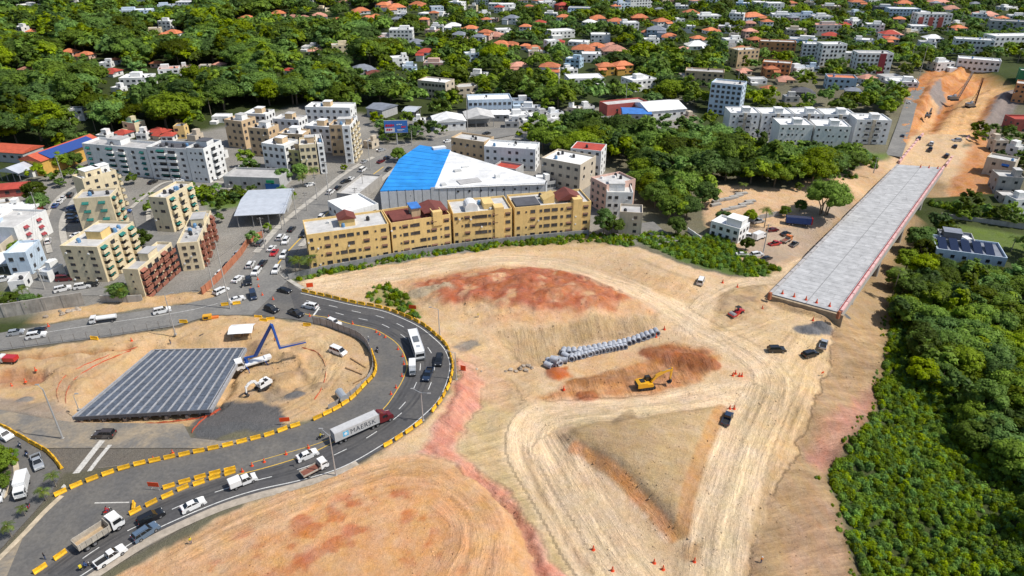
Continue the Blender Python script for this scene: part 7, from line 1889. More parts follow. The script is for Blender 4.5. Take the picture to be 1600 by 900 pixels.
for k, c, a, b, lb in [('sedan','maroon',(1207,361),(1218,360),'maroon saloon at the top of the truck yard'),('sedan','black',(1227,367),(1238,363),'black saloon beside the blue trailer'),('pickup','red',(1210,383),(1222,382),'bright red pickup in the truck yard'),('suv','white',(1182,400),(1194,398),'white car at the lower end of the truck yard'),('sedan','black',(1197,406),(1208,402),'black saloon at the lower end of the truck yard'),('sedan','black',(1017,371),(1026,377),'dark saloon parked on the short street by the shrubs'),('van','white',(1168,372),(1178,374),'white van beside the stepped villa'),('pickup','silver',(1184,348),(1194,346),'silver pickup among the stored materials'),('boxtruck','white',(1185,374),(1196,370),'white box truck in the truck yard beside the villa'),('flatbed','orange',(1228,378),(1240,372),'orange flatbed at the foot of the blue trailer'),('sedan','white',(1160,400),(1170,400),'white saloon at the lower left of the truck yard'),('pickup','grey',(1240,384),(1250,378),'grey pickup at the kerb of the bridge yard')]:
 vehicle(k, c, a, b, lb, T6)
T7 = 'vehicles on the sandy approach beyond the deck'
for k, c, a, b, lb in [('pickup','dark blue',(1453,235),(1457,226),'dark blue truck in the middle of the sandy approach'),('suv','black',(1479,245),(1484,236),'black car by the right rail of the sandy approach'),('suv','silver',(1494,221),(1484,221),'silver car at the far end of the sandy approach'),('sedan','black',(1492,230),(1495,222),'black saloon near the right rail, behind the silver car'),('sedan','white',(1437,158),(1446,158),'white car at the edge of the cut, left of the drilling masts'),('sedan','black',(1410,214),(1414,203),'black car on the side street by the walk-ups'),('sedan','white',(1420,162),(1424,150),'white car higher on the side street'),('sedan','dark blue',(1436,217),(1440,208),'dark blue car at the left rail of the sandy approach'),('suv','white',(1455,226),(1459,217),'white car behind the dark blue truck')]:
 vehicle(k, c, a, b, lb, T7)
for a, b, c in [((1335,135),(1345,134),'white'),((1345,134),(1355,133),'silver'),((1142,72),(1145,60),'white'),((1146,58),(1149,48),'silver'),((1140,88),(1143,78),'black'),((1260,240),(1272,241),'white'),((1290,244),(1302,244),'silver'),((1345,236),(1355,236),'white'),((1180,222),(1192,222),'white'),((1240,222),(1252,223),'white')]:
 vehicle('sedan', c, a, b, f'{c} saloon parked near the far apartment blocks', 'cars parked near the far blocks', 'far')

# ---- container lorry
def lorry():
 a, b = P(521,694,.035), P(607,655,.035)
 d = b - a; rz = math.atan2(d.y, d.x); L = d.length
 t = thing('container_lorry', 'articulated lorry with a dark red tractor and a grey lettered container', 'lorry', a, rz)
 CW = 1.22; c0, c1 = .2, 12.4; z0, z1 = 1.25, 3.95
 CONT = mat('container_grey', (.50,.50,.50), .55, .10, .6, dirt=.2)
 m = MB(); m.b2((c0, -CW, z0), (c1, CW, z1)); co = m.obj('container', CONT, t)
 m = MB()
 for k in range(44):
  x = c0 + .15 + (c1 - c0 - .3) * k / 43
  m.b2((x - .06, -CW - .02, z0 + .15), (x + .06, -CW - .003, z1 - .15)); m.b2((x - .06, CW + .003, z0 + .15), (x + .06, CW + .02, z1 - .15)); m.b2((x - .06, -CW + .1, z1 + .003), (x + .06, CW - .1, z1 + .012))
 m.obj('corrugation', CONT, co, kind='stuff')
 m = MB()
 for x in (c0, c1):
  for y in (-CW, CW): m.box((x, y, (z0 + z1) / 2), (.14, .14, z1 - z0 + .02))
 m.obj('corner_post', CONT, co)
 m = MB()
 for y in (-.8, -.3, .3, .8): m.tube((c0 - .05, y, z0 + .1), (c0 - .05, y, z1 - .1), .03, n=5)
 m.obj('locking_bar', mat('bar_steel', (.3,.3,.31), .5), co)
 # lettering, on the right-hand side that faces the camera
 INK = mat('ink_dark', (.025,.035,.05), .6); SKY = mat('ink_skyblue', (.10,.42,.66), .6)
 cu = bpy.data.curves.new('letters', 'FONT'); cu.body = 'MAERSK'; cu.size = 2.05; cu.extrude = .01; cu.align_x = 'LEFT'; cu.space_character = 1.08; cu.offset = -.012
 to = bpy.data.objects.new('tmp', cu); COL.objects.link(to)
 dg = bpy.context.evaluated_depsgraph_get(); me = bpy.data.meshes.new_from_object(to.evaluated_get(dg)); me.name = 'lettering'; bpy.data.objects.remove(to)
 me.materials.clear(); me.materials.append(INK)
 xs = [v.co.x for v in me.vertices]; sc = 7.0 / (max(xs) - min(xs))
 for v in me.vertices: v.co.x *= sc
 o = link('lettering', me, co); o.location = (4.3, -CW - .035, z0 + .62); o.rotation_euler = (math.pi / 2, 0, 0)
 m = MB(); m.b2((2.35, -CW - .035, z0 + .62), (3.85, -CW - .022, z0 + 2.12)); m.obj('logo_panel', SKY, co)
 m = MB(); pts = []
 for i in range(14):
  a_ = math.pi / 2 + i * math.pi / 7; r = .66 if i % 2 == 0 else .27; pts.append((3.1 + r * math.cos(a_), -CW - .042, z0 + 1.37 + r * math.sin(a_)))
 m.face(pts[::1]); m.obj('logo_star', mat('ink_white', (.8,.8,.8), .6), co)
 chassis(t, .3, 12.4, 1.22); add_wheels(t, [(x, y) for x in (1.6, 2.9) for y in (-1.02, 1.02)] + [(x, y) for x in (10.6, 11.9) for y in (-1.02, 1.02)], .5, .4)
 # tractor with bonnet
 RD = 'maroon'
 b_ = MB(); b_.extr([(12.75,1.0),(12.75,3.5),(13.1,3.75),(14.1,3.2),(14.75,3.0),(15.0,2.1),(16.35,1.95),(16.55,1.5),(16.55,.85),(14,.8)], -1.12, 1.12); link('cab', bmbev(b_, 'cab', PAINT[RD], .12), t)
 m = MB(); m.face([(15.02,-1.0,2.15),(15.02,1.0,2.15),(14.79,.95,2.95),(14.79,-.95,2.95)]); m.obj('windshield', CGLASS, t)
 for sg in (1, -1):
  m = MB(); q = [(13.5,sg*1.135,2.0),(14.85,sg*1.135,2.0),(14.65,sg*1.135,2.8),(13.5,sg*1.135,2.8)]; m.face(q if sg < 0 else q[::-1]); m.obj('side_window', CGLASS, t)
  m = MB(); m.tube((12.62, sg * 1.0, 1.0), (12.62, sg * 1.0, 4.0), .09, n=8); m.obj('exhaust_stack', RIM, t)
  m = MB(); m.box((14.9, sg * 1.35, 2.3), (.1, .2, .6)); m.obj('mirror', BLACKP, t)
 m = MB(); m.b2((16.5,-1.1,.55),(16.72,1.1,.95)); m.obj('bumper', RIM, t)
 m = MB(); m.b2((12.2,-1.0,1.0),(12.75,1.0,1.12)); m.obj('fifth_wheel', CHAS, t)
 lights(t, 16.56, .15, .85, 1.15, 1.15); add_wheels(t, [(15.6,.98),(15.6,-.98)], .52, .34)
 k = min(1.0, L / 15.6); t.scale = (k, k, k)
lorry()
# ---- blue container trailer in the truck yard
p = G(1246,352); t = thing('container_trailer', 'blue and red open trailer in the truck yard left of the bridge', 'trailer', p, -.22)
m = MB(); m.b2((-4.5,-1.25,1.1),(4.5,1.25,3.4)); m.obj('container', mat('container_blue', (.03,.07,.22), .6, .2, .8), t); m = MB(); m.b2((4.5,-1.27,1.0),(4.9,1.27,3.5)); m.obj('end_frame', PAINT['red'], t); chassis(t, -4.5, 4.5, 1.1); add_wheels(t, [(-3.2,1),(-3.2,-1),(-2,1),(-2,-1),(3,1),(3,-1)], .5, .35)
m = MB(); m.b2((-4.4,-1.15,3.4),(4.4,1.15,3.46)); m.obj('tarpaulin', mat('tarp_dark', (.03,.035,.07), .8), t)

# ---- motorbikes with riders
SKIN = mat('skin', (.22,.11,.065), .6); HAIR = mat('helmet_dark', (.02,.02,.025), .3);
def skinned(name, joints, bones, mats, sub=1):
 """one continuous body: joints {name: (pos, radius)}"""
 names = list(joints); me = bpy.data.meshes.new(name)
 me.from_pydata([joints[n][0] for n in names], [(names.index(a), names.index(b)) for a, b in bones], [])
 o = bpy.data.objects.new(name, me); COL.objects.link(o)
 sk = o.modifiers.new('skin', 'SKIN'); sk.use_smooth_shade = True
 for i, n in enumerate(names):
  r = joints[n][1]; sv = me.skin_vertices[0].data[i]; sv.radius = (r, r) if not isinstance(r, tuple) else r
  sv.use_root = (i == 0)
 if sub: sm = o.modifiers.new('sub', 'SUBSURF'); sm.levels = sub; sm.render_levels = sub
 dg = bpy.context.evaluated_depsgraph_get(); m2 = bpy.data.meshes.new_from_object(o.evaluated_get(dg)); bpy.data.objects.remove(o); bpy.data.meshes.remove(me)
 m2.name = name
 for m in mats: m2.materials.append(m)
 return m2
def body_mesh(pose):
 J = {}
 if pose == 'stand':
  J = dict(pelvis=((0,0,.95),.13), waist=((0,0,1.1),.125), chest=((0,0,1.32),(.15,.12)), neck=((0,0,1.5),.055), chin=((.02,0,1.56),.07), head=((.02,0,1.66),.10), crown=((0,0,1.74),.07))
  for s, y in (('l', 1), ('r', -1)):
   J.update({'hip'+s:((0,.1*y,.9),.09),'knee'+s:((.04,.12*y,.5),.06),'ank'+s:((0,.14*y,.09),.045),'toe'+s:((.16,.15*y,.05),.04),'sh'+s:((0,.2*y,1.42),.06),'el'+s:((.02,.27*y,1.16),.045),'wr'+s:((.14,.24*y,.95),.032),'hand'+s:((.19,.23*y,.88),.035)})
 else:
  J = dict(pelvis=((-.25,0,.82),.14), waist=((-.22,0,1.0),.13), chest=((-.1,0,1.22),(.16,.13)), neck=((0,0,1.4),.055), chin=((.05,0,1.46),.08), head=((.06,0,1.56),.13), crown=((.04,0,1.66),.10))
  for s, y in (('l', 1), ('r', -1)):
   J.update({'hip'+s:((-.15,.14*y,.8),.09),'knee'+s:((.22,.22*y,.68),.065),'ank'+s:((.02,.2*y,.30),.045),'toe'+s:((.16,.2*y,.26),.04),'sh'+s:((-.05,.2*y,1.32),.06),'el'+s:((.15,.3*y,1.08),.045),'wr'+s:((.36,.28*y,1.02),.035),'hand'+s:((.43,.27*y,1.02),.038)})
 B = [('pelvis','waist'),('waist','chest'),('chest','neck'),('neck','chin'),('chin','head'),('head','crown')]
 for s in 'lr': B += [('pelvis','hip'+s),('hip'+s,'knee'+s),('knee'+s,'ank'+s),('ank'+s,'toe'+s),('chest','sh'+s),('sh'+s,'el'+s),('el'+s,'wr'+s),('wr'+s,'hand'+s)]
 return J, B
CLOTH = {c: mat('cloth_' + c, v, .85, .2, 4) for c, v in dict(black=(.02,.02,.025), red=(.40,.03,.03), yellow=(.62,.50,.03), blue=(.04,.08,.20), orange=(.65,.20,.03), grey=(.2,.2,.2), white=(.6,.6,.6)).items()}
def clothed(pose, top):
 def mk():
  J, B = body_mesh(pose)
  me = skinned('person', J, B, [SKIN, CLOTH[top], CLOTH['blue'], HAIR])
  zh, zw = (1.52, .96) if pose == 'stand' else (1.42, .86)
  for p in me.polygons:
   c = p.center
   if c.z > zh + (.14 if pose == 'stand' else -.02): p.material_index = 3
   elif c.z > zh: p.material_index = 0
   elif c.z > zw and abs(c.y) < .36 and not (pose == 'stand' and c.x > .12) and not (pose != 'stand' and c.x > .3): p.material_index = 1
   elif c.z > (.12 if pose == 'stand' else .32) and abs(c.y) < .3 and c.z <= zw: p.material_index = 2
   elif c.z <= .12: p.material_index = 3
   else: p.material_index = 0
  return me
 return shared(('body', pose, top), mk)
def hand_mesh():
 def mk():
  b = MB(); b.box((0, 0, -.04), (.025, .075, .09))
  for k in range(4): b.tube((0, -.03 + .02 * k, -.085), (.012, -.03 + .02 * k, -.15 - .012 * (1.5 - abs(k - 1.6))), .009, .006, 5)
  b.tube((.0, .04, -.03), (.02, .065, -.085), .01, .007, 5); return b.mesh('hand', SKIN)
 return shared('hand', mk)
def person(at_, ang, top, label, hat=None, onroad=False):
 p = G(*at_) if not onroad else P(*at_, .035)
 o = link('person', clothed('stand', top), None, None, p, ang)
 tag(o, label, 'person')
 if hat:
  m = MB(); m.lathe([(.16,1.70),(.125,1.71),(.12,1.78),(.06,1.84),(.01,1.85)], n=10); m.obj('helmet', CLOTH[hat], o)
 if top in ('yellow', 'orange'):
  m = MB(); m.box((0,0,1.3), (.27,.37,.36)); link('safety_vest', bmbev(m, 'safety_vest', CLOTH[top], .06), o)
 return o
def moto(at_, to, col, top, label, box=None, onroad=True):
 p = P(*at_, .035) if onroad else G(*at_); q = P(*to, .035); rz = math.atan2(q.y - p.y, q.x - p.x)
 t = thing('motorbike', label, 'motorbike', p, rz, 'motorbikes on the roads')
 tm, rm = wheel_mesh(.3, .12)
 for x in (.62, -.6): o = link('wheel', tm, t, None, (x, 0, .3)); o.rotation_euler = (math.pi / 2, 0, 0); link('rim', rm, o)
 m = MB(); m.extr([(-.55,.45),(-.7,.75),(-.1,.72),(.15,.85),(.42,.8),(.3,.4),(-.2,.28)], -.12, .12); link('frame', bmbev(m, 'frame', PAINT[col], .03), t)
 m = MB(); m.b2((-.72,-.14,.74),(-.08,.14,.82)); m.obj('seat', BLACKP, t)
 m = MB(); m.tube((.62,0,.3),(.42,0,1.0),.035,n=5); m.tube((.42,-.33,1.0),(.42,.33,1.0),.02,n=5); m.obj('handlebar', BLACKP, t)
 m = MB(); m.box((.55,0,.85),(.1,.16,.16)); m.obj('headlight', LAMP_W, t)
 if box: m = MB(); m.b2((-1.0,-.25,.82),(-.55,.25,1.28)); link('delivery_box', bmbev(m, 'delivery_box', CLOTH[box], .03), t)
 r = link('person', clothed('ride', top), None, None, (p.x, p.y, p.z + .02), rz); tag(r, {'red':'rider in red','black':'rider in black','blue':'rider in blue','yellow':'rider in yellow','white':'rider in white','grey':'rider in grey'}[top] + ' on the ' + label, 'person')
 return t
moto((135,887),(150,878),'black','blue','motorbike with a yellow box beside the white pickup', box='yellow')
moto((168,801),(182,793),'red','red','red motorbike in the open asphalt above the dump truck')
moto((502,685),(515,679),'black','yellow','motorbike passing the rear of the container lorry')
moto((590,549),(594,562),'black','black','motorbike beside the yellow inner barriers of the bend')
moto((43,712),(47,724),'blue','black','motorbike above the silver pickup on the slip road')
moto((32,698),(38,708),'black','grey','motorbike at the top of the slip road')
moto((45,795),(40,806),'red','black','motorbike below the white box truck on the slip road')
moto((379,448),(384,440),'black','black','motorbike at the junction beside the cones')
person((299,850), 2.5, 'yellow', 'worker in a yellow vest alone on the orange sand', None)
person((576,534), -1, 'grey', 'worker in grey standing by the fence inside the bend', 'white', True)
person((71,874), 1, 'black', 'person in black standing behind the yellow barriers at the lower left', None, True)
person((267,538), 0, 'black', 'worker in black at the far left of the steel deck')
person((1189,880), 2, 'orange', 'worker with a pale helmet at the foot of the embankment', 'white')
person((747,497), 0, 'yellow', 'worker in yellow on the pale sand right of the bend')
person((430,536), 1, 'orange', 'worker in orange near the white minivan')
# ================================================================ SITE EQUIPMENT AND STREET FURNITURE
BARR = mat('barrier_yellow', (.72,.40,.015), .6, .25, 1.5, rand=.22, dirt=.6)
def barr_mesh():
 def mk():
  m = MB(); m.extr([(-.30,0),(-.28,.18),(-.14,.38),(-.11,.92),(.11,.92),(.14,.38),(.28,.18),(.30,0)], -1.08, 1.08)
  me = bmbev(m, 'barrier', BARR, .04, 2, 20)
  return me
 return shared('barr', mk)
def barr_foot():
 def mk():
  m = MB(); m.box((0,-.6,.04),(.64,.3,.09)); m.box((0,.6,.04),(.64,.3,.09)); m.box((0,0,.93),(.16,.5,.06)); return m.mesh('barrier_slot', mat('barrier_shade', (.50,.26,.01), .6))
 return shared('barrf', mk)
ORD = ['first','second','third','fourth','fifth','sixth','seventh','eighth','ninth','tenth','eleventh','twelfth','thirteenth','fourteenth','fifteenth','sixteenth','seventeenth','eighteenth','nineteenth','twentieth']
def ordw(n):
 if n <= 20: return ORD[n - 1]
 tens = ['','','twenty','thirty','forty','fifty','sixty'][n // 10]
 return tens + ('-' + ORD[n % 10 - 1] if n % 10 else 'ieth').replace('tyieth', 'tieth')
def barrier(p, rz, label, group):
 o = link('traffic_barrier', barr_mesh(), None, None, p, rz); tag(o, label, 'barrier', group); link('barrier_slot', barr_foot(), o); return o
def row(pts, label, group, gap=2.25, z=.04, jit=.05, direct=False):
 if direct:
  q = [P(*a, z) for a in pts]
 else: q = resample(sm2(pts, z), gap)
 for i, p in enumerate(q):
  a, b = q[max(0, i - 1)], q[min(len(q) - 1, i + 1)]
  ang = math.atan2(b.y - a.y, b.x - a.x) - math.pi / 2
  barrier((p.x + random.uniform(-jit, jit), p.y + random.uniform(-jit, jit), z), ang + random.uniform(-.06, .06), label.format(ordw(i + 1)), group)
row([(477,456),(508,463),(552,473),(598,482),(637,496),(661,508),(679,522),(696,538),(704,555),(707,575),(702,600),(691,622),(678,640),(667,650)], '{} yellow barrier from the top along the outer edge of the bend', 'barriers on the outer edge of the bend', 2.9)
row([(654,663),(637,675),(618,688),(600,698)], '{} yellow barrier of the lower outer stretch before the pink bank', 'barriers on the outer edge of the bend', 3.0)
row([(582,552),(586,565),(587,577),(584,587),(576,596),(566,606),(553,620),(536,633),(520,642),(500,652),(483,659)], '{} yellow barrier from the top along the inner fence of the bend', 'barriers on the inner edge of the bend', 2.5)
row([(462,666),(446,671),(424,679),(386,689),(344,699),(298,709),(254,718),(208,728),(162,743),(118,760),(92,773)], '{} yellow barrier from the right along the dusty plaza edge', 'barriers on the plaza edge', 2.9)
row([(360,740),(339,746),(314,755),(289,763),(265,774),(240,786),(214,799),(193,809)], '{} yellow barrier from the right in the lower median row', 'barriers of the median', 3.0)
row([(360,735),(323,744),(299,751),(275,758),(251,765)], '{} yellow barrier from the right in the upper median row', 'barriers of the median', 2.9)
row([(95,869),(64,890)], '{} yellow barrier of the bottom left pair', 'barriers of the median', 4.2, direct=True)
barrier(P(209,793,.04), .4, 'yellow barrier lying askew at the lower end of the median', 'barriers of the median')
row([(-6,662),(6,668),(23,677),(40,687),(55,695),(66,701),(75,707),(83,715),(91,724),(97,734)], '{} yellow barrier from the left edge along the slip road', 'barriers along the slip road', 2.4)
for a, l_ in [((404,497),'left one of the short group above the pump truck'),((412,502),'lower one of the short group above the pump truck'),((423,500),'right one of the short group above the pump truck'),((480,509),'single one at the start of the grey fence'),((148,530),'single one beside the wire fence of the north road'),((287,504),'single one left of the yellow generator'),((352,477),'left one at the foot of the big pole'),((370,475),'right one at the foot of the big pole')]:
 barrier(P(*a, .04), math.pi / 2 + random.uniform(-.3, .3), 'yellow barrier, ' + l_, 'scattered barriers at the junction')
# cones
CONE_O = mat('cone_orange', (.72,.075,.02), .6, .1, 2); CONE_W = mat('cone_band', (.62,.22,.12), .5)
def cone(p, label, s=1.0, group='orange traffic cones'):
 me = shared('cone', lambda: MB().lathe([(.25,0),(.25,.05),(.19,.05),(.13,.32),(.09,.52),(.04,.75),(.01,.75)], n=10).mesh('traffic_cone', CONE_O))
 bd = shared('coneb', lambda: MB().lathe([(.136,.32),(.096,.52)], n=10).mesh('cone_band', CONE_W))
 o = link('traffic_cone', me, None, None, p, random.random()); o.scale = (s,) * 3; tag(o, label, 'traffic cone', group); link('cone_band', bd, o)
def cones(pts, label, s=1.35, road=True):
 for i, a in enumerate(pts): cone(P(*a, .035) if road else G(*a), label.format(ordw(i + 1)), s)
cones([(484,494),(514,497),(551,506),(588,519),(593,523),(602,527),(622,546),(629,557),(631,569),(628,588),(619,606),(611,616)], '{} orange cone from the top along the yellow line of the bend')
cones([(482,700),(447,710),(413,722),(394,728),(379,737)], '{} orange cone from the right behind the container lorry')
cones([(403,437),(410,461),(427,468),(392,453),(404,448)], '{} orange cone from the top at the avenue junction')
cones([(1140,639),(1147,639)], '{} orange cone above the dark blue pickup on the haul road', 1.6, False)
cones([(1145,587),(1149,584),(1155,588),(1159,588)], '{} orange cone from the left in the group right of the dark soil', 1.6, False)
cones([(927,859),(957,892),(1022,880),(1036,890),(1085,878)], '{} red marker from the left along the bottom edge', 1.6, False)
for a_, l_ in (((1038,515),'beyond the right end of the pipe rows'),((1025,527),'at the right end of the pipe rows'),((881,609),'left of the excavator cut'),((1152,449),'on the track above the road roller'),((1129,442),'beside the shrubs above the track'),((1191,483),'right of the road roller'),((1270,501),'behind the gravel heaps at the deck end')): cone(G(*a_), 'single red cone ' + l_, 1.7)
for i, u in enumerate((.13, .3, .47, .62, .8)):
 q = bq(u, .012); cone((q.x + o0.x, q.y + o0.y, bz + .035), f'{ordw(i+1)} orange cone from the left across the near end of the deck', 1.8)
for i, u in enumerate((.5, .68, .87)):
 q = bq(u, .985); cone((q.x + o0.x, q.y + o0.y, bz + .035), f'{ordw(i+1)} orange cone from the left across the far end of the deck', 1.8)
cones([(76,510),(206,533),(56,579),(40,597),(19,604)], '{} red marker from the top around the dug ground at the left', 1.5, False)
cones([(270,708),(240,718)], '{} red marker behind the plaza barriers', 1.3)
# signs
SIGN_O = mat('sign_orange', (.75,.075,.015), .5, .08, 2)
def sign(at_, w, h, label, z=None, ang=0.0, legs=True):
 p = P(*at_, .03) if z is not None else G(*at_)
 t = thing('road_sign', label, 'sign', p, ang, 'orange site signs')
 m = MB(); m.b2((-w/2,-.03,1.0),(w/2,.03,1.0+h)); m.obj('board', SIGN_O, t)
 m = MB()
 for x in (-w*.38, w*.38): m.tube((x,.07,0),(x,.07,1.0+h*.8),.035,n=5); m.tube((x,.07,.05),(x,.75,.02),.03,n=5)
 m.obj('post', mat('galvanised', (.38,.38,.37), .5), t)
sign((485,453), 2.0, 1.4, 'orange board sign at the head of the outer barriers', ang=.25)
sign((645,487), 2.2, 1.2, 'orange board sign among the shrubs outside the bend', ang=-.2)
sign((724,584), 1.4, 1.5, 'orange board sign beside the pink bank', ang=-.3)
sign((446,664), 2.2, 1.1, 'orange board sign on the inner side below the gravel patch', 0, .15)
sign((242,766), 2.3, 1.1, 'orange board sign at the upper median row', 0, -.1)
sign((1284,588), .9, .5, 'small red board at the top of the embankment', ang=.4)
# lamp posts and poles
POLE = mat('pole_concrete', (.42,.40,.37), .8, .15, 1); POLES = mat('pole_steel', (.46,.47,.48), .45, .1, 1, metal=.4); WOODP = mat('pole_dark', (.13,.11,.09), .85, .2, 2)
def pole_h(base, topy, road=True):
 p = P(*base, 0) if road else G(*base)
 lo, hi = 1, 60
 for _ in range(40):
  m = (lo + hi) / 2
  if proj((p.x, p.y, p.z + m))[1] > topy: lo = m
  else: hi = m
 return p, (lo + hi) / 2
def lamp(base, topy, label, arms=((1, 0),), r=.13, mt=POLES, al=1.8):
 p, h = pole_h(base, topy)
 t = thing('street_lamp', label, 'street lamp', p, 0, 'street lamps')
 m = MB(); m.tube((0,0,-.5),(0,0,h),r*1.3,r*.7,8); m.obj('post', mt, t); m = MB(); m.b2((-.3,-.3,-.3),(.3,.3,.12)); m.obj('base', CONC, t)
 for dx, dy in arms:
  m = MB(); m.tube((0,0,h-.15),(dx*al,dy*al,h+.35),r*.5,r*.35,6); a = m.obj('arm', mt, t); m = MB(); m.box((dx*(al+.35),dy*(al+.35),h+.38),(.85 if abs(dx)>.5 else .3,.3 if abs(dx)>.5 else .85,.14)); m.obj('lamp_head', mat('lamp_head', (.3,.3,.3), .5), a)
 return t
lamp((525,743), 680, 'tall lamp post leaning out over the bend at the small flatbed', ((-.8,.6),), al=2.2)
lamp((661,657), 613, 'double-armed lamp post at the barriers below the bend', ((-.9,.4),(.9,-.4)))
lamp((713,593), 551, 'lamp post outside the bend near the orange sign', ((-1,.2),))
lamp((687,523), 483, 'lamp post on the sand right of the upper bend', ((-1,.2),))
lamp((98,685), 608, 'tall lamp post on the dusty plaza left of the steel deck', ((-.8,.5),), .16)
lamp((274,522), 461, 'tall lamp post at the wire fence of the north road', ((.8,.3),))
lamp((123,640), 618, 'short dark work lamp at the left corner of the steel deck', ((.6,.2),), .08, al=.8)
def upole(base, topy, label, mt=POLE, r=.17, cross=True, road=True):
 p, h = pole_h(base, topy, road)
 t = thing('utility_pole', label, 'utility pole', p, random.uniform(-.4, .4), 'utility poles')
 m = MB(); m.tube((0,0,-.5),(0,0,h),r*1.25,r*.75,7); m.obj('post', mt, t)
 if cross:
  m = MB(); m.box((0,0,h-.5),(2.0,.12,.14)); m.box((0,0,h-1.4),(1.4,.12,.12)); a = m.obj('crossarm', WOODP, t)
  m = MB()
  for x in (-.9,-.3,.3,.9): m.tube((x,0,h-.43),(x,0,h-.15),.05,n=5)
  m.obj('insulator', mat('insulator', (.3,.3,.3), .4), a)
 return p + Vector((0, 0, h - .3))
tops = []
UP = [((360,482),376,'big concrete pole standing in the junction'),((335,457),410,'pole beside the red wall at the junction'),((70,452),420,'pole by the curving street above the retaining wall'),((464,342),292,'pole at the shed on the avenue'),((516,321),252,'tall pole on the avenue median before the tan tower'),((579,266),216,'tall pole at the foot of the balconied tower'),((496,312),272,'pole at the palms on the avenue'),((568,299),270,'pole by the warehouse annex'),((556,314),293,'short pole beside the warehouse annex'),((480,329),300,'pole left of the avenue above the hedge'),((415,389),340,'pole at the supermarket shed corner'),((441,359),335,'pole in front of the supermarket shed'),((731,218),147,'very tall pole beside the highway'),((644,228),204,'pole right of the billboard'),((872,168),112,'tall pole above the highway trees'),((977,167),130,'pole above the red canopy'),((1151,142),97,'pole left of the pale blue tower'),((1419,111),72,'left one of the far pair of poles at the cut'),((1430,142),72,'right one of the far pair of poles at the cut'),((1496,54),17,'distant pole near the top right'),((1526,94),57,'pole before the long white office'),((1261,133),105,'pole beside the white slab'),((1365,269),246,'short pole by the sand left of the bridge'),((1254,128),100,'pole left of the pole at the white slab'),((64,345),300,'pole on the curving street'),((102,290),245,'pole at the school corner'),((640,330),304,'pole before the warehouse wall'),((1193,392),350,'pole in the truck yard')]
for b_, ty, lb in UP: tops.append(upole(b_, ty, lb + (' pole' if 'pole' not in lb else '')))
WIRE = mat('wire', (.03,.03,.03), .6)
def wire(i, j, label, sag=1.2, n=3):
 a, b = tops[i], tops[j]
 t = thing('overhead_wire', label, 'cable', a, 0, 'overhead wires'); m = MB()
 for k in range(n):
  off = Vector(((k - 1) * .5, (k - 1) * .5, -.3 * (k % 2)))
  pr = None
  for i_ in range(11):
   f = i_ / 10; p = a.lerp(b, f) + off; p.z -= sag * 4 * f * (1 - f)
   if pr is not None: m.tube(pr - a, p - a, .022, n=3, cap=False)
   pr = p
 m.obj('wire_strand', WIRE, t)
for i, j, lb in [(0,1,'wires from the junction pole to the pole by the red wall'),(1,10,'wires along the left side of the avenue, lowest span'),(10,11,'wires along the left side of the avenue, second span'),(11,3,'wires along the left side of the avenue, third span'),(3,6,'wires along the left side of the avenue, fourth span'),(6,4,'wires crossing to the avenue median pole'),(4,5,'wires along the avenue to the balconied tower'),(5,13,'wires towards the billboard'),(8,26,'wires in front of the warehouse'),(13,12,'wires over the highway'),(2,24,'wires along the curving street')]:
 wire(i, j, lb)
# billboard
p, h = pole_h((621,226), 207);
t = thing('billboard', 'big blue, red and white billboard on a post above the avenue', 'billboard', p, .1)
m = MB(); m.tube((0,0,-1),(0,0,h),.35,.3,8); m.obj('post', POLES, t)
bw, bh = 11.5, 6.0
m = MB(); m.b2((-bw/2,-.3,h),(bw/2,.3,h+bh)); pn = m.obj('panel', mat('billboard_blue', (.04,.16,.48), .5, .12, .3), t)
m = MB(); m.b2((-bw/2+.2,-.34,h+.3),(-bw*.06,-.31,h+bh*.42)); m.obj('white_field', mat('billboard_white', (.62,.62,.66), .5), pn)
RB = mat('billboard_red', (.55,.02,.05), .5); WB = mat('billboard_letters', (.68,.70,.72), .5)
for (x0, z0, w_, h_, mm) in [(-5.2,3.1,1.0,1.2,RB),(-4.0,3.2,.9,1.0,RB),(-2.9,3.1,1.0,1.2,RB),(-1.7,3.3,.8,.9,RB),(-4.9,1.1,.9,1.0,RB),(-3.8,1.0,.8,1.1,RB),(-2.8,1.2,.8,.8,RB),(.3,3.8,.8,.5,WB),(1.3,3.9,.7,.5,WB),(2.2,3.8,.8,.5,WB),(2.6,2.4,1.1,.9,RB),(3.9,2.5,.9,.8,RB),(.4,1.3,3.6,.35,WB),(.4,.7,2.6,.3,WB)]:
 m = MB(); m.extr([(x0,h+z0),(x0+w_,h+z0+.05),(x0+w_+.1,h+z0+h_),(x0+.12,h+z0+h_*.9)], -.37, -.345); m.obj('print_patch', mm, pn)
m = MB(); m.b2((-bw/2-.1,-.35,h-.12),(bw/2+.1,.35,h-.004)); m.b2((-bw/2-.1,-.35,h+bh+.004),(bw/2+.1,.35,h+bh+.12)); m.obj('frame', POLES, t)

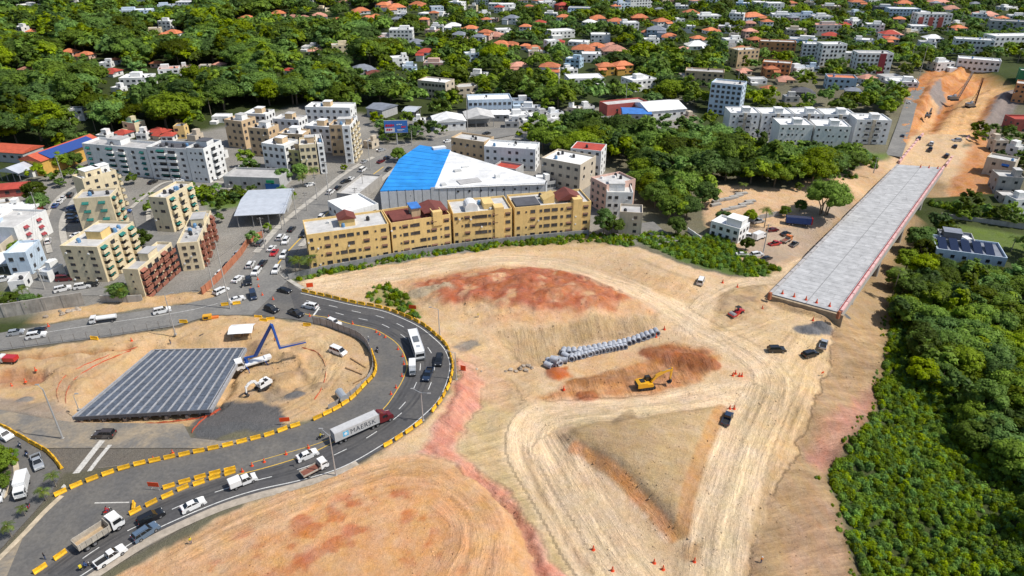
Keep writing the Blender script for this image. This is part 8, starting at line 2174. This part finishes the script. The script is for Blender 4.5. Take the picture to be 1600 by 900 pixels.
# ---- fences and walls
def wall(label, pts, h, th, m, panel=3.0, up=0.0, name='boundary_wall', cat='wall', base=-1.0, cap=None):
 q = resample([Vector(v) for v in smooth([tuple(G(a, b)) for a, b in pts], 3)], panel)
 t = thing(name, label, cat, q[0])
 o = q[0]
 for a, b in zip(q, q[1:]):
  d = b - a; c = (a + b) / 2; ang = math.atan2(d.y, d.x); L = math.hypot(d.x, d.y)
  mm = MB(); mm.box((c.x - o.x, c.y - o.y, c.z - o.z + (h + base) / 2), (L - .05, th, h - base), ang); mm.obj('wall_panel', m, t)
  mm = MB(); mm.box((a.x - o.x, a.y - o.y, a.z - o.z + (h + base) / 2), (th * 1.5, th * 1.5, h - base + .16), ang); mm.obj('pillar', cap or m, t)
 return t
wall('stained grey concrete retaining wall above the north road, left', [(-20,498),(20,494),(60,487),(100,481),(160,472)], 4.2, .5, mat('wall_stained', (.30,.28,.25), .9, .3, .4, .2, dirt=.75), 5)
wall('low concrete wall continuing to the terracotta balconies', [(160,472),(200,472),(235,470)], 2.2, .3, CONC, 4)
wall('red-orange boundary wall beside the avenue mouth', [(317,460),(340,440),(360,418),(378,398),(392,378),(420,368)], 2.4, .25, mat('wall_redorange', (.42,.16,.085), .85, .2, .5, dirt=.4), 4)
wall('grey site wall with dark bays before the yellow blocks', [(452,437),(490,427),(560,414),(612,404),(700,390),(800,378),(925,366)], 1.9, .25, mat('wall_sitegrey', (.26,.26,.26), .9, .2, .6, dirt=.5), 5)
wall('white garden wall of the walk-up blocks', [(1135,232),(1210,240)], 1.4, .25, WHITE, 6)
wall('pale boundary wall of the sand yard', [(1158,352),(1190,342),(1240,332)], 1.8, .25, CONC, 5)
wall('white kerb wall beside the short street at the shrubs', [(1075,362),(1098,378)], 1.5, .25, WHITE, 4)
wall('wall at the foot of the lawn right of the bridge', [(1470,340),(1560,352),(1640,362)], 2.0, .3, CONC, 6)
# grey fence panels on the inside of the bend
FPAN = mat('fence_sheet', (.33,.31,.30), .7, .2, 1, rand=.10, dirt=.5)
q = resample(sm2([(490,506),(507,509),(535,519),(560,529),(573,541),(580,555),(583,568),(582,580),(574,595),(560,608),(545,620),(522,635),(500,646)]), 2.2)
t = thing('site_fence', 'fence of grey sheet panels along the inside of the bend', 'fence', q[0])
for i, (a, b) in enumerate(zip(q, q[1:])):
 d = b - a; c = (a + b) / 2 - q[0]; ang = math.atan2(d.y, d.x) + random.uniform(-.03, .03)
 hh = 2.3 if i < 12 else 1.3
 m = MB(); m.box((c.x, c.y, hh / 2), (d.length - .06, .06, hh), ang); m.obj('fence_panel', FPAN, t)
 m = MB(); p_ = a - q[0]; m.box((p_.x, p_.y, hh / 2), (.12, .12, hh + .2), ang); m.obj('fence_post', WOODP, t)
def wirefence(label, pts, h=2.2, sp=3.0):
 q = resample(sm2(pts), sp)
 t = thing('wire_fence', label, 'fence', q[0]); o = q[0]
 for a in q:
  m = MB(); m.tube((a.x-o.x,a.y-o.y,-.3),(a.x-o.x,a.y-o.y,h),.05,n=5); m.obj('fence_post', WOODP, t)
 m = MB()
 for a, b in zip(q, q[1:]):
  A, B = a - o, b - o
  for k in range(9): z = .1 + (h - .15) * k / 8; m.tube((A.x,A.y,z),(B.x,B.y,z),.014,n=3,cap=False)
  for k in range(12): c = A.lerp(B, k / 12); m.tube((c.x,c.y,.1),(c.x,c.y,h-.05),.012,n=3,cap=False)
 m.obj('wire_mesh', mat('mesh_steel', (.30,.30,.30), .5), t, kind='stuff')
wirefence('wire mesh fence between the north road and the dug island', [(-20,549),(0,547),(75,537),(125,531),(162,526),(220,517),(275,508)])
# ---- steel work in the island: excavators, pump truck, shed
YEL = PAINT['yellow']; BLU = mat('boom_blue', (.02,.08,.33), .4)
def digger(at_, ang, label, s=1.0, col=YEL, boom=((1.2,1.9),(3.6,4.6),(6.2,3.9),(6.6,1.6)), turn=0.0):
 p = G(*at_); t = thing('excavator', label, 'excavator', p, ang); t.scale = (s, s, s)
 for sg in (1, -1):
  m = MB(); m.extr([(-2.0,.15),(-2.2,.5),(-1.9,.9),(1.9,.9),(2.2,.5),(2.0,.15)], sg*.95-.3, sg*.95+.3); tr = m.obj('track', TYRE, t)
  m = MB()
  for k in range(22): x = -1.95 + 3.9 * k / 21; m.b2((x-.05, sg*.95-.32, .9), (x+.05, sg*.95+.32, .95))
  m.obj('track_shoe', CHAS, tr, kind='stuff')
  m = MB()
  for k in range(5): x = -1.5 + .75 * k; m.tube((x, sg*.95-.33, .48), (x, sg*.95+.33, .48), .24, n=8)
  m.obj('track_roller', CHAS, tr)
 m = MB(); m.b2((-.9,-.7,.5),(.9,.7,1.0)); m.obj('undercarriage', CHAS, t)
 m = MB(); m.extr([(-2.5,1.05),(-2.55,2.0),(-1.9,2.25),(-.2,2.15),(-.2,1.75),(1.4,1.7),(1.4,1.05)], -1.25, 1.25); link('house', bmbev(m, 'house', col, .1), t)
 m = MB(); m.b2((-2.75,-1.2,1.0),(-2.3,1.2,1.9)); link('counterweight', bmbev(m, 'counterweight', CHAS if col is YEL else col, .12), t)
 m = MB(); m.b2((-1.7,-.5,2.2),(-.5,.9,2.34)); m.obj('engine_cover', BLACKP, t)
 m = MB(); m.tube((-1.2,-.7,2.2),(-1.2,-.7,2.9),.07,n=6); m.obj('exhaust', BLACKP, t)
 m = MB(); m.extr([(-.1,1.7),(-.1,3.0),(1.0,3.05),(1.45,2.4),(1.45,1.7)], .3, 1.2); cb = link('cab', bmbev(m, 'cab', BLACKP if col is YEL else col, .06), t)
 m = MB(); m.face([(1.47,.4,1.95),(1.47,1.1,1.95),(1.47,1.1,2.4),(1.47,.4,2.4)]); m.face([(.0,.28,2.0),(1.35,.28,2.0),(.95,.28,2.9),(.0,.28,2.9)]); m.face([(0,1.22,2.9),(.95,1.22,2.9),(1.35,1.22,2.0),(0,1.22,2.0)]); m.obj('cab_glass', CGLASS, cb)
 b0, b1, b2, b3 = [Vector((x, -.25, z)) for x, z in boom]
 def beam(nm, pts, w, hts, mm):
  top = []; bot = []
  for i, pt in enumerate(pts):
   a = pts[max(0, i-1)]; c = pts[min(len(pts)-1, i+1)]; d = (c - a).normalized(); n_ = Vector((-d.z, 0, d.x)); top.append(pt + n_*hts[i]/2); bot.append(pt - n_*hts[i]/2)
  m = MB(); m.extr([(v.x, v.z) for v in top] + [(v.x, v.z) for v in reversed(bot)], -.25 - w/2, -.25 + w/2); return m.obj(nm, mm, t)
 mid = b0.lerp(b1, .55) + Vector((-.25, 0, .35))
 beam('boom', [b0, mid, b1, b1.lerp(b2, .5) + Vector((0,0,.25)), b2], .5, [.5,.75,.7,.6,.4], col); beam('stick', [b2 + (b2-b3)*.25, b2, b3], .36, [.3,.55,.3], col)
 m = MB(); m.tube(b0 + Vector((.5,.3,-.2)), mid + Vector((.6,.3,.2)), .09, n=6); m.tube(b1 + Vector((0,0,.5)), b2 + (b2-b3)*.2, .08, n=6); m.obj('cylinder_ram', RIM, t)
 m = MB(); x, z = b3.x, b3.z; m.extr([(x-.2,z+.2),(x+.25,z+.1),(x+.35,z-.5),(x-.1,z-1.0),(x-.75,z-.9),(x-.5,z-.75),(x+.05,z-.55)], -.8, .3); m.obj('bucket', CHAS, t)
 return t
digger((1009,606), .22, 'yellow crawler excavator in the reddish cut below the pipes', 1.02, boom=((1.2,1.9),(3.8,4.2),(6.3,4.7),(6.2,1.9)))
digger((411,606), -2.2, 'white excavator on the dug sand right of the steel deck', .85, PAINT['white'], boom=((1.2,1.9),(3.0,3.8),(5.0,3.0),(5.2,1.2)))
digger((1449,184), .9, 'small dark excavator in the far cut', 1.0, PAINT['grey'])
# roller
p = G(1150,493); t = thing('road_roller', 'red road roller with a pale drum on the tan soil near the bridge', 'road roller', p, .55 + math.pi)
m = MB(); m.tube((1.5,-1.0,.75),(1.5,1.0,.75),.75,n=18); m.obj('drum', mat('drum_steel', (.42,.40,.38), .45, metal=.4), t)
m = MB(); m.b2((.5,-1.15,.6),(2.35,-1.02,1.0)); m.b2((.5,1.02,.6),(2.35,1.15,1.0)); m.b2((2.3,-1.15,.6),(2.45,1.15,1.0)); m.obj('drum_frame', PAINT['red'], t)
m = MB(); m.extr([(-2.4,.7),(-2.4,1.6),(-1.2,1.75),(-.2,1.5),(.5,1.2),(.5,.7)], -.8, .8); link('body', bmbev(m, 'body', PAINT['red'], .08), t)
m = MB(); m.b2((-1.2,-.65,2.75),(.3,.65,2.87)); m.obj('canopy', BLACKP, t); m = MB()
for x in (-1.1,.2):
 for y in (-.6,.6): m.tube((x,y,1.3),(x,y,2.76),.05,n=5)
m.obj('canopy_post', BLACKP, t); m = MB(); m.b2((-.8,-.25,1.5),(-.35,.25,2.1)); m.obj('seat', BLACKP, t); add_wheels(t, [(-1.5,.85),(-1.5,-.85)], .75, .5)
# drilling rigs in the far cut
def rig(at_, top_px, label, lean=0.0, col=PAINT['red'], ang=.3):
 p = G(*at_); t = thing('drilling_rig', label, 'drilling rig', p, ang)
 h = 5.0
 while proj((p.x, p.y, p.z + h))[1] > top_px and h < 60: h += .5
 for sg in (1, -1):
  m = MB(); m.extr([(-2.6,.1),(-2.8,.6),(-2.4,1.1),(2.4,1.1),(2.8,.6),(2.6,.1)], sg*1.3-.4, sg*1.3+.4); m.obj('track', TYRE, t)
 m = MB(); m.extr([(-3.4,1.15),(-3.4,2.8),(-1,3.0),(1.6,2.6),(1.6,1.15)], -1.5, 1.5); link('house', bmbev(m, 'house', PAINT['grey'], .1), t)
 m = MB(); m.b2((.4,.5,2.0),(2.1,1.6,3.6)); link('cab', bmbev(m, 'cab', PAINT['white'], .08), t)
 x0 = 2.6; tx = x0 + lean * h
 m = MB()
 for dy in (-.4, .4):
  for dx in (-.4, .4): m.tube((x0+dx,dy,1.0),(tx+dx,dy,h),.11,n=4)
 n = int(h / 1.4)
 for k in range(n):
  f0, f1 = k / n, (k + 1) / n
  a = Vector((x0 + (tx-x0)*f0, 0, 1 + (h-1)*f0)); b = Vector((x0 + (tx-x0)*f1, 0, 1 + (h-1)*f1))
  for dy in (-.4, .4): m.tube(a + Vector((-.4,dy,0)), b + Vector((.4,dy,0)), .06, n=4, cap=False)
  for dx in (-.4, .4): m.tube(a + Vector((dx,-.4,0)), b + Vector((dx,.4,0)), .06, n=4, cap=False)
 m.obj('mast', col, t)
 m = MB(); m.tube((x0+.6,0,0),(tx+.3,0,h*.9),.25,n=6); m.obj('drill_stem', CHAS, t)
 m = MB(); m.tube((-1.5,0,2.8),(x0+(tx-x0)*.6,0,h*.6),.1,n=5); m.obj('stay', CHAS, t)
rig((1516,168), 123, 'drilling rig with a tall rust-red upright mast in the far cut', 0.01, mat('mast_rust', (.16,.05,.03), .7))
rig((1489,157), 113, 'crane rig with a pale leaning mast in the far cut', .28, mat('mast_grey', (.36,.34,.33), .6), ang=.1)
# pump truck with folded blue boom
p = G(396,572); t = thing('concrete_pump_truck', 'white and blue concrete pump truck with folded blue boom, right of the steel deck', 'truck', p, .55)
truck_cab(t, 'white', -4.2, -2.2, 1.2, .8, 2.9);
for o in list(t.children):
 if o.name.startswith(('headlight','taillight')): pass
chassis(t, -4.0, 4.5, 1.0); add_wheels(t, [(-3.2,1.05),(-3.2,-1.05),(2.2,1.05),(2.2,-1.05),(3.5,1.05),(3.5,-1.05)], .52, .36)
m = MB(); m.b2((-2.0,-1.1,1.05),(3.6,1.1,1.6)); m.b2((3.0,-.8,1.0),(4.8,.8,1.9)); link('pump_deck', bmbev(m, 'pump_deck', PAINT['white'], .06), t)
m = MB(); m.tube((-1.4,0,1.5),(-1.4,0,3.2),.5,.42,10); m.obj('turret', BLU, t)
def bp(px, py, off=0.0):
 """a point of the boom, on the upright plane through the turret that faces the camera"""
 base = p + Vector((-1.4*math.cos(.55), -1.4*math.sin(.55), 0))
 yy = base.y + off
 lo = P(px, py, 0); d = Vector((lo.x, lo.y, -CAM_H)); k = yy / lo.y
 w = Vector((lo.x * k, yy, CAM_H - CAM_H * k)) - p
 c, s_ = math.cos(-.55), math.sin(-.55); return Vector((w.x*c - w.y*s_, w.x*s_ + w.y*c, w.z))
m = MB(); B0 = bp(399,556); B1 = bp(424,507); B2 = bp(437,544); B3 = bp(478,535)
m.tube((-1.4,0,3.1), B0, .3, .3, 6); m.tube(B0, B1, .5, .4, 4); m.obj('boom_section', BLU, t)
m = MB(); m.tube(B1 + Vector((0,-.35,.2)), B2 + Vector((0,-.35,0)), .4, .34, 4); m.obj('boom_section', BLU, t)
m = MB(); m.tube(B2, B3, .3, .2, 4); m.obj('boom_section', BLU, t)
m = MB()
for a, b in ((B0, B1), (B1, B2), (B2, B3)): m.tube(a + Vector((0,.35,.35)), b + Vector((0,.35,.35)), .09, n=5)
m.obj('delivery_pipe', mat('pipe_grey', (.35,.35,.36), .5), t)
m = MB()
for x in (-1.9, 2.9):
 for sg in (1, -1): m.tube((x, sg*1.0, 1.1), (x + .3, sg*2.6, .9), .12, n=5); m.tube((x + .3, sg*2.6, 1.1), (x + .3, sg*2.6, 0), .1, n=5)
m.obj('outrigger', BLU, t)
# little work shelter, steel bars, generator
p = G(380,525); t = thing('work_shelter', 'white sheet-roofed work shelter above the steel deck', 'shelter', p, .12)
m = MB()
for x in (-2.6,2.6):
 for y in (-1.9,1.9): m.tube((x,y,-.3),(x,y,2.4),.07,n=5)
m.obj('post', WOODP, t); m = MB(); m.face([(-3.2,-2.4,2.3),(3.2,-2.4,2.3),(3.2,0,3.1),(-3.2,0,3.1)]); m.face([(-3.2,0,3.1),(3.2,0,3.1),(3.2,2.4,2.4),(-3.2,2.4,2.4)]); m.face([(-3.2,0,3.04),(3.2,0,3.04),(3.2,-2.4,2.24),(-3.2,-2.4,2.24)]); m.face([(-3.2,2.4,2.34),(3.2,2.4,2.34),(3.2,0,3.04),(-3.2,0,3.04)]); m.obj('sheet_roof', R_WHITE, t)
m = MB(); m.b2((-2.2,-.8,0),(-.3,.8,1.0)); m.b2((.4,-.4,0),(1.8,.8,.8)); m.obj('stacked_goods', mat('timber', (.28,.17,.08), .9, .3, 2), t)
RB2 = mat('girder_rust', (.10,.075,.06), .7, .3, 1)
for i, (a, b) in enumerate([((312,527),(352,503)),((318,529),(356,505)),((325,529),(360,506)),((334,529),(362,512))]):
 A, B = G(*a, .25), G(*b, .25); d = B - A
 t = thing('steel_beam', f'{ordw(i+1)} dark steel beam from the left lying above the steel deck', 'beam', A, math.atan2(d.y, d.x), 'steel beams lying above the deck')
 m = MB(); L = math.hypot(d.x, d.y); m.b2((0,-.22,-.25),(L,.22,-.19)); m.b2((0,-.22,.19),(L,.22,.25)); m.obj('flange', RB2, t); m = MB(); m.b2((.0,-.03,-.19),(L,.03,.19)); m.obj('web', RB2, t)
p = P(325,500,.03); t = thing('generator', 'yellow generator trailer at the edge of the dug island', 'generator', p, .25)
m = MB(); m.b2((-1.2,-.7,.5),(1.2,.7,1.7)); link('housing', bmbev(m, 'housing', YEL, .06), t); m = MB(); m.b2((1.2,-.5,.4),(3.0,.5,.9)); m.obj('drawbar', PAINT['orange'], t); m = MB(); m.b2((-.9,-.72,.8),(.3,-.703,1.4)); m.obj('grille', BLACKP, t); add_wheels(t, [(0,.75),(0,-.75)], .3, .2)
p = G(535,624); t = thing('water_tank', 'grey rounded water tank against the inner fence of the bend', 'tank', p, .6)
m = MB(); m.extr([(1.0*math.cos(2*math.pi*i/14), 1.2+1.0*math.sin(2*math.pi*i/14)) for i in range(14)], -1.7, 1.7); link('tank_shell', bmbev(m, 'tank_shell', PAINT['silver'], .08, 2, 50), t); m = MB(); m.b2((-.8,-1.4,-.1),(.8,-1.1,.5)); m.b2((-.8,1.1,-.1),(.8,1.4,.5)); m.obj('cradle', CHAS, t)
p = G(14,566); t = thing('small_truck', 'small red tipper with a white cab at the left edge of the dug island', 'truck', p, math.pi - .05)
truck_cab(t, 'white', .9, 2.4, .9, .5, 2.0); chassis(t, -2.4, 2, .7); m = MB(); m.b2((-2.4,-1,.75),(.7,1,1.9)); link('red_bin', bmbev(m, 'red_bin', PAINT['red'], .05), t); add_wheels(t, [(1.6,.8),(1.6,-.8),(-1.5,.8),(-1.5,-.8)], .38, .26)
# timber and debris beside the white minivan
for i, (a, b) in enumerate([((552,600),(574,588)),((556,612),(570,596)),((540,575),(566,585)),((548,560),(572,575))]):
 A, B = G(*a, .15), G(*b, .15); t = thing('timber_plank', f'{ordw(i+1)} timber plank from the bottom left, inside the grey fence', 'plank', A, 0, 'timber planks inside the grey fence')
 m = MB(); d = B - A; m.box(d / 2, (d.length, .3, .12), math.atan2(d.y, d.x)); m.obj('board', mat('timber', (.28,.17,.08), .9, .3, 2), t)
# ---- concrete pipes
PIPEM = mat('pipe_concrete', (.36,.38,.42), .8, .2, 1, .1, rand=.14, dirt=.3)
def pipe_mesh():
 def mk():
  m = MB(); n = 14; L = 2.3; ro, ri = .78, .60
  m.lathe([(ri,-L/2),(ro,-L/2),(ro,L/2-.3),(ro+.1,L/2-.28),(ro+.1,L/2),(ri,L/2),(ri,-L/2)], n=n); return m.mesh('concrete_pipe', PIPEM)
 return shared('pipe', mk)
def pipe(p, ang, label, tilt=0.0, s=1.0):
 o = link('concrete_pipe', pipe_mesh(), None, None, p); o.rotation_euler = (math.pi / 2 + tilt, 0, ang); o.scale = (s, s, s); tag(o, label, 'pipe', 'concrete pipes at the foot of the plateau'); return o
rows = [([(880,552),(920,550),(970,540),(1025,522)], 20, 'back row'), ([(893,562),(925,553),(975,543)], 16, 'front row')]
for pts, n, nm in rows:
 q = bypar([Vector(v) for v in smooth([tuple(G(a, b)) for a, b in pts], 6)], n)
 for i, a in enumerate(q):
  z = h1(a.x, a.y) + .8
  pipe((a.x, a.y, z), math.pi / 2 + .35 + random.uniform(-.25, .25) if False else random.uniform(-.35, .25), f'{ordw(i+1)} concrete pipe from the left in the {nm}', random.uniform(-.05, .05))
for i, (a, b, up, an) in enumerate([(857,574,0,.9),(864,571,0,1.2),(872,569,0,.6),(866,572,1.3,1.0),(880,566,0,1.4),(858,569,0,.4),(868,564,0,1.5),(884,559,0,.8)]):
 g = G(a, b); pipe((g.x, g.y, g.z + .8 + up), an, f'{ordw(i+1)} concrete pipe of the jumbled heap at the lower left of the rows', .05)
ROCK = mat('rock', (.34,.28,.22), .9, .3, 1.5, .4, rand=.3)
def rock_mesh(k):
 def mk():
  bm = bmesh.new(); bmesh.ops.create_icosphere(bm, subdivisions=2, radius=1); rr = random.Random(k)
  ph = [rr.uniform(0, 6) for _ in range(6)]
  for v in bm.verts: v.co *= 1 + .22 * math.sin(v.co.x * 3 + ph[0]) * math.sin(v.co.y * 3 + ph[1]) + .15 * math.sin(v.co.z * 5 + ph[2]); v.co.z *= .7
  me = bpy.data.meshes.new('rock'); bm.to_mesh(me); bm.free(); me.materials.append(ROCK); return me
 return shared(('rock', k), mk)
for i, (a, b, s) in enumerate([(790,581,.5),(798,579,.7),(806,581,.6),(813,577,.8),(822,580,.7),(826,573,.8),(831,576,.6),(818,573,.6),(745,578,.5),(752,581,.4)]):
 g = G(a, b); o = link('rock', rock_mesh(i % 3), None, None, (g.x, g.y, g.z + s * .35), random.random() * 6); o.scale = (s, s * .8, s); tag(o, f'{ordw(i+1)} pale boulder of the small heap left of the pipes', 'rock', 'boulders left of the pipes')
for i, (a, b, s) in enumerate([(98,492,.9),(108,489,1.0),(115,488,1.0),(122,486,1.1),(72,496,.7),(94,487,.6)]):
 g = G(a, b); o = link('rock', rock_mesh(i % 3), None, None, (g.x, g.y, g.z + s * .35), random.random() * 6); o.scale = (s, s * .8, s); tag(o, f'{ordw(i+1)} boulder from the left at the foot of the retaining wall', 'rock', 'boulders at the retaining wall')
# stored materials in the sand yard left of the bridge
for i, (a, b, L) in enumerate([(1122,315,6),(1132,313,6),(1142,311,7),(1150,308,7),(1158,304,6),(1140,328,8),(1152,325,8),(1165,320,7),(1118,321,5),(1172,316,5)]):
 g = G(a, b); t = thing('material_stack', f'{ordw(i+1)} grey stack of stored slabs in the sand yard', 'stack', g, .35 + random.uniform(-.1, .1), 'stacks in the sand yard')
 m = MB()
 for k in range(3): m.box((0, 0, .15 + .3 * k), (L - .3 * k, 1.5, .22));
 m.obj('slab', CONC, t)
 m = MB(); m.box((L * .3, 0, .02), (.2, 1.7, .1)); m.box((-L * .3, 0, .02), (.2, 1.7, .1)); m.obj('bearer', WOODP, t)
# clods and stones strewn over the dug ground: past counting
rs_ = np.random.default_rng(91); n_ = 26000
x_ = rs_.uniform(-125, 120, n_); y_ = rs_.uniform(72, 215, n_)
ix_ = np.clip(np.searchsorted(gx, x_), 0, nx - 1); iy_ = np.clip(np.searchsorted(gy, y_), 0, ny - 1); k_ = iy_ * nx + ix_
dirt_ = (C_[k_][:, 0] > C_[k_][:, 1] * 1.25) & (C_[k_][:, 0] > .25) & (fbm(x_ * .12, y_ * .12, 97) > -.02) & (rs_.random(n_) < .65)
for pl_ in ROADP.values(): dirt_ &= ~pip(x_, y_, pl_)
x_, y_, k_ = x_[dirt_], y_[dirt_], k_[dirt_]
OV = np.array([(1,0,0),(0,1,0),(-1,0,0),(0,-1,0),(0,0,.8),(0,0,-.8)]); OF = np.array([(0,1,4),(1,2,4),(2,3,4),(3,0,4),(1,0,5),(2,1,5),(3,2,5),(0,3,5)])
sz_ = .07 + .22 * rs_.random(len(x_)) ** 3
a_ = rs_.uniform(0, 6.28, len(x_))
Vv = OV[None] * (sz_[:, None, None] * rs_.uniform(.6, 1.3, (len(x_), 6, 1)))
Vr = np.stack([Vv[..., 0] * np.cos(a_)[:, None] - Vv[..., 1] * np.sin(a_)[:, None] + x_[:, None], Vv[..., 0] * np.sin(a_)[:, None] + Vv[..., 1] * np.cos(a_)[:, None] + y_[:, None], Vv[..., 2] + Z_[k_][:, None]], -1).reshape(-1, 3)
cm, cnt, cb_ = newmat('clods'); ca_ = cnt.nodes.new('ShaderNodeAttribute'); ca_.attribute_name = 'soil'; cnt.links.new(ca_.outputs['Color'], cb_.inputs['Base Color']); cb_.inputs['Roughness'].default_value = .95
sme = npmesh('soil_clods', Vr, (OF[None] + 6 * np.arange(len(x_))[:, None, None]).reshape(-1, 3), [cm], 3)
cc_ = np.repeat(np.clip(C_[k_] * rs_.uniform(.55, 1.15, (len(x_), 1)), 0, 1), 6, 0); vattr(sme, 'soil', 'FLOAT_COLOR', np.concatenate([cc_, np.ones((len(cc_), 1))], 1))
link('soil_clods', sme, kind='stuff')
# ================================================================ every label singles out one thing
def side_of(px, py):
 v = 'top edge' if py < 45 else 'upper hillside' if py < 120 else 'lower hillside'
 h = ['far left','left','left of centre','centre','right of centre','right','far right'][min(6, max(0, int(px / 229)))]
 return v, h
bylab = {}
for o, ob in NAMED: bylab.setdefault(o['label'], []).append(o)
for lab, os_ in list(bylab.items()):
 if len(os_) < 2: continue
 if os_[0].get('category') in ('house',):
  for o in os_:
   q = proj(o.location); v, h = side_of(q[0], q[1]); o['label'] = f'{lab}, {v}, {h}'
bylab = {}
for o, ob in NAMED: bylab.setdefault(o['label'], []).append(o)
for lab, os_ in bylab.items():
 if len(os_) < 2: continue
 os_.sort(key=lambda o: proj(o.location)[0])
 n = len(os_)
 for i, o in enumerate(os_):
  o['label'] = f'{lab}, {ordw(i + 1) if i < 60 else str(i + 1) + "th"} from left' if n > 2 else f'{lab}, {"left" if i == 0 else "right"} one of two'
scn.frame_set(1)
